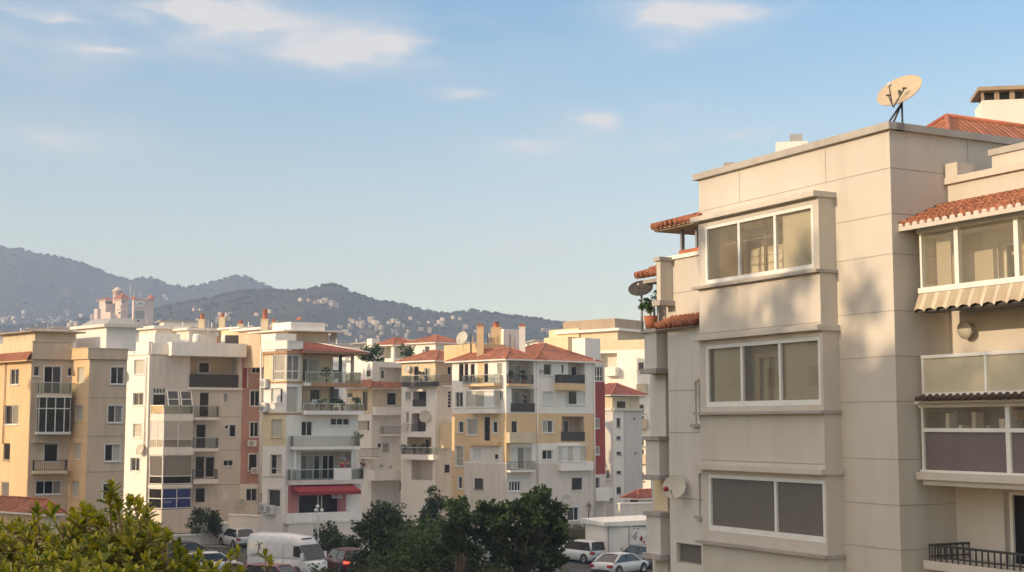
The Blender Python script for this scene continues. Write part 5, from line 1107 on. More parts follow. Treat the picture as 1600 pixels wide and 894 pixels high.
# shaded side
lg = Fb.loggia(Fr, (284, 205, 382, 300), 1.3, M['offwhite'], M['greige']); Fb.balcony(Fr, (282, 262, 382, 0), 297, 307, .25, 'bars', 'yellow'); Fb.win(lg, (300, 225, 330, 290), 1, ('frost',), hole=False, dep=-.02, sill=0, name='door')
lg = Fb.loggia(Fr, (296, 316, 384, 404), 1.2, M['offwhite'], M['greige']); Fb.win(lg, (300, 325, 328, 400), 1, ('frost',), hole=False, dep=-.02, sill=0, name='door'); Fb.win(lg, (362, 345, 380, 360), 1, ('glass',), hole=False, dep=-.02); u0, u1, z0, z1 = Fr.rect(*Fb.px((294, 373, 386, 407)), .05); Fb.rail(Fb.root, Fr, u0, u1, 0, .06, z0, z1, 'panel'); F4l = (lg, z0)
Fb.win(Fr, (296, 441, 320, 490), 1, ('glass_b',), sill=0, name='door'); bo, bi = Fb.balcony(Fr, (290, 485, 392, 0), 519, 526, .6, None, 'cream'); Fb.rail(bo, Fr, bi[0], bi[1], .05, .58, bi[3], bi[4], 'cream')
Fb.win(Fr, (294, 543, 374, 628), 3, ('blind_w', 'curtain', 'blind'), sill=0, name='door', trim=.05); Fb.balcony(Fr, (292, 599, 390, 0), 632, 640, .6, 'bars', 'offwhite'); Fb.win(Fr, (286, 674, 332, 714), 4, ('glass',), trim=.05, fw=.08)
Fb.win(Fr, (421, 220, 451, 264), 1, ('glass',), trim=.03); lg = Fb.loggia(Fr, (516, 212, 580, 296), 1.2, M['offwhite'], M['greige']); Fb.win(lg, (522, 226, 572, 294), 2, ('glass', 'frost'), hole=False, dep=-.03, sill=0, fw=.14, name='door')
bo, bi = Fb.balcony(Fr, (485, 262, 582, 0), 296, 322, .85, 'panel', 'yellow'); Fb.win(Fr, (490, 221, 500, 258), 1, ('glass_b',))
Fb.win(Fr, (416, 327, 459, 379), 1, ('blind_w',), trim=.04); Fb.win(Fr, (504, 326, 582, 378), [.18, .6], ('blind_w', 'glass', 'blind_w'), sill=.1); Fb.win(Fr, (416, 439, 457, 487), [.5], ('frost', 'glass_g'), trim=.06)
lg = Fb.loggia(Fr, (491, 424, 577, 520), 1.3, M['tan'], M['tan']); Fb.win(lg, (496, 440, 515, 515), 1, ('glass_b',), hole=False, dep=-.02, sill=0, name='door'); u0, u1, z0, z1 = Fr.rect(*Fb.px((489, 483, 580, 520)), .05); Fb.rail(Fb.root, Fr, u0, u1, 0, .06, z0, z1, 'panel')
Fb.win(Fr, (415, 554, 455, 591), 2, ('glass', 'glass_g'), trim=.04); Fb.glazed(Fr, (489, 540, 584, 596), .45, 4, (), ('blind_w', 'blind')); Fb.trimbox(Fr, (487, 600, 614, 634), .003, .45, 'white', 'bay_spandrel'); Fb.win(Fr, (530, 662, 570, 709), 1, ('glass_g',), 'frame_dk', sill=.1, sm='frame'); Fb.win(Fr, (512, 776, 556, 828), [.62], ('glass_g', 'glass'), trim=.08)
Fb.trimbox(Fr, (478, 640, 614, 754), .003, .4, 'greige', 'bay_spandrel') if False else None
# eaves, stepped-back red strip with its own windows
fs0 = along(f2, -35, 929) if False else f2 + hd(-35) * 1.6; fs0 = along(fs0, 55, 929.5); fs1 = along(fs0, 55, 945.5); zs = zy(fs0, 566); Fs = Fb.fac(f2, fs0, zt, M['white']); Fs2 = Fb.fac(fs0, fs1, zs, M['red'])
Fb.zoney(Fs2, 200, 290, M['offwhite']); Fb.zoney(Fs2, 648, 900, M['greige'])
Fb.win(Fs2, (617, 230, 651, 288), 3, ('glass',), hs=(.35,), fw=.08, sill=0); Fb.win(Fs2, (620, 432, 636, 470), 1, ('frost',), trim=.04); Fb.win(Fs2, (620, 541, 636, 572), 1, ('frost',), trim=.04); Fb.win(Fs2, (622, 660, 637, 710), 1, ('glass_g',), trim=.04); Fb.balcony(Fs2, (624, 700, 676, 0), 742, 752, .6, 'white', 'white')
bk = f2 + hd(-35) * 9; bk0 = f0 + hd(46) * 8
Fb.finish([fs1 + hd(-35) * 8, bk0], zt)
# roofs
b = MB(); q1 = along(f1, 55, 842); Lf = (f1 - f0).length
hip(b, f1, q1, q1 + hd(-44) * Lf, f0, zt, 1.1, .45, 'tile', .12, 'white'); b.build('roof', Fb.root)
b = MB(); q0 = along(f1, 55, 838); W_ = (f2 - q0).length; 
hip(b, q0, f2, f2 + hd(-35) * 8, q0 + hd(-35) * 8, zt, 1.75, .45, 'tile', .121, 'white'); b.build('roof', Fb.root)
P = along(f0 + hd(46) * 1.2, -44 + 180, 746); roofbox(Fb.root, P, 3.2, 4.5, zt, zy(P, 537), 'yellow', 55, 'roof_parapet'); P = along(P, 55, 792); roofbox(Fb.root, P + hd(-35) * 1.5, 2.9, 1.5, zt, zy(P, 538), 'yellow', 55, 'roof_parapet')
for px_, yt, w_, m_, n_, Y in ((750, 512, .62, 'yellow', 3, 127), (816, 512, .55, 'white', 3, 127)): P = gp(px_, Y); chimney(Fb.root, P, zt, zy(P, yt), w_, m_, n_, .28)
P = gp(775, 130); chimney(Fb.root, P, zt, zy(P, 513), .9, 'yellow', 1, .5); P = gp(787, 131); roofbox(Fb.root, P, 2.0, 1.2, zt, zy(P, 514), 'white', 55, 'water_tank_room'); P = gp(764, 129); b = MB()
for k, px_ in enumerate((735, 739, 762, 765, 797, 803)): q = gp(px_, 128.5 + k * .3); b.bar((q.x, q.y, zt), (q.x, q.y, zy(q, 520 + (k * 5) % 9)), .05 + .03 * (k % 2), M['brown'] if k % 2 else M['dkmetal'], 6)
b.pieces('roof_pipe', Fb.root)
dish((lambda q: (q.x, q.y, zy(q, 528)))(gp(721, 127)), (-.55, -.75, .3), .62, 'large pale satellite dish on the roof left of the yellow roof parapet', 'blind', None, pole=1.2)
wdish(Fr, Fb.cv(408, 250), .2, 'small dark dish near the top right window of the central building', (.2, -.9, .2), 'vent', .2); wdish(Fr, Fb.cv(503, 745), .42, 'grey dish low on the shaded front of the central building', (.2, -.95, .2), 'blind', .3)
drain(Fb, Fr, 397, 200, 700, .06); drain(Fb, Fr, 617, 200, 830, .06)
for x, lab in ((293, 'leafy plant at the left of the top loggia of the central building'), (347, 'leafy plant at the right of the top loggia of the central building')): u, z = Fr.hit(*Fb.cv(x, 297), -.1); plant(Fr.pt(u, -.25, z), .32, 1.15, lab, rnd, n=130)

# ---------- G, H, I and the rest behind
G = Bld('apartment_building', 'slim grey building with a low red roof right of the red side strip', 'apartment building', gp(958, 148)); G.cv = conv(860, 480, 2.485)
g1_ = gp(958, 148); g0_ = along(g1_, -40, 936); g2_ = along(g1_, 58, 1003); zt = zy(g1_, 639); G1 = G.fac(g0_, g1_, zt, M['rgrey']); G2 = G.fac(g1_, g2_, zt, M['rgrey']); G.zone(G2, (244, 390, 285, 900), M['white'])
for r in ((257, 430, 272, 467), (257, 501, 273, 515), (257, 561, 275, 574), (257, 636, 275, 648), (257, 698, 275, 726)): G.win(G2, r, 1, ('glass_g',), 'vent', sill=.05)
for r in ((322, 430, 330, 440), (327, 562, 334, 573)): G.win(G2, r, 1, ('glass',), 'vent', sill=0)
G.win(G1, (214, 630, 228, 668), 1, ('glass_g',)); G.balcony(G1, (206, 700, 232, 0), 735, 742, .5, 'white', 'white')
G.parapet(G2, 393, 402, .2, 'offwhite'); G.parapet(G1, 393, 402, .2, 'offwhite'); G.finish([g2_ + hd(-32) * 7, g0_ + hd(55) * 6], zt)
P = along(g1_, -32, 957); o_, f_ = roofbox(G.root, P, (g2_ - g1_).length * .95, 5, zt, zy(P, 619), 'cream', 58); q = MB(); u0, u1, z0, z1 = f_.rect(*G.px((258, 366, 290, 391))); f_.box(q, u0, u1, .002, .03, z0, z1, M['glass']); q.build('window', o_)
b = MB(); W_ = (g2_ - g1_).length; hip(b, P, P + hd(58) * W_, P + hd(58) * W_ + hd(-32) * 5, P + hd(-32) * 5, zy(P, 617), 1.3, .6, 'tile_dk', .1, 'white'); b.build('roof', G.root)

Hh = Bld('apartment_building', 'tall sunlit white building with a brown rooftop storey behind the slim grey one', 'apartment building', gp(1012, 168)); Hh.cv = conv(840, 480, 7.448)
h1 = gp(1016, 165); h0 = along(h1, -58, 905); h2 = along(h1, 40, 1050); zt = zy(h1, 530); H1 = Hh.fac(h0, h1, zt, M['white']); H2 = Hh.fac(h1, h2, zt, M['offwhite']); Hh.zoney(H1, 300, 500, M['cream'])
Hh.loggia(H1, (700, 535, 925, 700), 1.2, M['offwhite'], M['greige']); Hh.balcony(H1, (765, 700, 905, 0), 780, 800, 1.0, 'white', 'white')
Hh.cv = conv(0, 0, 1)
for y in (566, 606, 632, 650, 684, 702, 738): Hh.win(H1, (997, y, 1006, y + 13), 1, ('glass_g',), 'cream', sill=.4); 
for y in (600, 655, 710): Hh.balcony(H1, (994, y, 1009, 0), y + 12, y + 15, .6, 'cream', 'cream')
Hh.finish([h2 + hd(-40) * 8, h0 + hd(42) * 9], zt)
P = along(h1, -50, 966); o_, f_ = roofbox(Hh.root, P, 6.5, 9, zt, zy(P, 517), 'cream', 40, cap=.3, capm='white', over=.7); roofbox(Hh.root, P + hd(-50) * .4, 6.2, 8.4, zy(P, 516) + .3, zy(P, 497), 'brown', 40, 'rooftop_storey')
P = gp(905, 172); b = MB(); o_, f_ = roofbox(Hh.root, P, 5, 5, zt - 2, zy(P, 513), 'paleyel', 42); P = gp(888, 171); o_, f_ = roofbox(Hh.root, P, 5, 4, zt - 6, zy(P, 526), 'paleyel', 42)
P = gp(915, 160); o_, f_ = roofbox(Hh.root, P, 2.4, 2, zt - 9, zy(P, 528), 'white', 50, 'roof_tank_room')

Ib = Bld('apartment_building', 'white building with two red hipped roofs behind the others in the middle distance', 'apartment building', gp(645, 170)); i1 = gp(680, 168); i0 = along(i1, -52, 640); i2 = along(i1, 52, 718); zt = zy(i1, 535); I1 = Ib.fac(i0, i1, zt, M['white']); I2 = Ib.fac(i1, i2, zt, M['offwhite'])
Ib.win(I1, (664, 541, 671, 556), 1, ('glass_g',), trim=.06); Ib.win(I1, (660, 546, 664, 556), 1, ('glass',)); Ib.win(I2, (704, 542, 716, 552), 1, ('glass_g',)); L1 = (i1 - i0).length; Ib.finish([i2 + hd(-52) * L1], zt); b = MB(); hip(b, i1, i2, i2 + hd(-52) * L1, i0, zt, 1.0, .5, 'tile', .12, 'white'); b.build('roof', Ib.root)
J = Bld('house', 'white rooftop house with an open loggia left of the twin roofed building', 'house', gp(615, 170)); j1 = gp(614, 170); j0 = along(j1, -55, 592); j2 = along(j1, 60, 648); zt = zy(j1, 539); J1 = J.fac(j0, j1, zt, M['white']); J2 = J.fac(j1, j2, zt, M['white']); J.loggia(J1, (597, 541, 611, 560), 1.0, M['offwhite'], M['greige']); J.loggia(J2, (618, 541, 640, 560), 1.0, M['offwhite'], M['white']); L1 = (j1 - j0).length; J.finish([j2 + hd(-55) * L1], zt); b = MB(); hip(b, j1, j2, j2 + hd(-55) * L1, j0, zt, .95, .5, 'tile', .12, 'white'); b.build('roof', J.root)
for px_, lab in ((634, 'dark rooftop shrub between the two red hipped roofs'), (641, 'second dark rooftop shrub between the two red hipped roofs')): P = gp(px_, 163); plant((P.x, P.y, zy(P, 561)), .6, 1.5, lab, rnd, n=120, pot=False, size=.3)
K_ = Bld('house', 'low white flat roofed house with a small water tank room behind the dark red roof', 'house', gp(570, 172)); q1 = gp(575, 170); q0 = along(q1, -50, 560); q2 = along(q1, 60, 596); zt = zy(q1, 543); K1 = K_.fac(q0, q1, zt, M['white']); K2 = K_.fac(q1, q2, zt, M['white']); K_.win(K1, (566, 546, 569, 553), 1, ('glass',)); K_.finish([q2 + hd(-45) * 6, q0 + hd(55) * 4], zt); P = gp(580, 172); roofbox(K_.root, P, 1, 1, zt, zy(P, 529), 'white', 60, 'tank_room')

# small red roofed house and the far little buildings beside the near one
SH_ = Bld('house', 'small grey house with a dark red roof beside the near building, behind the white kiosk', 'house', gp(1005, 128)); s1 = gp(996, 126); s0 = along(s1, -40, 984); s2 = along(s1, 60, 1040); zt = zy(s1, 779); SH_.cv = conv(860, 780, 7.84)
v1 = SH_.fac(s0, s1, zt, M['wood']); v2 = SH_.fac(s1, s2, zt, M['rgrey']); SH_.win(v2, (1095, 32, 1138, 130), 1, ('glass_g',), trim=.04); SH_.win(v2, (1190, 40, 1235, 102), 1, ('glass',), trim=.04); SH_.finish([s2 + hd(-40) * 1.6], zt); b = MB(); hip(b, s1, s2, s2 + hd(-40) * 1.6, s1 + hd(-40) * 1.6, zt, .75, .35, 'tile_dk', .1, 'white'); b.build('roof', SH_.root)

# pink tower house far behind on the left
Ho = Bld('hotel_building', 'pink castle like tower building with a round topped turret far behind on the left', 'tower building', gp(170, 600)); Ho.cv = conv(130, 435, 8.94)
def hblk(x0, xc, x1, yt, Y, m='hotel', y1=540):
    c = gp(130 + xc / 8.94, Y); a = along(c, -52, 130 + x0 / 8.94); e = along(c, 58, 130 + x1 / 8.94); z = zy(c, 435 + yt / 8.94); f = Ho.fac(a, c, z, M[m]); g = Ho.fac(c, e, z, M[m])
    shut(Ho, [e, e + hd(-52) * (c - a).length, a], 0, z, M[m]); Ho.mb.face([(*v, z - .02) for v in (a, c, e, e + hd(-52) * (c - a).length)], M[m]); return f, g, c, a, e, z
f, g, c, a, e, z = hblk(105, 150, 200, 425, 596); f, g, c, a, e, z = hblk(175, 265, 400, 298, 603); Ho.win(g, (305, 330, 596, 360), 1, ('glass_g',)); b = MB(); hip(b, c, e, e + hd(-52) * (c - a).length, a, z, 1.2, .8, 'tile', .2, 'hotel'); b.build('roof', Ho.root)
f, g, c, a, e, z = hblk(250, 335, 400, 468, 592); f, g, c, a, e, z = hblk(400, 490, 580, 288, 598); b = MB(); hip(b, c, e, e + hd(-52) * (c - a).length, a, z, 2.6, .8, 'tile', .2, 'hotel'); b.build('roof', Ho.root)
for x, y, s_ in ((548, 330, 16), (520, 384, 9), (538, 414, 12), (507, 483, 13)): Ho.win(g, (x - s_, y - s_, x + s_, y + s_), 1, ('glass',), 'hotel', sill=0)
f, g, c, a, e, z = hblk(638, 660, 940, 292, 594); b = MB(); g.box(b, .0, g.L, -3, .4, z, z + .4, M['hotel']); b.build('cornice', Ho.root)
o_ = Ho.win(g, (722, 440, 862, 572), 1, ('blind_g',), hs=(.12, .25, .38, .55, .68, .8, .92), fw=.16); Ho.win(g, (752, 575, 785, 610), 1, ('glass',))
b = MB(); zz = g.hit(*Ho.cv(780, 372))[1]; sb = MB(); u0, u1, z0, z1 = g.rect(*Ho.px((706, 320, 858, 392)), .2); g.box(sb, u0, u1, .05, .2, z0, z1, M['white']); so = sb.build('sign_board', Ho.root)
for x, y0, x1_, y1 in ((712, 330, 720, 372), (720, 366, 738, 372), (742, 364, 748, 372), (772, 340, 778, 370), (778, 340, 792, 346), (778, 364, 792, 370), (790, 340, 796, 370), (806, 340, 826, 347), (806, 340, 812, 356), (806, 352, 826, 357), (820, 356, 826, 372), (832, 378, 840, 384)): u0, u1, z0, z1 = g.rect(*Ho.px((x, y0, x1_, y1)), .2); g.box(b, u0, u1, .201, .3, z0, z1, M['glass'])
b.build('lettering', so)
for x in (668, 902):
    P = gp(130 + x / 8.94, 595); z_ = zy(P, 435 + 292 / 8.94); b = MB(); b.lathe((P.x, P.y, z_), [(1.5, 0), (1.5, .3), (1.3, .35), (.9, 1.0 if x < 800 else 1.4), (.001, 2.0 if x > 800 else 1.2)], M['clay'], 12); b.build('turret_roof', Ho.root)
P = gp(130 + 425 / 8.94, 603); zb_, z2 = zy(P, 435 + 290 / 8.94), zy(P, 435 + 140 / 8.94); b = MB(); b.lathe((P.x, P.y, zb_ - 2), [(1.9, 0), (1.9, z2 - zb_ + .5), (2.3, z2 - zb_ + .7), (2.3, z2 - zb_ + 1.2), (1.6, z2 - zb_ + 1.3), (1.5, z2 - zb_ + 1.7), (.9, z2 - zb_ + 2.3), (.001, z2 - zb_ + 2.6)], M['hotel'], 8)
b.build('turret', Ho.root); b = MB()
for x, y0, y1 in ((608, 105, 290), (662, 190, 290), (755, 205, 270)): P = gp(130 + x / 8.94, 598); b.bar((P.x, P.y, zy(P, 435 + y1 / 8.94)), (P.x, P.y, zy(P, 435 + y0 / 8.94)), .22, M['steel'], 5)
b.build('antenna', Ho.root)
for f in Ho.facs: f.wall(Ho.mb)
Ho.mb.build('wall', Ho.root)

# ---------- roofs of the town further back: flat blocks, each a building of its own
kinds = []
def block_proto(w, d, h, m, pent, tiled, label):
    t = thing('town_block', label, 'building', (0, 0, 0), group='blocks among the distant rooftops'); b = MB(); b.box((-w / 2, -d / 2, 0), (w / 2, d / 2, h), M[m]); b.box((-w / 2 - .15, -d / 2 - .15, h), (w / 2 + .15, d / 2 + .15, h + .5), M['offwhite']); b.build('wall', t, True)
    b = MB()
    for fl in range(int(h / 3)):
        zz = h - 2.4 - fl * 3
        if zz < 1: break
        for k in range(int(w / 3)): x = -w / 2 + 1.2 + k * 3; b.box((x, -d / 2 - .06, zz), (x + 1.1, -d / 2 - .01, zz + 1.4), M['glass_g'])
        for k in range(int(d / 3)): y = -d / 2 + 1.2 + k * 3; b.box((-w / 2 - .06, y, zz), (-w / 2 - .01, y + 1.1, zz + 1.4), M['glass'])
    o = b.build('window', t, True); 
    if pent: b = MB(); b.box((-w * .3, -d * .25, h + .51), (w * .2, d * .3, h + 3), M['white']); b.box((-w * .36, -d * .32, h + 3.01), (w * .28, d * .36, h + 3.25), M['concrete']); b.build('penthouse', t, True)
    if tiled: b = MB(); hip(b, (-w / 2, -d / 2), (w / 2, -d / 2), (w / 2, d / 2), (-w / 2, d / 2), h + .52, 2.2, .4, 'tile', .12, 'white'); b.build('roof', t, True)
    b = MB(); b.bar((w * .2, 0, h), (w * .2, 0, h + 4.2), .07, M['steel'], 5); b.build('antenna', t, True)
    return t
protos = [block_proto(13, 10, 20, 'white', 1, 0, 'white flat roofed block among the distant rooftops'), block_proto(11, 11, 20, 'cream', 0, 1, 'cream block with a red hipped roof among the distant rooftops'), block_proto(15, 9, 20, 'offwhite', 1, 0, 'pale grey flat roofed block among the distant rooftops'), block_proto(10, 9, 20, 'tan', 1, 0, 'tan flat roofed block among the distant rooftops')]
spots = [(-10, 524, 185, 2), (20, 527, 215, 0), (48, 522, 260, 0), (78, 514, 300, 2), (108, 512, 330, 0), (60, 532, 175, 3), (15, 520, 340, 0), (255, 511, 240, 2), (282, 503, 300, 2), (300, 514, 210, 0), (335, 516, 250, 0), (362, 519, 200, 1), (395, 514, 260, 2), (240, 520, 190, 0), (500, 540, 230, 0), (530, 538, 260, 2), (552, 541, 240, 3), (600, 537, 240, 0), (690, 543, 210, 2), (730, 541, 260, 0), (842, 536, 280, 2), (868, 533, 250, 0), (990, 640, 230, 0), (1010, 560, 260, 1), (665, 532, 300, 0), (760, 536, 330, 2), (800, 536, 310, 0), (-40, 510, 300, 2), (-60, 520, 200, 0), (460, 535, 280, 0), (430, 532, 330, 2), (150, 520, 400, 0), (205, 518, 380, 2), (1060, 560, 300, 0), (1120, 560, 250, 2)]
used = set()
for (px_, py_, Y, k) in spots:
    t_ = protos[k] if k not in used else copy_tree(protos[k]); used.add(k); P = gp(px_, Y); t_.location = (P.x, P.y, zy(P, py_) - (20.5 + (2.7 if k != 1 else 2.2))); t_.rotation_euler = (0, 0, R_(26 + rnd.uniform(-14, 14)))
# little houses on the far slopes
def far_house(w, d, h, m, label, hipd):
    t = thing('hillside_house', label, 'house', group='houses on the far hillsides'); b = MB(); b.box((-w / 2, -d / 2, -4), (w / 2, d / 2, h), M[m]); b.build('wall', t, True); b = MB()
    if hipd: hip(b, (-w / 2, -d / 2), (w / 2, -d / 2), (w / 2, d / 2), (-w / 2, d / 2), h, 2.2, .6, 'tile', .1, None)
    else: b.box((-w / 2 - .3, -d / 2 - .3, h), (w / 2 + .3, d / 2 + .3, h + .6), M['white'])
    b.build('roof', t, True); return t
hp = [far_house(11, 9, 7, 'tan', 'tiny white house on the hazy far hillside', 0), far_house(9, 8, 5, 'brown', 'tiny red roofed house on the hazy far hillside', 1), far_house(16, 9, 10, 'brown', 'small pale block on the hazy far hillside', 0)]
def slope_spot(px, py):
    r = ray(px, py)
    for Yr, H_, Y0 in ((1300, HFt, 660), (1950, HB, 1320)):
        for k in range(260):
            Y = Y0 + (Yr - Y0) * k / 260; p_ = CAM + r * (Y / r.y)
            if H_(p_.x, Y) >= p_.z: return Vector((p_.x, Y, H_(p_.x, Y)))
    return None
used = set(); clusters = [(60, 505, 70, 12, 34), (125, 500, 60, 10, 14), (20, 498, 40, 12, 10), (175, 520, 60, 8, 10), (250, 468, 20, 5, 6), (310, 486, 14, 4, 5), (345, 500, 26, 7, 12), (500, 473, 26, 6, 12), (520, 480, 14, 5, 8), (545, 512, 28, 9, 16), (595, 505, 40, 7, 14), (615, 512, 36, 10, 12), (700, 505, 40, 8, 10), (560, 525, 40, 6, 10), (650, 520, 60, 8, 12), (770, 520, 60, 8, 10), (850, 522, 40, 6, 6), (430, 515, 40, 8, 8), (395, 490, 40, 10, 5)]
for (cx, cy, sx, sy, n) in clusters:
    for _ in range(int(n * .75)):
        p_ = slope_spot(rnd.gauss(cx, sx * .55), rnd.gauss(cy, sy * .55))
        if p_ is None: continue
        k = rnd.choice((0, 0, 0, 1, 2)); t_ = hp[k] if k not in used else copy_tree(hp[k]); used.add(k); t_.location = p_; t_.rotation_euler = (0, 0, rnd.uniform(0, 3.1)); s_ = rnd.uniform(.2, .42); t_.scale = (s_, s_, s_)
# ------------------------------------------------------------------ trees, hedge, shrubs
def tree(name, label, base, h, crown_pts, n, spread, size, m, seed, trunk_r=.16, group=None, cat='tree', split=.35, up=.3, inner=None):
    """tapered trunk, limbs that run to each clump of the crown, leaves spread through every clump"""
    rr = random.Random(seed); t = thing(name, label, cat, base, group=group); b0 = Vector(base); b = MB()
    fork = b0 + Vector((rr.uniform(-.15, .15), rr.uniform(-.15, .15), h * split))
    b.tube([b0 - Vector((0, 0, .2)), b0 + (fork - b0) * .5 + Vector((rr.uniform(-.1, .1), 0, 0)), fork], [trunk_r * 1.2, trunk_r, trunk_r * .8], M['bark'], 8); b.build('trunk', t)
    b = MB(); cs = [b0 + Vector(c) for c in crown_pts]
    for i, c in enumerate(cs):
        mid = fork + (c - fork) * .5 + Vector((rr.uniform(-.3, .3), rr.uniform(-.3, .3), rr.uniform(.0, .3))) * (h / 7); b.tube([fork, mid, c], [trunk_r * .55, trunk_r * .3, trunk_r * .1], M['bark'], 5)
    b.build('limb', t); fol = MB(); tw = []
    for c in cs:
        for _ in range(5): d = Vector((rr.gauss(0, 1), rr.gauss(0, 1), rr.gauss(0, .8))); d.normalize(); tw.append(c + d * spread * rr.uniform(.35, 1.0))
    v, f = leaf_cloud(tw, max(4, n // max(1, len(tw))), spread * .55, size, rr, None, up); fol.raw(v, f, M[m]); fol.build('crown', t); return t
def dome(rr, rx, ry, z0, z1, k, power=.5):
    out = []
    for _ in range(k):
        a = rr.uniform(0, 6.283); q = rr.random() ** .5; hh = (1 - q ** 2.2) ** power; x, y = math.cos(a) * rx * q, math.sin(a) * ry * q
        out.append((x, y, z0 + (z1 - z0) * hh * rr.uniform(.72, 1.0)))
        if rr.random() < .6: out.append((x * .95, y * .95, z0 + (z1 - z0) * hh * rr.uniform(.15, .7)))
    return out
rr = random.Random(77)
def place_dome(px_, py_top, Y, halfw_px, label, m, seed, n=5200, size=.2, k=24, z0f=.25, name='tree', spread=None, ry=None, cat='tree', group=None):
    P = gp(px_, Y); top = zy(P, py_top); rx = halfw_px / F_PX * Y * .9; q = random.Random(seed); sp = spread or max(.5, rx * .3)
    pts = dome(q, max(.2, rx - sp * .9), (ry or rx) - sp * .6, top * z0f, top - sp * 1.2, k); return tree(name, label, (P.x, P.y, 0), top, pts, n, sp, size, m, seed, max(.06, top * .025), group, cat)
place_dome(606, 764, 84, 66, 'dark round tree behind the red car, left of the mid green tree', 'leaf_dark', 1, 7500, .2, 36)
place_dome(678, 750, 112, 32, 'small dark tree at the foot of the narrow white building', 'leaf_dark', 2, 2600, .22, 16)
place_dome(664, 786, 66, 100, 'mid green spreading tree in the middle foreground', 'leaf_mid', 3, 10500, .16, 46, .2)
place_dome(742, 826, 62, 74, 'dark tree with pale flecks of light in front of the half hidden white van', 'leaf_dark', 4, 5000, .14, 24, .3)
# the leafy tree with the ragged outline
def ragged(px0, Y, tips, label, seed, n, size=.15, name='tree'):
    P = gp(px0, Y); base = (P.x, P.y, 0); pts = []; q = random.Random(seed)
    for (x, y) in tips: w_ = at(x, y + max(0, (835 - y) * .30), Y + q.uniform(-1.4, 1.4)); pts.append((w_.x - P.x, w_.y - P.y, w_.z))
    top = max(p[2] for p in pts); return tree(name, label, base, top, pts, n, .46, size, 'leaf_dark', seed, .13)
ragged(808, 60, [(840, 762), (832, 778), (845, 752), (822, 772), (812, 790), (796, 800), (775, 790), (765, 805), (760, 782), (756, 820), (780, 825), (800, 830), (822, 812), (842, 800), (856, 790), (870, 785), (862, 812), (872, 805), (850, 832), (830, 845), (808, 850), (786, 855), (838, 868), (860, 855), (815, 880), (790, 885), (850, 890), (872, 838), (742, 812), (750, 840), (770, 850), (866, 878), (800, 778)], 'dark leafy tree with a ragged outline in front of the central building', 21, 6500, .23)
ragged(712, 58, [(712, 765), (716, 780), (722, 795), (708, 795), (726, 810), (712, 815), (720, 830), (704, 838), (730, 835), (715, 855), (690, 860), (735, 870), (700, 880)], 'thin leafy tree with an upright top between the two bigger trees', 22, 3600, .16)
# row of dark shrubs along the bottom in front of the cars
for i, (px_, py_, Y, hw, lab) in enumerate(((505, 872, 64, 42, 'dark shrub in front of the white van'), (575, 868, 60, 52, 'dark shrub in front of the dark red car'), (655, 862, 55, 60, 'dark shrub under the mid green tree'), (770, 872, 54, 58, 'dark shrub under the ragged tree'), (880, 876, 56, 46, 'dark shrub in front of the white hatchback'), (925, 886, 57, 32, 'low dark shrub at the tail of the white saloon car'))):
    place_dome(px_, py_, Y, hw, lab, 'leaf_dark', 40 + i, 2600, .14, 18, .35, 'shrub', cat='shrub', group='shrubs along the near edge of the car park')
place_dome(322, 784, 116, 36, 'dark garden shrub at the entrance of the white and greige building', 'leaf_dark', 51, 3000, .2, 18, .2, 'shrub', cat='shrub')
place_dome(516, 812, 104, 36, 'dark bush in front of the terrace with the red awning', 'leaf_dark', 52, 2800, .2, 18, .2, 'shrub', cat='shrub')
place_dome(550, 828, 101, 22, 'small dark bush right of the bush by the red awning', 'leaf_dark', 53, 1500, .2, 10, .2, 'shrub', cat='shrub')
place_dome(945, 577 + 20, 165, 10, 'small green plant on the white terrace behind the red strip', 'leaf_dark', 54, 300, .25, 5, .95, 'shrub', cat='plant') if False else None
# clipped hedge before the central building
def hedge(label, A_, B_, w_, h, n, seed):
    q = random.Random(seed); t = thing('hedge', label, 'hedge', (A_[0], A_[1], 0)); A_, B_ = Vector(A_), Vector(B_); b = MB(); core = Fac(A_, B_); core.box(b, .1, core.L - .1, -w_ + .12, -.12, .0, h - .15, M['bark']); b.build('stems', t)
    cs = []
    for _ in range(int(core.L * 26)):
        s_ = q.random(); u = q.uniform(0, core.L)
        cs.append(core.pt(u, 0, q.uniform(.05, h)) if s_ < .5 else core.pt(u, q.uniform(-w_, 0), h))
    v, f = leaf_cloud(cs, n, .24, .13, q, None, .2); b = MB(); b.raw(v, f, M['leaf_mid']); b.build('foliage', t)
h0, h1_ = gp(815, 111.5), gp(948, 113); hedge('clipped green hedge in front of the central building by the lamp post', h0, h1_, 1.2, 1.75, 12, 9)
# low walls by the pavement
def lowwall(name, label, A_, B_, h, th, m, cat='wall', panels=0):
    f = Fac(A_, B_); t = thing(name, label, cat, (f.A.x, f.A.y, 0)); b = MB(); f.box(b, 0, f.L, -th, 0, 0, h, M[m]); b.build('wall', t); b = MB(); f.box(b, -.06, f.L + .06, -th - .06, .06, h + .001, h + .12, M['white']); b.build('coping', t)
    for k in range(panels):
        b = MB(); u0 = .2 + (f.L - .4) * k / panels; u1 = .2 + (f.L - .4) * (k + 1) / panels; f.box(b, u0 + .03, u1 - .03, .003, .04, .15, h - .12, M['greige']); b.build('door', t)
    return t
lowwall('bin_store', 'low pale store with panelled doors and white coping beside the white hatchback', gp(316, 115.5), gp(360, 116.5), 1.7, 1.2, 'offwhite', 'store', 4)
lowwall('garden_wall', 'low beige garden wall left of the panelled store', gp(276, 114), gp(315, 115), .9, .3, 'greige')
lowwall('garden_wall', 'low white wall below the red side strip of the building behind the white hatchback', gp(360, 120), gp(411, 118), 2.2, .3, 'offwhite')
lowwall('garden_wall', 'long low pale wall below the hedge', gp(800, 111), gp(946, 112.4), .55, .25, 'offwhite')
lowwall('garden_wall', 'grey wall with white coping behind the white kiosk', gp(968, 122), gp(1030, 124), 3.0, .3, 'greige')

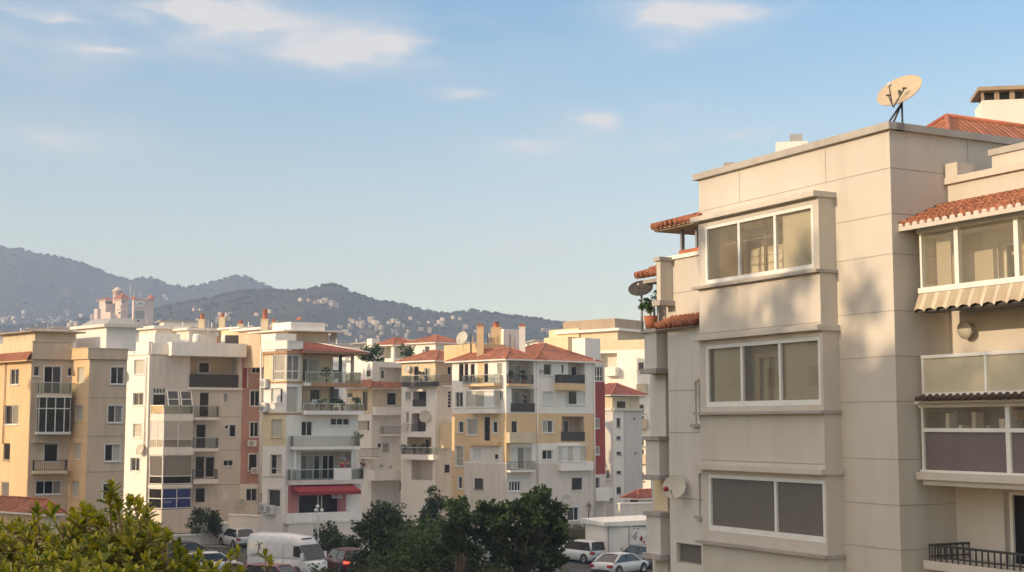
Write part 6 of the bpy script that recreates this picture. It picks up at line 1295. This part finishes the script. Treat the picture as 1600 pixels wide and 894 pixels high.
# ---- the bright tree in the near foreground: leaf rosettes at the tips of thin shoots
q = random.Random(3); nt_ = thing('tree', 'bright green leafy tree in the near foreground at the bottom left', 'tree', (-1.75, 7.2, 0)); b = MB()
b.tube([(-1.75, 7.2, -.2), (-1.8, 7.15, 4), (-1.7, 7.0, 7.2), (-1.72, 6.9, 8.6)], [.17, .14, .11, .07], M['bark'], 10); b.build('trunk', nt_)
OUT = [(-140, 812), (-60, 806), (0, 806), (28, 800), (50, 788), (75, 790), (95, 786), (118, 790), (135, 786), (160, 790), (185, 782), (205, 778), (225, 790), (240, 808), (262, 815), (278, 838), (290, 858), (320, 878), (345, 886), (372, 893), (400, 912), (450, 960)]
lv, lf = [], []; shoots = []
def leaf(p, d, nrm, L, W, curl):
    s_ = d.cross(nrm).normalized(); i = len(lv)
    st = ((0, .10, 0), (.30, .75, .02), (.62, 1.0, .0), (.86, .62, -.05), (1.0, .04, -.12))
    for t_, w_, dr in st:
        c = p + d * L * t_ + nrm * (L * (dr + curl * t_ * t_))
        lv.extend([c - s_ * W * w_ + nrm * W * .28 * w_, c, c + s_ * W * w_ + nrm * W * .28 * w_])
    for k in range(4):
        a = i + k * 3; lf.extend([(a, a + 1, a + 4, a + 3), (a + 1, a + 2, a + 5, a + 4)])
def rosette(tip, ax, n, L):
    ax = ax.normalized(); x = ax.orthogonal().normalized(); y = ax.cross(x); ph = q.uniform(0, 6)
    for k in range(n):
        a = ph + k * 2.4; el_ = .25 + .95 * (k / n) + q.uniform(-.15, .15)          # inner leaves upright, outer ones spread
        rad = x * math.cos(a) + y * math.sin(a); d = (ax * math.cos(el_) + rad * math.sin(el_)).normalized(); nr = (ax * math.sin(el_) - rad * math.cos(el_)).normalized()
        l_ = L * q.uniform(.7, 1.15) * (.65 + .45 * k / n); leaf(tip - ax * (.05 * k / n), d, nr, l_, l_ * q.uniform(.19, .25), q.uniform(-.12, .10))
def shoot(tip, root, n=11, L=.085):
    shoots.append((root, tip)); ax = (tip - root).normalized() + Vector((q.uniform(-.25, .25), q.uniform(-.25, .25), .25)); rosette(tip, ax, n, L)
    for k in range(5): pp = root + (tip - root) * q.uniform(.35, .9); d = Vector((q.uniform(-1, 1), q.uniform(-1, 1), q.uniform(-.2, .7))).normalized(); leaf(pp, d, (Vector((0, 0, 1)) - d * d.z).normalized(), L * q.uniform(.7, 1), L * .18, q.uniform(-.15, .1))
for i in range(950):
    px_ = q.uniform(-130, 395); tt = q.random() ** .8; py_ = interp(OUT, px_) + 7 + tt * 175 + q.uniform(-6, 6); Y = 7.3 - 1.7 * tt + q.uniform(-.25, .25)
    tip = at(px_, py_, Y); cen = Vector((-1.75 + (tip.x + 1.75) * .55, 7.1, tip.z - .45)); root = tip + (cen - tip).normalized() * q.uniform(.16, .3); shoot(tip, root, q.randint(8, 12), q.choice((q.uniform(.036, .055), q.uniform(.055, .082))))
for (px_, py_, Y) in ((175, 760, 6.6), (172, 778, 6.62), (184, 788, 6.6), (207, 782, 6.55), (218, 788, 6.5), (228, 800, 6.6), (130, 794, 6.8), (58, 794, 6.9), (242, 826, 6.5), (262, 834, 6.4), (330, 886, 6.0)):
    tip = at(px_, py_, Y); shoot(tip, tip + Vector((q.uniform(-.04, .04), q.uniform(-.02, .1), -.16)), 13, .07)
for i in range(240):                                                         # the back of the crown
    a = q.uniform(0, 6.28); rr_ = q.random() ** .5 * 1.5; x, y = -1.9 + math.cos(a) * rr_ * 1.1, 8.1 + math.sin(a) * rr_ * .8; tip = Vector((x, y, 9.15 - .32 * rr_ ** 2 + q.uniform(-.25, .0))); shoot(tip, tip + Vector((0, 0, -.25)), 9, .07)
b = MB(); b.raw(lv, lf, M['leaf_near'], False); b.build('crown', nt_)
b = MB()
for r0, t0 in shoots: b.bar(r0, t0, .005, M['bark'], 4, .003, False)
for k in range(26): t0 = shoots[k * 21][0]; b.tube([(-1.72, 6.95, 8.3), (Vector((-1.72, 6.95, 8.3)) + t0) / 2 + Vector((0, 0, -.1)), t0], [.03, .02, .008], M['bark'], 5)
b.build('limb', nt_)

# ---- out of the picture on the left: the neighbours whose shade falls on the near wall and the car park
def neighbour(label, x, y0, y1, h, m):
    t = thing('apartment_building', label, 'apartment building', (x, y0, 0), group='apartment buildings beside the car park'); b = MB(); b.box((x - 12, y0, 0), (x, y1, h), M[m]); b.box((x - 12.3, y0 - .3, h), (x + .3, y1 + .3, h + .5), M['white']); b.build('wall', t); b = MB(); q_ = MB(); fl = int(h / 3)
    for k in range(fl):
        for j in range(int((y1 - y0) / 3.2)):
            a = y0 + 1 + j * 3.2; z = .9 + k * 2.9
            if z + 1.5 < h: b.box((x + .005, a - .08, z - .08), (x + .05, a + 1.48, z + 1.48), M['frame']); q_.box((x + .051, a, z), (x + .06, a + 1.4, z + 1.4), M['glass' if (j + k) % 3 else 'blind'])
    o = b.build('window', t); q_.build('pane', o); return t
neighbour('pale apartment building left of the camera opposite the near building', -36, -3.5, 16.5, 24.9, 'cream'); neighbour('white apartment building left of the car park out of view', -60, 14, 84, 25, 'white')
for i, (x, y, h) in enumerate(((-30, 3.2, 24.0), (-30.5, 8.2, 24.2), (-29.5, 13.2, 24.4))):
    qq = random.Random(60 + i); pts = []
    for _ in range(30): pts.append((qq.gauss(0, 1.5), qq.gauss(0, 1.4), h - abs(qq.gauss(0, 1.6)) - .5))
    tree('tree', ('tall airy tree nearest the camera', 'tall airy tree in the middle', 'tall airy tree farthest from the camera')[i] + ' in front of the pale neighbouring block', (x, y, 0), h, pts, 2600, .6, .3, 'leaf_mid', 60 + i, .3, 'tall trees left of the camera')
# ------------------------------------------------------------------ vehicles
def paint(name, c, rough=.28):
    m, t, o = mat_new(name); p = pr(t, None, rough, 0, .5, **{'Coat Weight': .5, 'Coat Roughness': .08}); t.l(ramp2(t, noise(t, 3, 4, objco(t)), mul(c, .9), mul(c, 1.06)), p.inputs['Base Color']); t.l(p.outputs[0], o.inputs[0]); M[name] = m
paint('car_white', (.62, .62, .61)); paint('car_red', (.11, .016, .018)); paint('car_grey', (.17, .19, .21)); paint('car_black', (.025, .025, .027)); paint('car_maroon', (.22, .04, .04))
M['tyre'] = plain('tyre_rubber', (.022, .022, .022), .85); M['alloy'] = plain('alloy_rim', (.42, .42, .43), .3, .8); M['carglass'] = glass_dark('car_glass', (.022, .024, .026), .04, .6); M['tail'] = plain('tail_lamp', (.38, .015, .018), .2); M['head'] = plain('head_lamp', (.62, .64, .66), .15); M['trimblk'] = plain('black_trim', (.03, .03, .03), .5); M['plate'] = plain('number_plate', (.6, .6, .56), .5)
def emis(name, c, s):
    m, t, o = mat_new(name); e = t.n('ShaderNodeEmission'); e.inputs[0].default_value = (*c, 1); e.inputs[1].default_value = s; t.l(e.outputs[0], o.inputs[0]); M[name] = m
emis('tail_lit', (1, .07, .04), 1.6)
def vehicle(name, label, cat, loc, rz, L, W, H, belt, kind, pm, group=None, lit=False, plate=True, marks=None):
    """x forward, y left; lower body lofted over the length, glazed cabin with pillars and roof on top"""
    t = thing(name, label, cat, loc, (0, 0, rz), group); m = M[pm]; w = W / 2; g = .19; b = MB()
    if kind == 'van': hood = .86; st = [(-.5, .97, belt), (-.49, 1, belt), (.30, 1, belt), (.40, .98, belt * .98), (.47, .93, belt * .84), (.5, .86, belt * .62)]
    elif kind == 'saloon': st = [(-.5, .84, belt * .86), (-.485, .90, belt * .97), (-.36, .97, belt), (-.1, 1, belt), (.16, 1, belt * .99), (.40, .95, belt * .90), (.48, .86, belt * .76), (.5, .78, belt * .62)]
    else: st = [(-.5, .88, belt * .80), (-.49, .93, belt * .97), (-.4, .98, belt), (0, 1, belt), (.2, 1, belt * .985), (.40, .95, belt * .90), (.48, .87, belt * .74), (.5, .80, belt * .60)]
    rings = []
    for x, k, zt in st:
        X = x * L; ww = w * k; zl = g + (.08 if abs(x) > .47 else 0)
        rings.append([(X, -ww * .86, zl), (X, -ww * .98, zl + .14), (X, -ww, zl + (zt - zl) * .55), (X, -ww * .95, zt - .05), (X, -ww * .86, zt), (X, 0, zt + .025), (X, ww * .86, zt), (X, ww * .95, zt - .05), (X, ww, zl + (zt - zl) * .55), (X, ww * .98, zl + .14), (X, ww * .86, zl)])
    n = 11; vs = [v for r in rings for v in r]; fs = []
    for j in range(len(rings) - 1):
        for k in range(n): fs.append((j * n + k, (j + 1) * n + k, (j + 1) * n + (k + 1) % n, j * n + (k + 1) % n))
    fs += [tuple(range(n)), tuple(range(len(vs) - 1, len(vs) - n - 1, -1))]; b.raw(vs, fs, m, True); body = b.build('body', t, True)
    mod = body.modifiers.new('bevel', 'BEVEL'); mod.width = .03; mod.segments = 2; mod.limit_method = 'ANGLE'; mod.angle_limit = R_(50)
    # cabin
    cb = {'hatch': (-.485, -.40, .10, .29), 'suv': (-.49, -.43, .10, .29), 'saloon': (-.40, -.22, .08, .27), 'van': (-.5, -.485, .30, .42)}[kind]; rb, rt, ft, fb = (k * L for k in cb)
    zb, zt = belt - .01, H; wb, wt = w * .93, w * (.76 if kind != 'van' else .86)
    pts = {'rbl': (rb, wb, zb), 'rbr': (rb, -wb, zb), 'rtl': (rt, wt, zt - .06), 'rtr': (rt, -wt, zt - .06), 'ftl': (ft, wt, zt - .06), 'ftr': (ft, -wt, zt - .06), 'fbl': (fb, wb * .97, zb * .97), 'fbr': (fb, -wb * .97, zb * .97)}; P_ = {k: Vector(v) for k, v in pts.items()}
    if kind == 'van':
        b = MB(); nst = 9; rings = []
        prof = [(-.5, H - .22, 1), (-.488, H - .05, 1), (-.4, H, 1), (.10, H + .02, 1), (.24, H - .08, .98), (.31, H - .30, .95), (.345, H - .58, .93)]
        for x, zz, k in prof:
            X = x * L; a = w * k; rings.append([(X, -a * .985, belt - .02), (X, -a * .97, zz - .55), (X, -a * .90, zz - .18), (X, -a * .74, zz - .02), (X, 0, zz + .04), (X, a * .74, zz - .02), (X, a * .90, zz - .18), (X, a * .97, zz - .55), (X, a * .985, belt - .02)])
        vs = [v for r in rings for v in r]; fs = []
        for j in range(len(rings) - 1):
            for k in range(8): fs.append((j * 9 + k, (j + 1) * 9 + k, (j + 1) * 9 + k + 1, j * 9 + k + 1))
        fs += [tuple(range(9)), tuple(range(len(vs) - 1, len(vs) - 10, -1))]; b.raw(vs, fs, m, True); b.build('load_body', t, True)
        fr = Vector((.345 * L, 0, H - .60)); wsb = Vector((.455 * L, 0, belt * .98)); a0, a1 = w * .87, w * .86
        b = MB(); b.face([(fr.x + .012, a0, fr.z), (fr.x + .012, -a0, fr.z), (wsb.x, -a1, wsb.z), (wsb.x, a1, wsb.z)][::-1], M['carglass']); b.build('windscreen', t, True)
        for s in (-1, 1):
            b = MB(); b.face([(.345 * L, s * w * .925, fr.z), (.452 * L, s * w * .90, belt * .985), (.25 * L, s * w * .99, belt - .02), (.25 * L, s * w * .97, fr.z)][::s], m); b.build('door', t, True)
            b = MB(); ps = [(.265 * L, s * (w * .985 + .012), belt + .12), (.425 * L, s * (w * .92 + .02), belt + .04), (.352 * L, s * (w * .935 + .012), fr.z - .06), (.265 * L, s * (w * .965 + .012), fr.z - .06)]; b.face(ps[::-s], M['carglass']); b.build('side_window', t, True)
            b = MB(); b.box((.40 * L, s * (w + .05) - .08, belt - .02), (.425 * L, s * (w + .05) + .12, belt + .36), M['plasticw']); b.box((.40 * L, min(s * (w - .06), s * (w + .05)), belt + .02), (.418 * L, max(s * (w - .06), s * (w + .05)), belt + .08), M['trimblk']); b.build('mirror', t, True)
            b = MB(); b.box((.44 * L, s * w * .68 - .16, belt * .66), (.492 * L, s * w * .68 + .16, belt * .82), M['head']); b.build('headlight', t, True)
            b = MB(); b.box((-.35 * L, s * w * 1.002 - .012, .52), (.36 * L, s * w * 1.002 + .012, .62), M['trimblk']); 
            b.box((-.16 * L, s * w * .997 - .006, .5), (-.157 * L, s * w * .997 + .006, belt + .9), M['vent']); b.box((.105 * L, s * w * .997 - .006, .5), (.108 * L, s * w * .997 + .006, belt + .9), M['vent']); b.build('side_trim', t, True)
        b = MB(); b.box((.283 * L, -.42, H - .265), (.30 * L + .08, .42, H - .20), M['trimblk']); b.build('roof_slot', t, True)
    else:
        b = MB(); roof = [(rt - .02, wt, zt - .06), (rt - .02, -wt, zt - .06), (ft + .02, -wt, zt - .06), (ft + .02, wt, zt - .06)]; xm = (rt + ft) / 2
        rr_ = []
        for x, dz_ in ((rt - .03, -.05), (rt + .25, .0), (xm, .02), (ft - .25, .0), (ft + .04, -.06)): rr_.append([(x, -wt * 1.02, zt - .075 + dz_ * .6), (x, -wt * .8, zt - .01 + dz_), (x, 0, zt + .02 + dz_), (x, wt * .8, zt - .01 + dz_), (x, wt * 1.02, zt - .075 + dz_ * .6)])
        vs = [v for r in rr_ for v in r]; fs = [(j * 5 + k, (j + 1) * 5 + k, (j + 1) * 5 + k + 1, j * 5 + k + 1) for j in range(4) for k in range(4)]; fs += [(20, 15, 10, 5, 0, 4, 9, 14, 19, 24)]; b.raw(vs, fs, m, True); b.build('roof', t, True)
        b = MB()
        for s, e in (('l', 1), ('r', -1)):
            b.bar(P_['rb' + s], P_['rt' + s], .075, m, 6); b.bar(P_['fb' + s], P_['ft' + s], .04, m, 6); k = .46; u_ = P_['rt' + s] * (1 - k) + P_['ft' + s] * k; d_ = P_['rb' + s] * (1 - k) + P_['fb' + s] * k; b.bar(u_, d_, .035, M['trimblk'], 5); b.bar(P_['rt' + s], P_['ft' + s], .035, m, 6)
        b.build('pillar', t, True); o = Vector((0, 0, 0))
        b = MB(); b.face([P_['fbl'], P_['ftl'], P_['ftr'], P_['fbr']][::-1], M['carglass']); b.build('windscreen', t, True); b = MB(); b.face([P_['rbl'], P_['rbr'], P_['rtr'], P_['rtl']][::-1], M['carglass']); b.build('rear_window', t, True)
        for s, e in (('l', 1), ('r', -1)): b = MB(); b.face([P_['rb' + s], P_['rt' + s], P_['ft' + s], P_['fb' + s]][::e], M['carglass']); b.build('side_window', t, True); b = MB(); b.box((.2 * L, e * (w + .08) - .09, belt - .02), (.2 * L + .09, e * (w + .08) + .09, belt + .12), m); b.build('mirror', t, True); b = MB(); b.box((.40 * L, e * w * .66 - .16, belt * .66), (.485 * L, e * w * .66 + .18, belt * .80), M['head']); b.build('headlight', t, True)
    zt_ = {'hatch': .80, 'suv': .82, 'saloon': .76, 'van': .75}[kind] * belt
    for e in (-1, 1): b = MB(); hh = .17 if kind != 'van' else .32; b.box((-.508 * L, e * w * .76 - .15, zt_ - hh * .5), (-.462 * L, e * w * .76 + .19 if e > 0 else e * w * .76 + .15, zt_ + hh * .5), M['tail_lit'] if lit else M['tail']) if e > 0 else b.box((-.508 * L, e * w * .76 - .19, zt_ - hh * .5), (-.462 * L, e * w * .76 + .15, zt_ + hh * .5), M['tail_lit'] if lit else M['tail']); b.build('taillight', t, True)
    b = MB(); b.box((-.514 * L, -w * .80, .26), (-.47 * L, w * .80, .46), M['trimblk']); b.build('bumper', t, True)
    if plate: b = MB(); b.box((-.512 * L, -.26, zt_ - .12), (-.506 * L, .26, zt_ + .0), M['plate']); b.build('number_plate', t, True)
    rw = .33 if kind != 'van' else .36
    for fx in (-.31, .315):
        for s in (-1, 1):
            b = MB(); c = Vector((fx * L, s * (w - .19), rw)); b.lathe(c, [(rw * .62, -.0), (rw * .98, 0), (rw, .03), (rw, .19), (rw * .95, .215), (rw * .62, .205)], M['tyre'], 20, (0, s, 0)); wh = b.build('wheel', t, True); b = MB(); b.lathe(c, [(.001, .17), (rw * .2, .185), (rw * .5, .16), (rw * .62, .205), (rw * .62, .15)], M['alloy'], 10, (0, s, 0)); b.build('rim', wh, True)
            b = MB(); b.lathe(Vector((fx * L, s * (w - .05), rw + .02)), [(rw * 1.0, .052), (rw * 1.17, .056), (rw * 1.17, .0)], M['trimblk'], 20, (0, s, 0)); b.build('wheel_arch', t, True)
    return t
def spot(px_, py_): return on_ground(px_, py_, .004)
def park(px_, py_, head): p = spot(px_, py_); return (p.x, p.y, .01), R_(90 - head)
# heading = the compass direction of the bonnet, 0 = straight away from the camera
l, r = park(370, 855, -34); vehicle('car', 'small white hatchback parked on the road below the salmon strip', 'car', l, r, 3.95, 1.72, 1.56, .95, 'hatch', 'car_white')
l, r = park(449, 900, 126); van = vehicle('van', 'white high roofed panel van with a dark branch mark on its side', 'van', l, r, 5.6, 2.0, 2.72, 1.28, 'van', 'car_white')
b = MB(); y_ = -1.012; x0 = -1.75
for p0, p1, w_ in (((0, 1.45), (.10, 1.95), .022), ((.10, 1.95), (.02, 2.12), .02), ((.10, 1.95), (.34, 2.16), .02), ((.10, 1.95), (-.22, 1.98), .018), ((.06, 1.75), (.26, 1.86), .015), ((.02, 2.12), (-.06, 2.2), .03), ((.34, 2.16), (.42, 2.13), .014)): b.bar((x0 + p0[0], y_ + .02 * (p0[1] - 1.4), p0[1]), (x0 + p1[0], y_ + .02 * (p1[1] - 1.4), p1[1]), w_, M['trimblk'], 5)
b.box((x0 - .55, y_ - .004, 1.36), (x0 + .35, y_ + .012, 1.39), M['trimblk']); b.build('side_mark', van, True)
l, r = park(538, 893, -28); vehicle('car', 'dark red estate car with a lit tail lamp beside the white van', 'car', l, r, 4.5, 1.82, 1.60, .98, 'suv', 'car_red', lit=True)
l, r = park(330, 898, 60); vehicle('car', 'white car with a black roof edge just behind the bright foreground leaves', 'car', l, r, 4.0, 1.74, 1.50, .93, 'hatch', 'car_white')
l, r = park(292, 878, 62); vehicle('car', 'black car left of the white one behind the foreground leaves', 'car', l, r, 4.2, 1.76, 1.46, .92, 'hatch', 'car_black')
l, r = park(596, 876, -30); vehicle('car', 'white car hidden behind the dark round tree', 'car', l, r, 4.2, 1.76, 1.48, .92, 'hatch', 'car_white')
l, r = park(742, 884, 10); vehicle('van', 'white van standing half hidden behind the trees', 'van', l, r, 5.2, 1.95, 2.3, 1.2, 'van', 'car_white')
l, r = park(908, 878, -38); vehicle('car', 'white hatchback with dark rear bumper parked left of the kiosk', 'car', l, r, 4.2, 1.8, 1.58, .96, 'suv', 'car_white')
l, r = park(970, 897, 40); vehicle('car', 'white saloon car in front of the kiosk', 'car', l, r, 4.5, 1.78, 1.42, .90, 'saloon', 'car_white')
l, r = park(1003, 885, -30); vehicle('car', 'grey blue hatchback between the kiosk and the near building', 'car', l, r, 4.1, 1.76, 1.52, .94, 'hatch', 'car_grey')
l, r = park(432, 921, 118); vehicle('car', 'dull red car at the bottom edge in front of the white van', 'car', l, r, 4.2, 1.76, 1.48, .92, 'hatch', 'car_maroon')

# ---- white kiosk with coloured diamonds
kz = 0; kA = gp(948, 100.5); kB = along(kA, 76, 988); kC = along(kB, 66, 1040); kh = zy(kA, 822)
kt = thing('kiosk', 'white boxy kiosk with a sloping roof and red and grey diamonds on its wall', 'kiosk', (kA.x, kA.y, 0)); b = MB(); k1_, k2_ = Fac(kA, kB), Fac(kB, kC)
k1_.quad(b, 0, k1_.L, 0, 0, kh, M['offwhite']); k2_.quad(b, 0, k2_.L, 0, 0, kh, M['white']); shf = [kC, kC + hd(-20) * 4, kA + hd(-20) * 4, kA]
for a, c in zip(shf, shf[1:]): g = Fac(a, c); g.quad(b, 0, g.L, 0, 0, kh, M['offwhite'])
b.build('wall', kt); b = MB(); zr_ = zy(kA, 813); up_ = .45
P3 = lambda q_, z_: (q_.x, q_.y, z_); e1_, e2_, e3_, e4_ = kA - k1_.d * .35 + k1_.n * .3, kC + k2_.d * .2 + k2_.n * .3, kC + hd(-20) * 4.2, kA + hd(-20) * 4.2 - k1_.d * .35
b.hexa([P3(e1_, kh), P3(e2_, kh), P3(e3_, kh), P3(e4_, kh), P3(e1_, kh + .28), P3(e2_, kh + .42), P3(e3_, kh + .42), P3(e4_, kh + .30)], M['plasticw']); b.build('roof', kt)
b = MB(); u0, u1, z0, z1 = k1_.rect(983, 829, 992, 866); k1_.box(b, k1_.L - .35, k1_.L - .28, .003, .06, 0, kh, M['vent']); k1_.box(b, .02, .1, .003, .05, 0, kh, M['vent']); b.build('post', kt)
dr = MB(); k1_.box(dr, k1_.L - .95, k1_.L - .4, .003, .03, .1, kh - .3, M['offwhite']); do = dr.build('door', kt); dr = MB(); k1_.box(dr, k1_.L - .92, k1_.L - .85, .031, .07, 1.0, 1.12, M['trimblk']); dr.build('handle', do)
def diamond(px_, py_, rw, rh, m):
    u, z = k2_.hit(px_, py_); b = MB(); b.face([k2_.pt(u - rw, .012, z), k2_.pt(u, .012, z - rh), k2_.pt(u + rw, .012, z), k2_.pt(u, .012, z + rh)], M[m]); return b.build('diamond_mark', kt)
diamond(992, 839, .22, .26, 'vent'); diamond(1002, 842, .17, .24, 'redcloth'); diamond(1006.5, 847, .1, .14, 'redcloth'); diamond(994, 833, .07, .09, 'trimblk'); diamond(991, 826, .06, .08, 'trimblk'); diamond(997, 826, .06, .08, 'trimblk'); diamond(1010, 840, .12, .2, 'vent')
b = MB()
for k in range(9): u, z = k2_.hit(990 + k * 2.2, 821.5); k2_.box(b, u - .045, u + .045, .003, .014, z - .06 - .03 * (k == 0), z + .07, M['trimblk'])
u, z = k2_.hit(997, 854); k2_.box(b, u - .15, u + .15, .003, .012, z - .015, z + .015, M['redcloth']); b.build('lettering', kt)

# ---- street lamps
def lamp(px_, py_top, Y, label, kind):
    P = gp(px_, Y); z1 = zy(P, py_top); t = thing('street_lamp', label, 'street lamp', (P.x, P.y, 0)); b = MB(); m = M['dkmetal'] if kind == 'lantern' else M['plasticw']
    b.lathe((P.x, P.y, 0), [(.16, 0), (.16, .25), (.09, .35), (.07, .5), (.05, 1.0), (.045, z1 - .9), (.07, z1 - .85), (.04, z1 - .8)], m, 10); b.build('post', t)
    if kind == 'lantern':
        b = MB(); b.lathe((P.x, P.y, z1 - .8), [(.10, 0), (.19, .45)], M['frost'], 6); b.build('lamp_glass', t); b = MB(); b.lathe((P.x, P.y, z1 - .35), [(.25, 0), (.12, .2), (.05, .25), (.05, .33), (.001, .36)], m, 6); b.build('lamp_cap', t); b = MB()
        for k in range(6): a = k * math.pi / 3; b.bar((P.x + .10 * math.cos(a), P.y + .10 * math.sin(a), z1 - .8), (P.x + .2 * math.cos(a), P.y + .2 * math.sin(a), z1 - .34), .014, m, 4)
        b.build('lamp_frame', t)
    else:
        for k in range(3): b = MB(); a = k * 2.09 + .4; c = Vector((P.x + .26 * math.cos(a), P.y + .26 * math.sin(a), z1 - .45 + (.3 if k == 2 else 0))); b.lathe(c, [(.001, -.14), (.10, -.1), (.14, 0), (.10, .1), (.001, .14)], M['plasticw'], 10); b.build('globe', t); b = MB(); b.tube([(P.x, P.y, z1 - .85), (P.x + .2 * math.cos(a), P.y + .2 * math.sin(a), z1 - .8), c - Vector((0, 0, .12))], .025, m, 5); b.build('lamp_arm', t)
    return t
lamp(919, 784, 110, 'tall black lantern street lamp beside the hedge', 'lantern'); lamp(499.5, 770 + 18, 103, 'white street lamp with round globes before the red awning', 'globe')

# ------------------------------------------------------------------ people on the balconies
def person(loc, rz, label, shirt, lean=0.0, arm='rest', hair='hair', sc=1.0):
    t = thing('person', label, 'person', loc, (0, 0, rz)); S = sc
    def skin(name, verts, edges, rad, m, sub=1):
        me = bpy.data.meshes.new(name); o = bpy.data.objects.new(name, me); COL.objects.link(o); me.from_pydata([(v[0] * S, v[1] * S, v[2] * S) for v in verts], edges, []); sk = o.modifiers.new('skin', 'SKIN'); 
        for i, r_ in enumerate(rad): sv = me.skin_vertices[0].data[i] if me.skin_vertices else None; 
        if not me.skin_vertices: me.attributes.new
        for i, r_ in enumerate(rad): me.skin_vertices[0].data[i].radius = (r_[0] * S, r_[1] * S); me.skin_vertices[0].data[i].use_root = i == 0
        sd = o.modifiers.new('sub', 'SUBSURF'); sd.levels = sub; sd.render_levels = sub; me.materials.append(M[m]); o.parent = t; return o
    f = lean; rest = arm == 'rest'
    v = [(0, 0, .95), (.02 + f * .5, 0, 1.2), (.03 + f, 0, 1.40), (.04 + f, 0, 1.50), (.06 + f, 0, 1.58), (.07 + f, 0, 1.70), (.12 + f, 0, 1.6),
         (f, .19, 1.40), (.05 + f, .25, 1.13), ((.30 if rest else .18) + f, .17, 1.06 if rest else 1.25), ((.37 if rest else .24) + f, .13, 1.06 if rest else 1.32), (f, -.19, 1.40), (.05 + f, -.25, 1.13), (.30 + f, -.17, 1.06), (.37 + f, -.13, 1.06),
         (0, .10, .88), (.03, .11, .48), (0, .11, .08), (.14, .12, .04), (0, -.10, .88), (.03, -.11, .48), (0, -.11, .08), (.14, -.12, .04)]
    e = [(0, 1), (1, 2), (2, 3), (3, 4), (4, 5), (4, 6), (2, 7), (7, 8), (8, 9), (9, 10), (2, 11), (11, 12), (12, 13), (13, 14), (0, 15), (15, 16), (16, 17), (17, 18), (0, 19), (19, 20), (20, 21), (21, 22)]
    rd = [(.13, .15), (.11, .14), (.11, .15), (.05, .05), (.085, .075), (.09, .08), (.03, .03), (.06, .06), (.045, .045), (.035, .035), (.04, .03), (.06, .06), (.045, .045), (.035, .035), (.04, .03), (.095, .09), (.06, .06), (.045, .045), (.045, .035), (.095, .09), (.06, .06), (.045, .045), (.045, .035)]
    skin('body', v, e, rd, 'skin', 2)
    sv = [v[0], v[1], v[2], v[7], ((v[7][0] + v[8][0]) / 2, (v[7][1] + v[8][1]) / 2, 1.24), v[11], ((v[11][0] + v[12][0]) / 2, (v[11][1] + v[12][1]) / 2, 1.24)]; skin('shirt', sv, [(0, 1), (1, 2), (2, 3), (3, 4), (2, 5), (5, 6)], [(.15, .17), (.13, .16), (.125, .165), (.08, .08), (.07, .07), (.08, .08), (.07, .07)], shirt, 2)
    skin('trousers', [v[0], v[15], v[16], v[17], v[19], v[20], v[21]], [(0, 1), (1, 2), (2, 3), (0, 4), (4, 5), (5, 6)], [(.14, .16), (.11, .105), (.075, .075), (.06, .06), (.11, .105), (.075, .075), (.06, .06)], 'car_black', 2)
    skin('hair', [(.02 + f, 0, 1.60), (.03 + f, 0, 1.70), (.07 + f, 0, 1.755)], [(0, 1), (1, 2)], [(.07, .09), (.095, .1), (.08, .07)], hair, 2); return t
M['cloth_red'] = plain('red_shirt', (.42, .03, .04), .8); M['cloth_dark'] = plain('dark_shirt', (.03, .03, .035), .8); M['cloth_grey'] = plain('grey_shirt', (.14, .14, .15), .8)
def on_bal(f, cvp, p): u, z = f.hit(*cvp, p); return f.pt(u, p, z)
zfl = C3.hit(*cC(440, 672), 1.3)[1]
for x, lab, sh, hr_ in ((433, 'person in a red top at the white parapet above the red awning', 'cloth_red', 'hair'), (452, 'person with reddish hair beside the one in the red top', 'cloth_grey', 'redcloth')): u = C3.hit(*cC(x, 610), .75)[0]; q_ = C3.pt(u, .75, zfl); person(q_, R_(-70), lab, sh, .12, 'rest' if x == 433 else 'up', hr_)
u = C3.hit(*cC(512, 620), .9)[0]; person(C3.pt(u, .85, zfl), R_(-40), 'dark haired person at the right end of the balcony above the red awning', 'cloth_dark', .1)
u, z = Fr.hit(*Fb.cv(348, 402), -.5); person(Fr.pt(u, -.45, z), R_(-60), 'person in dark clothes standing in the upper loggia of the central building', 'cloth_dark', .08)
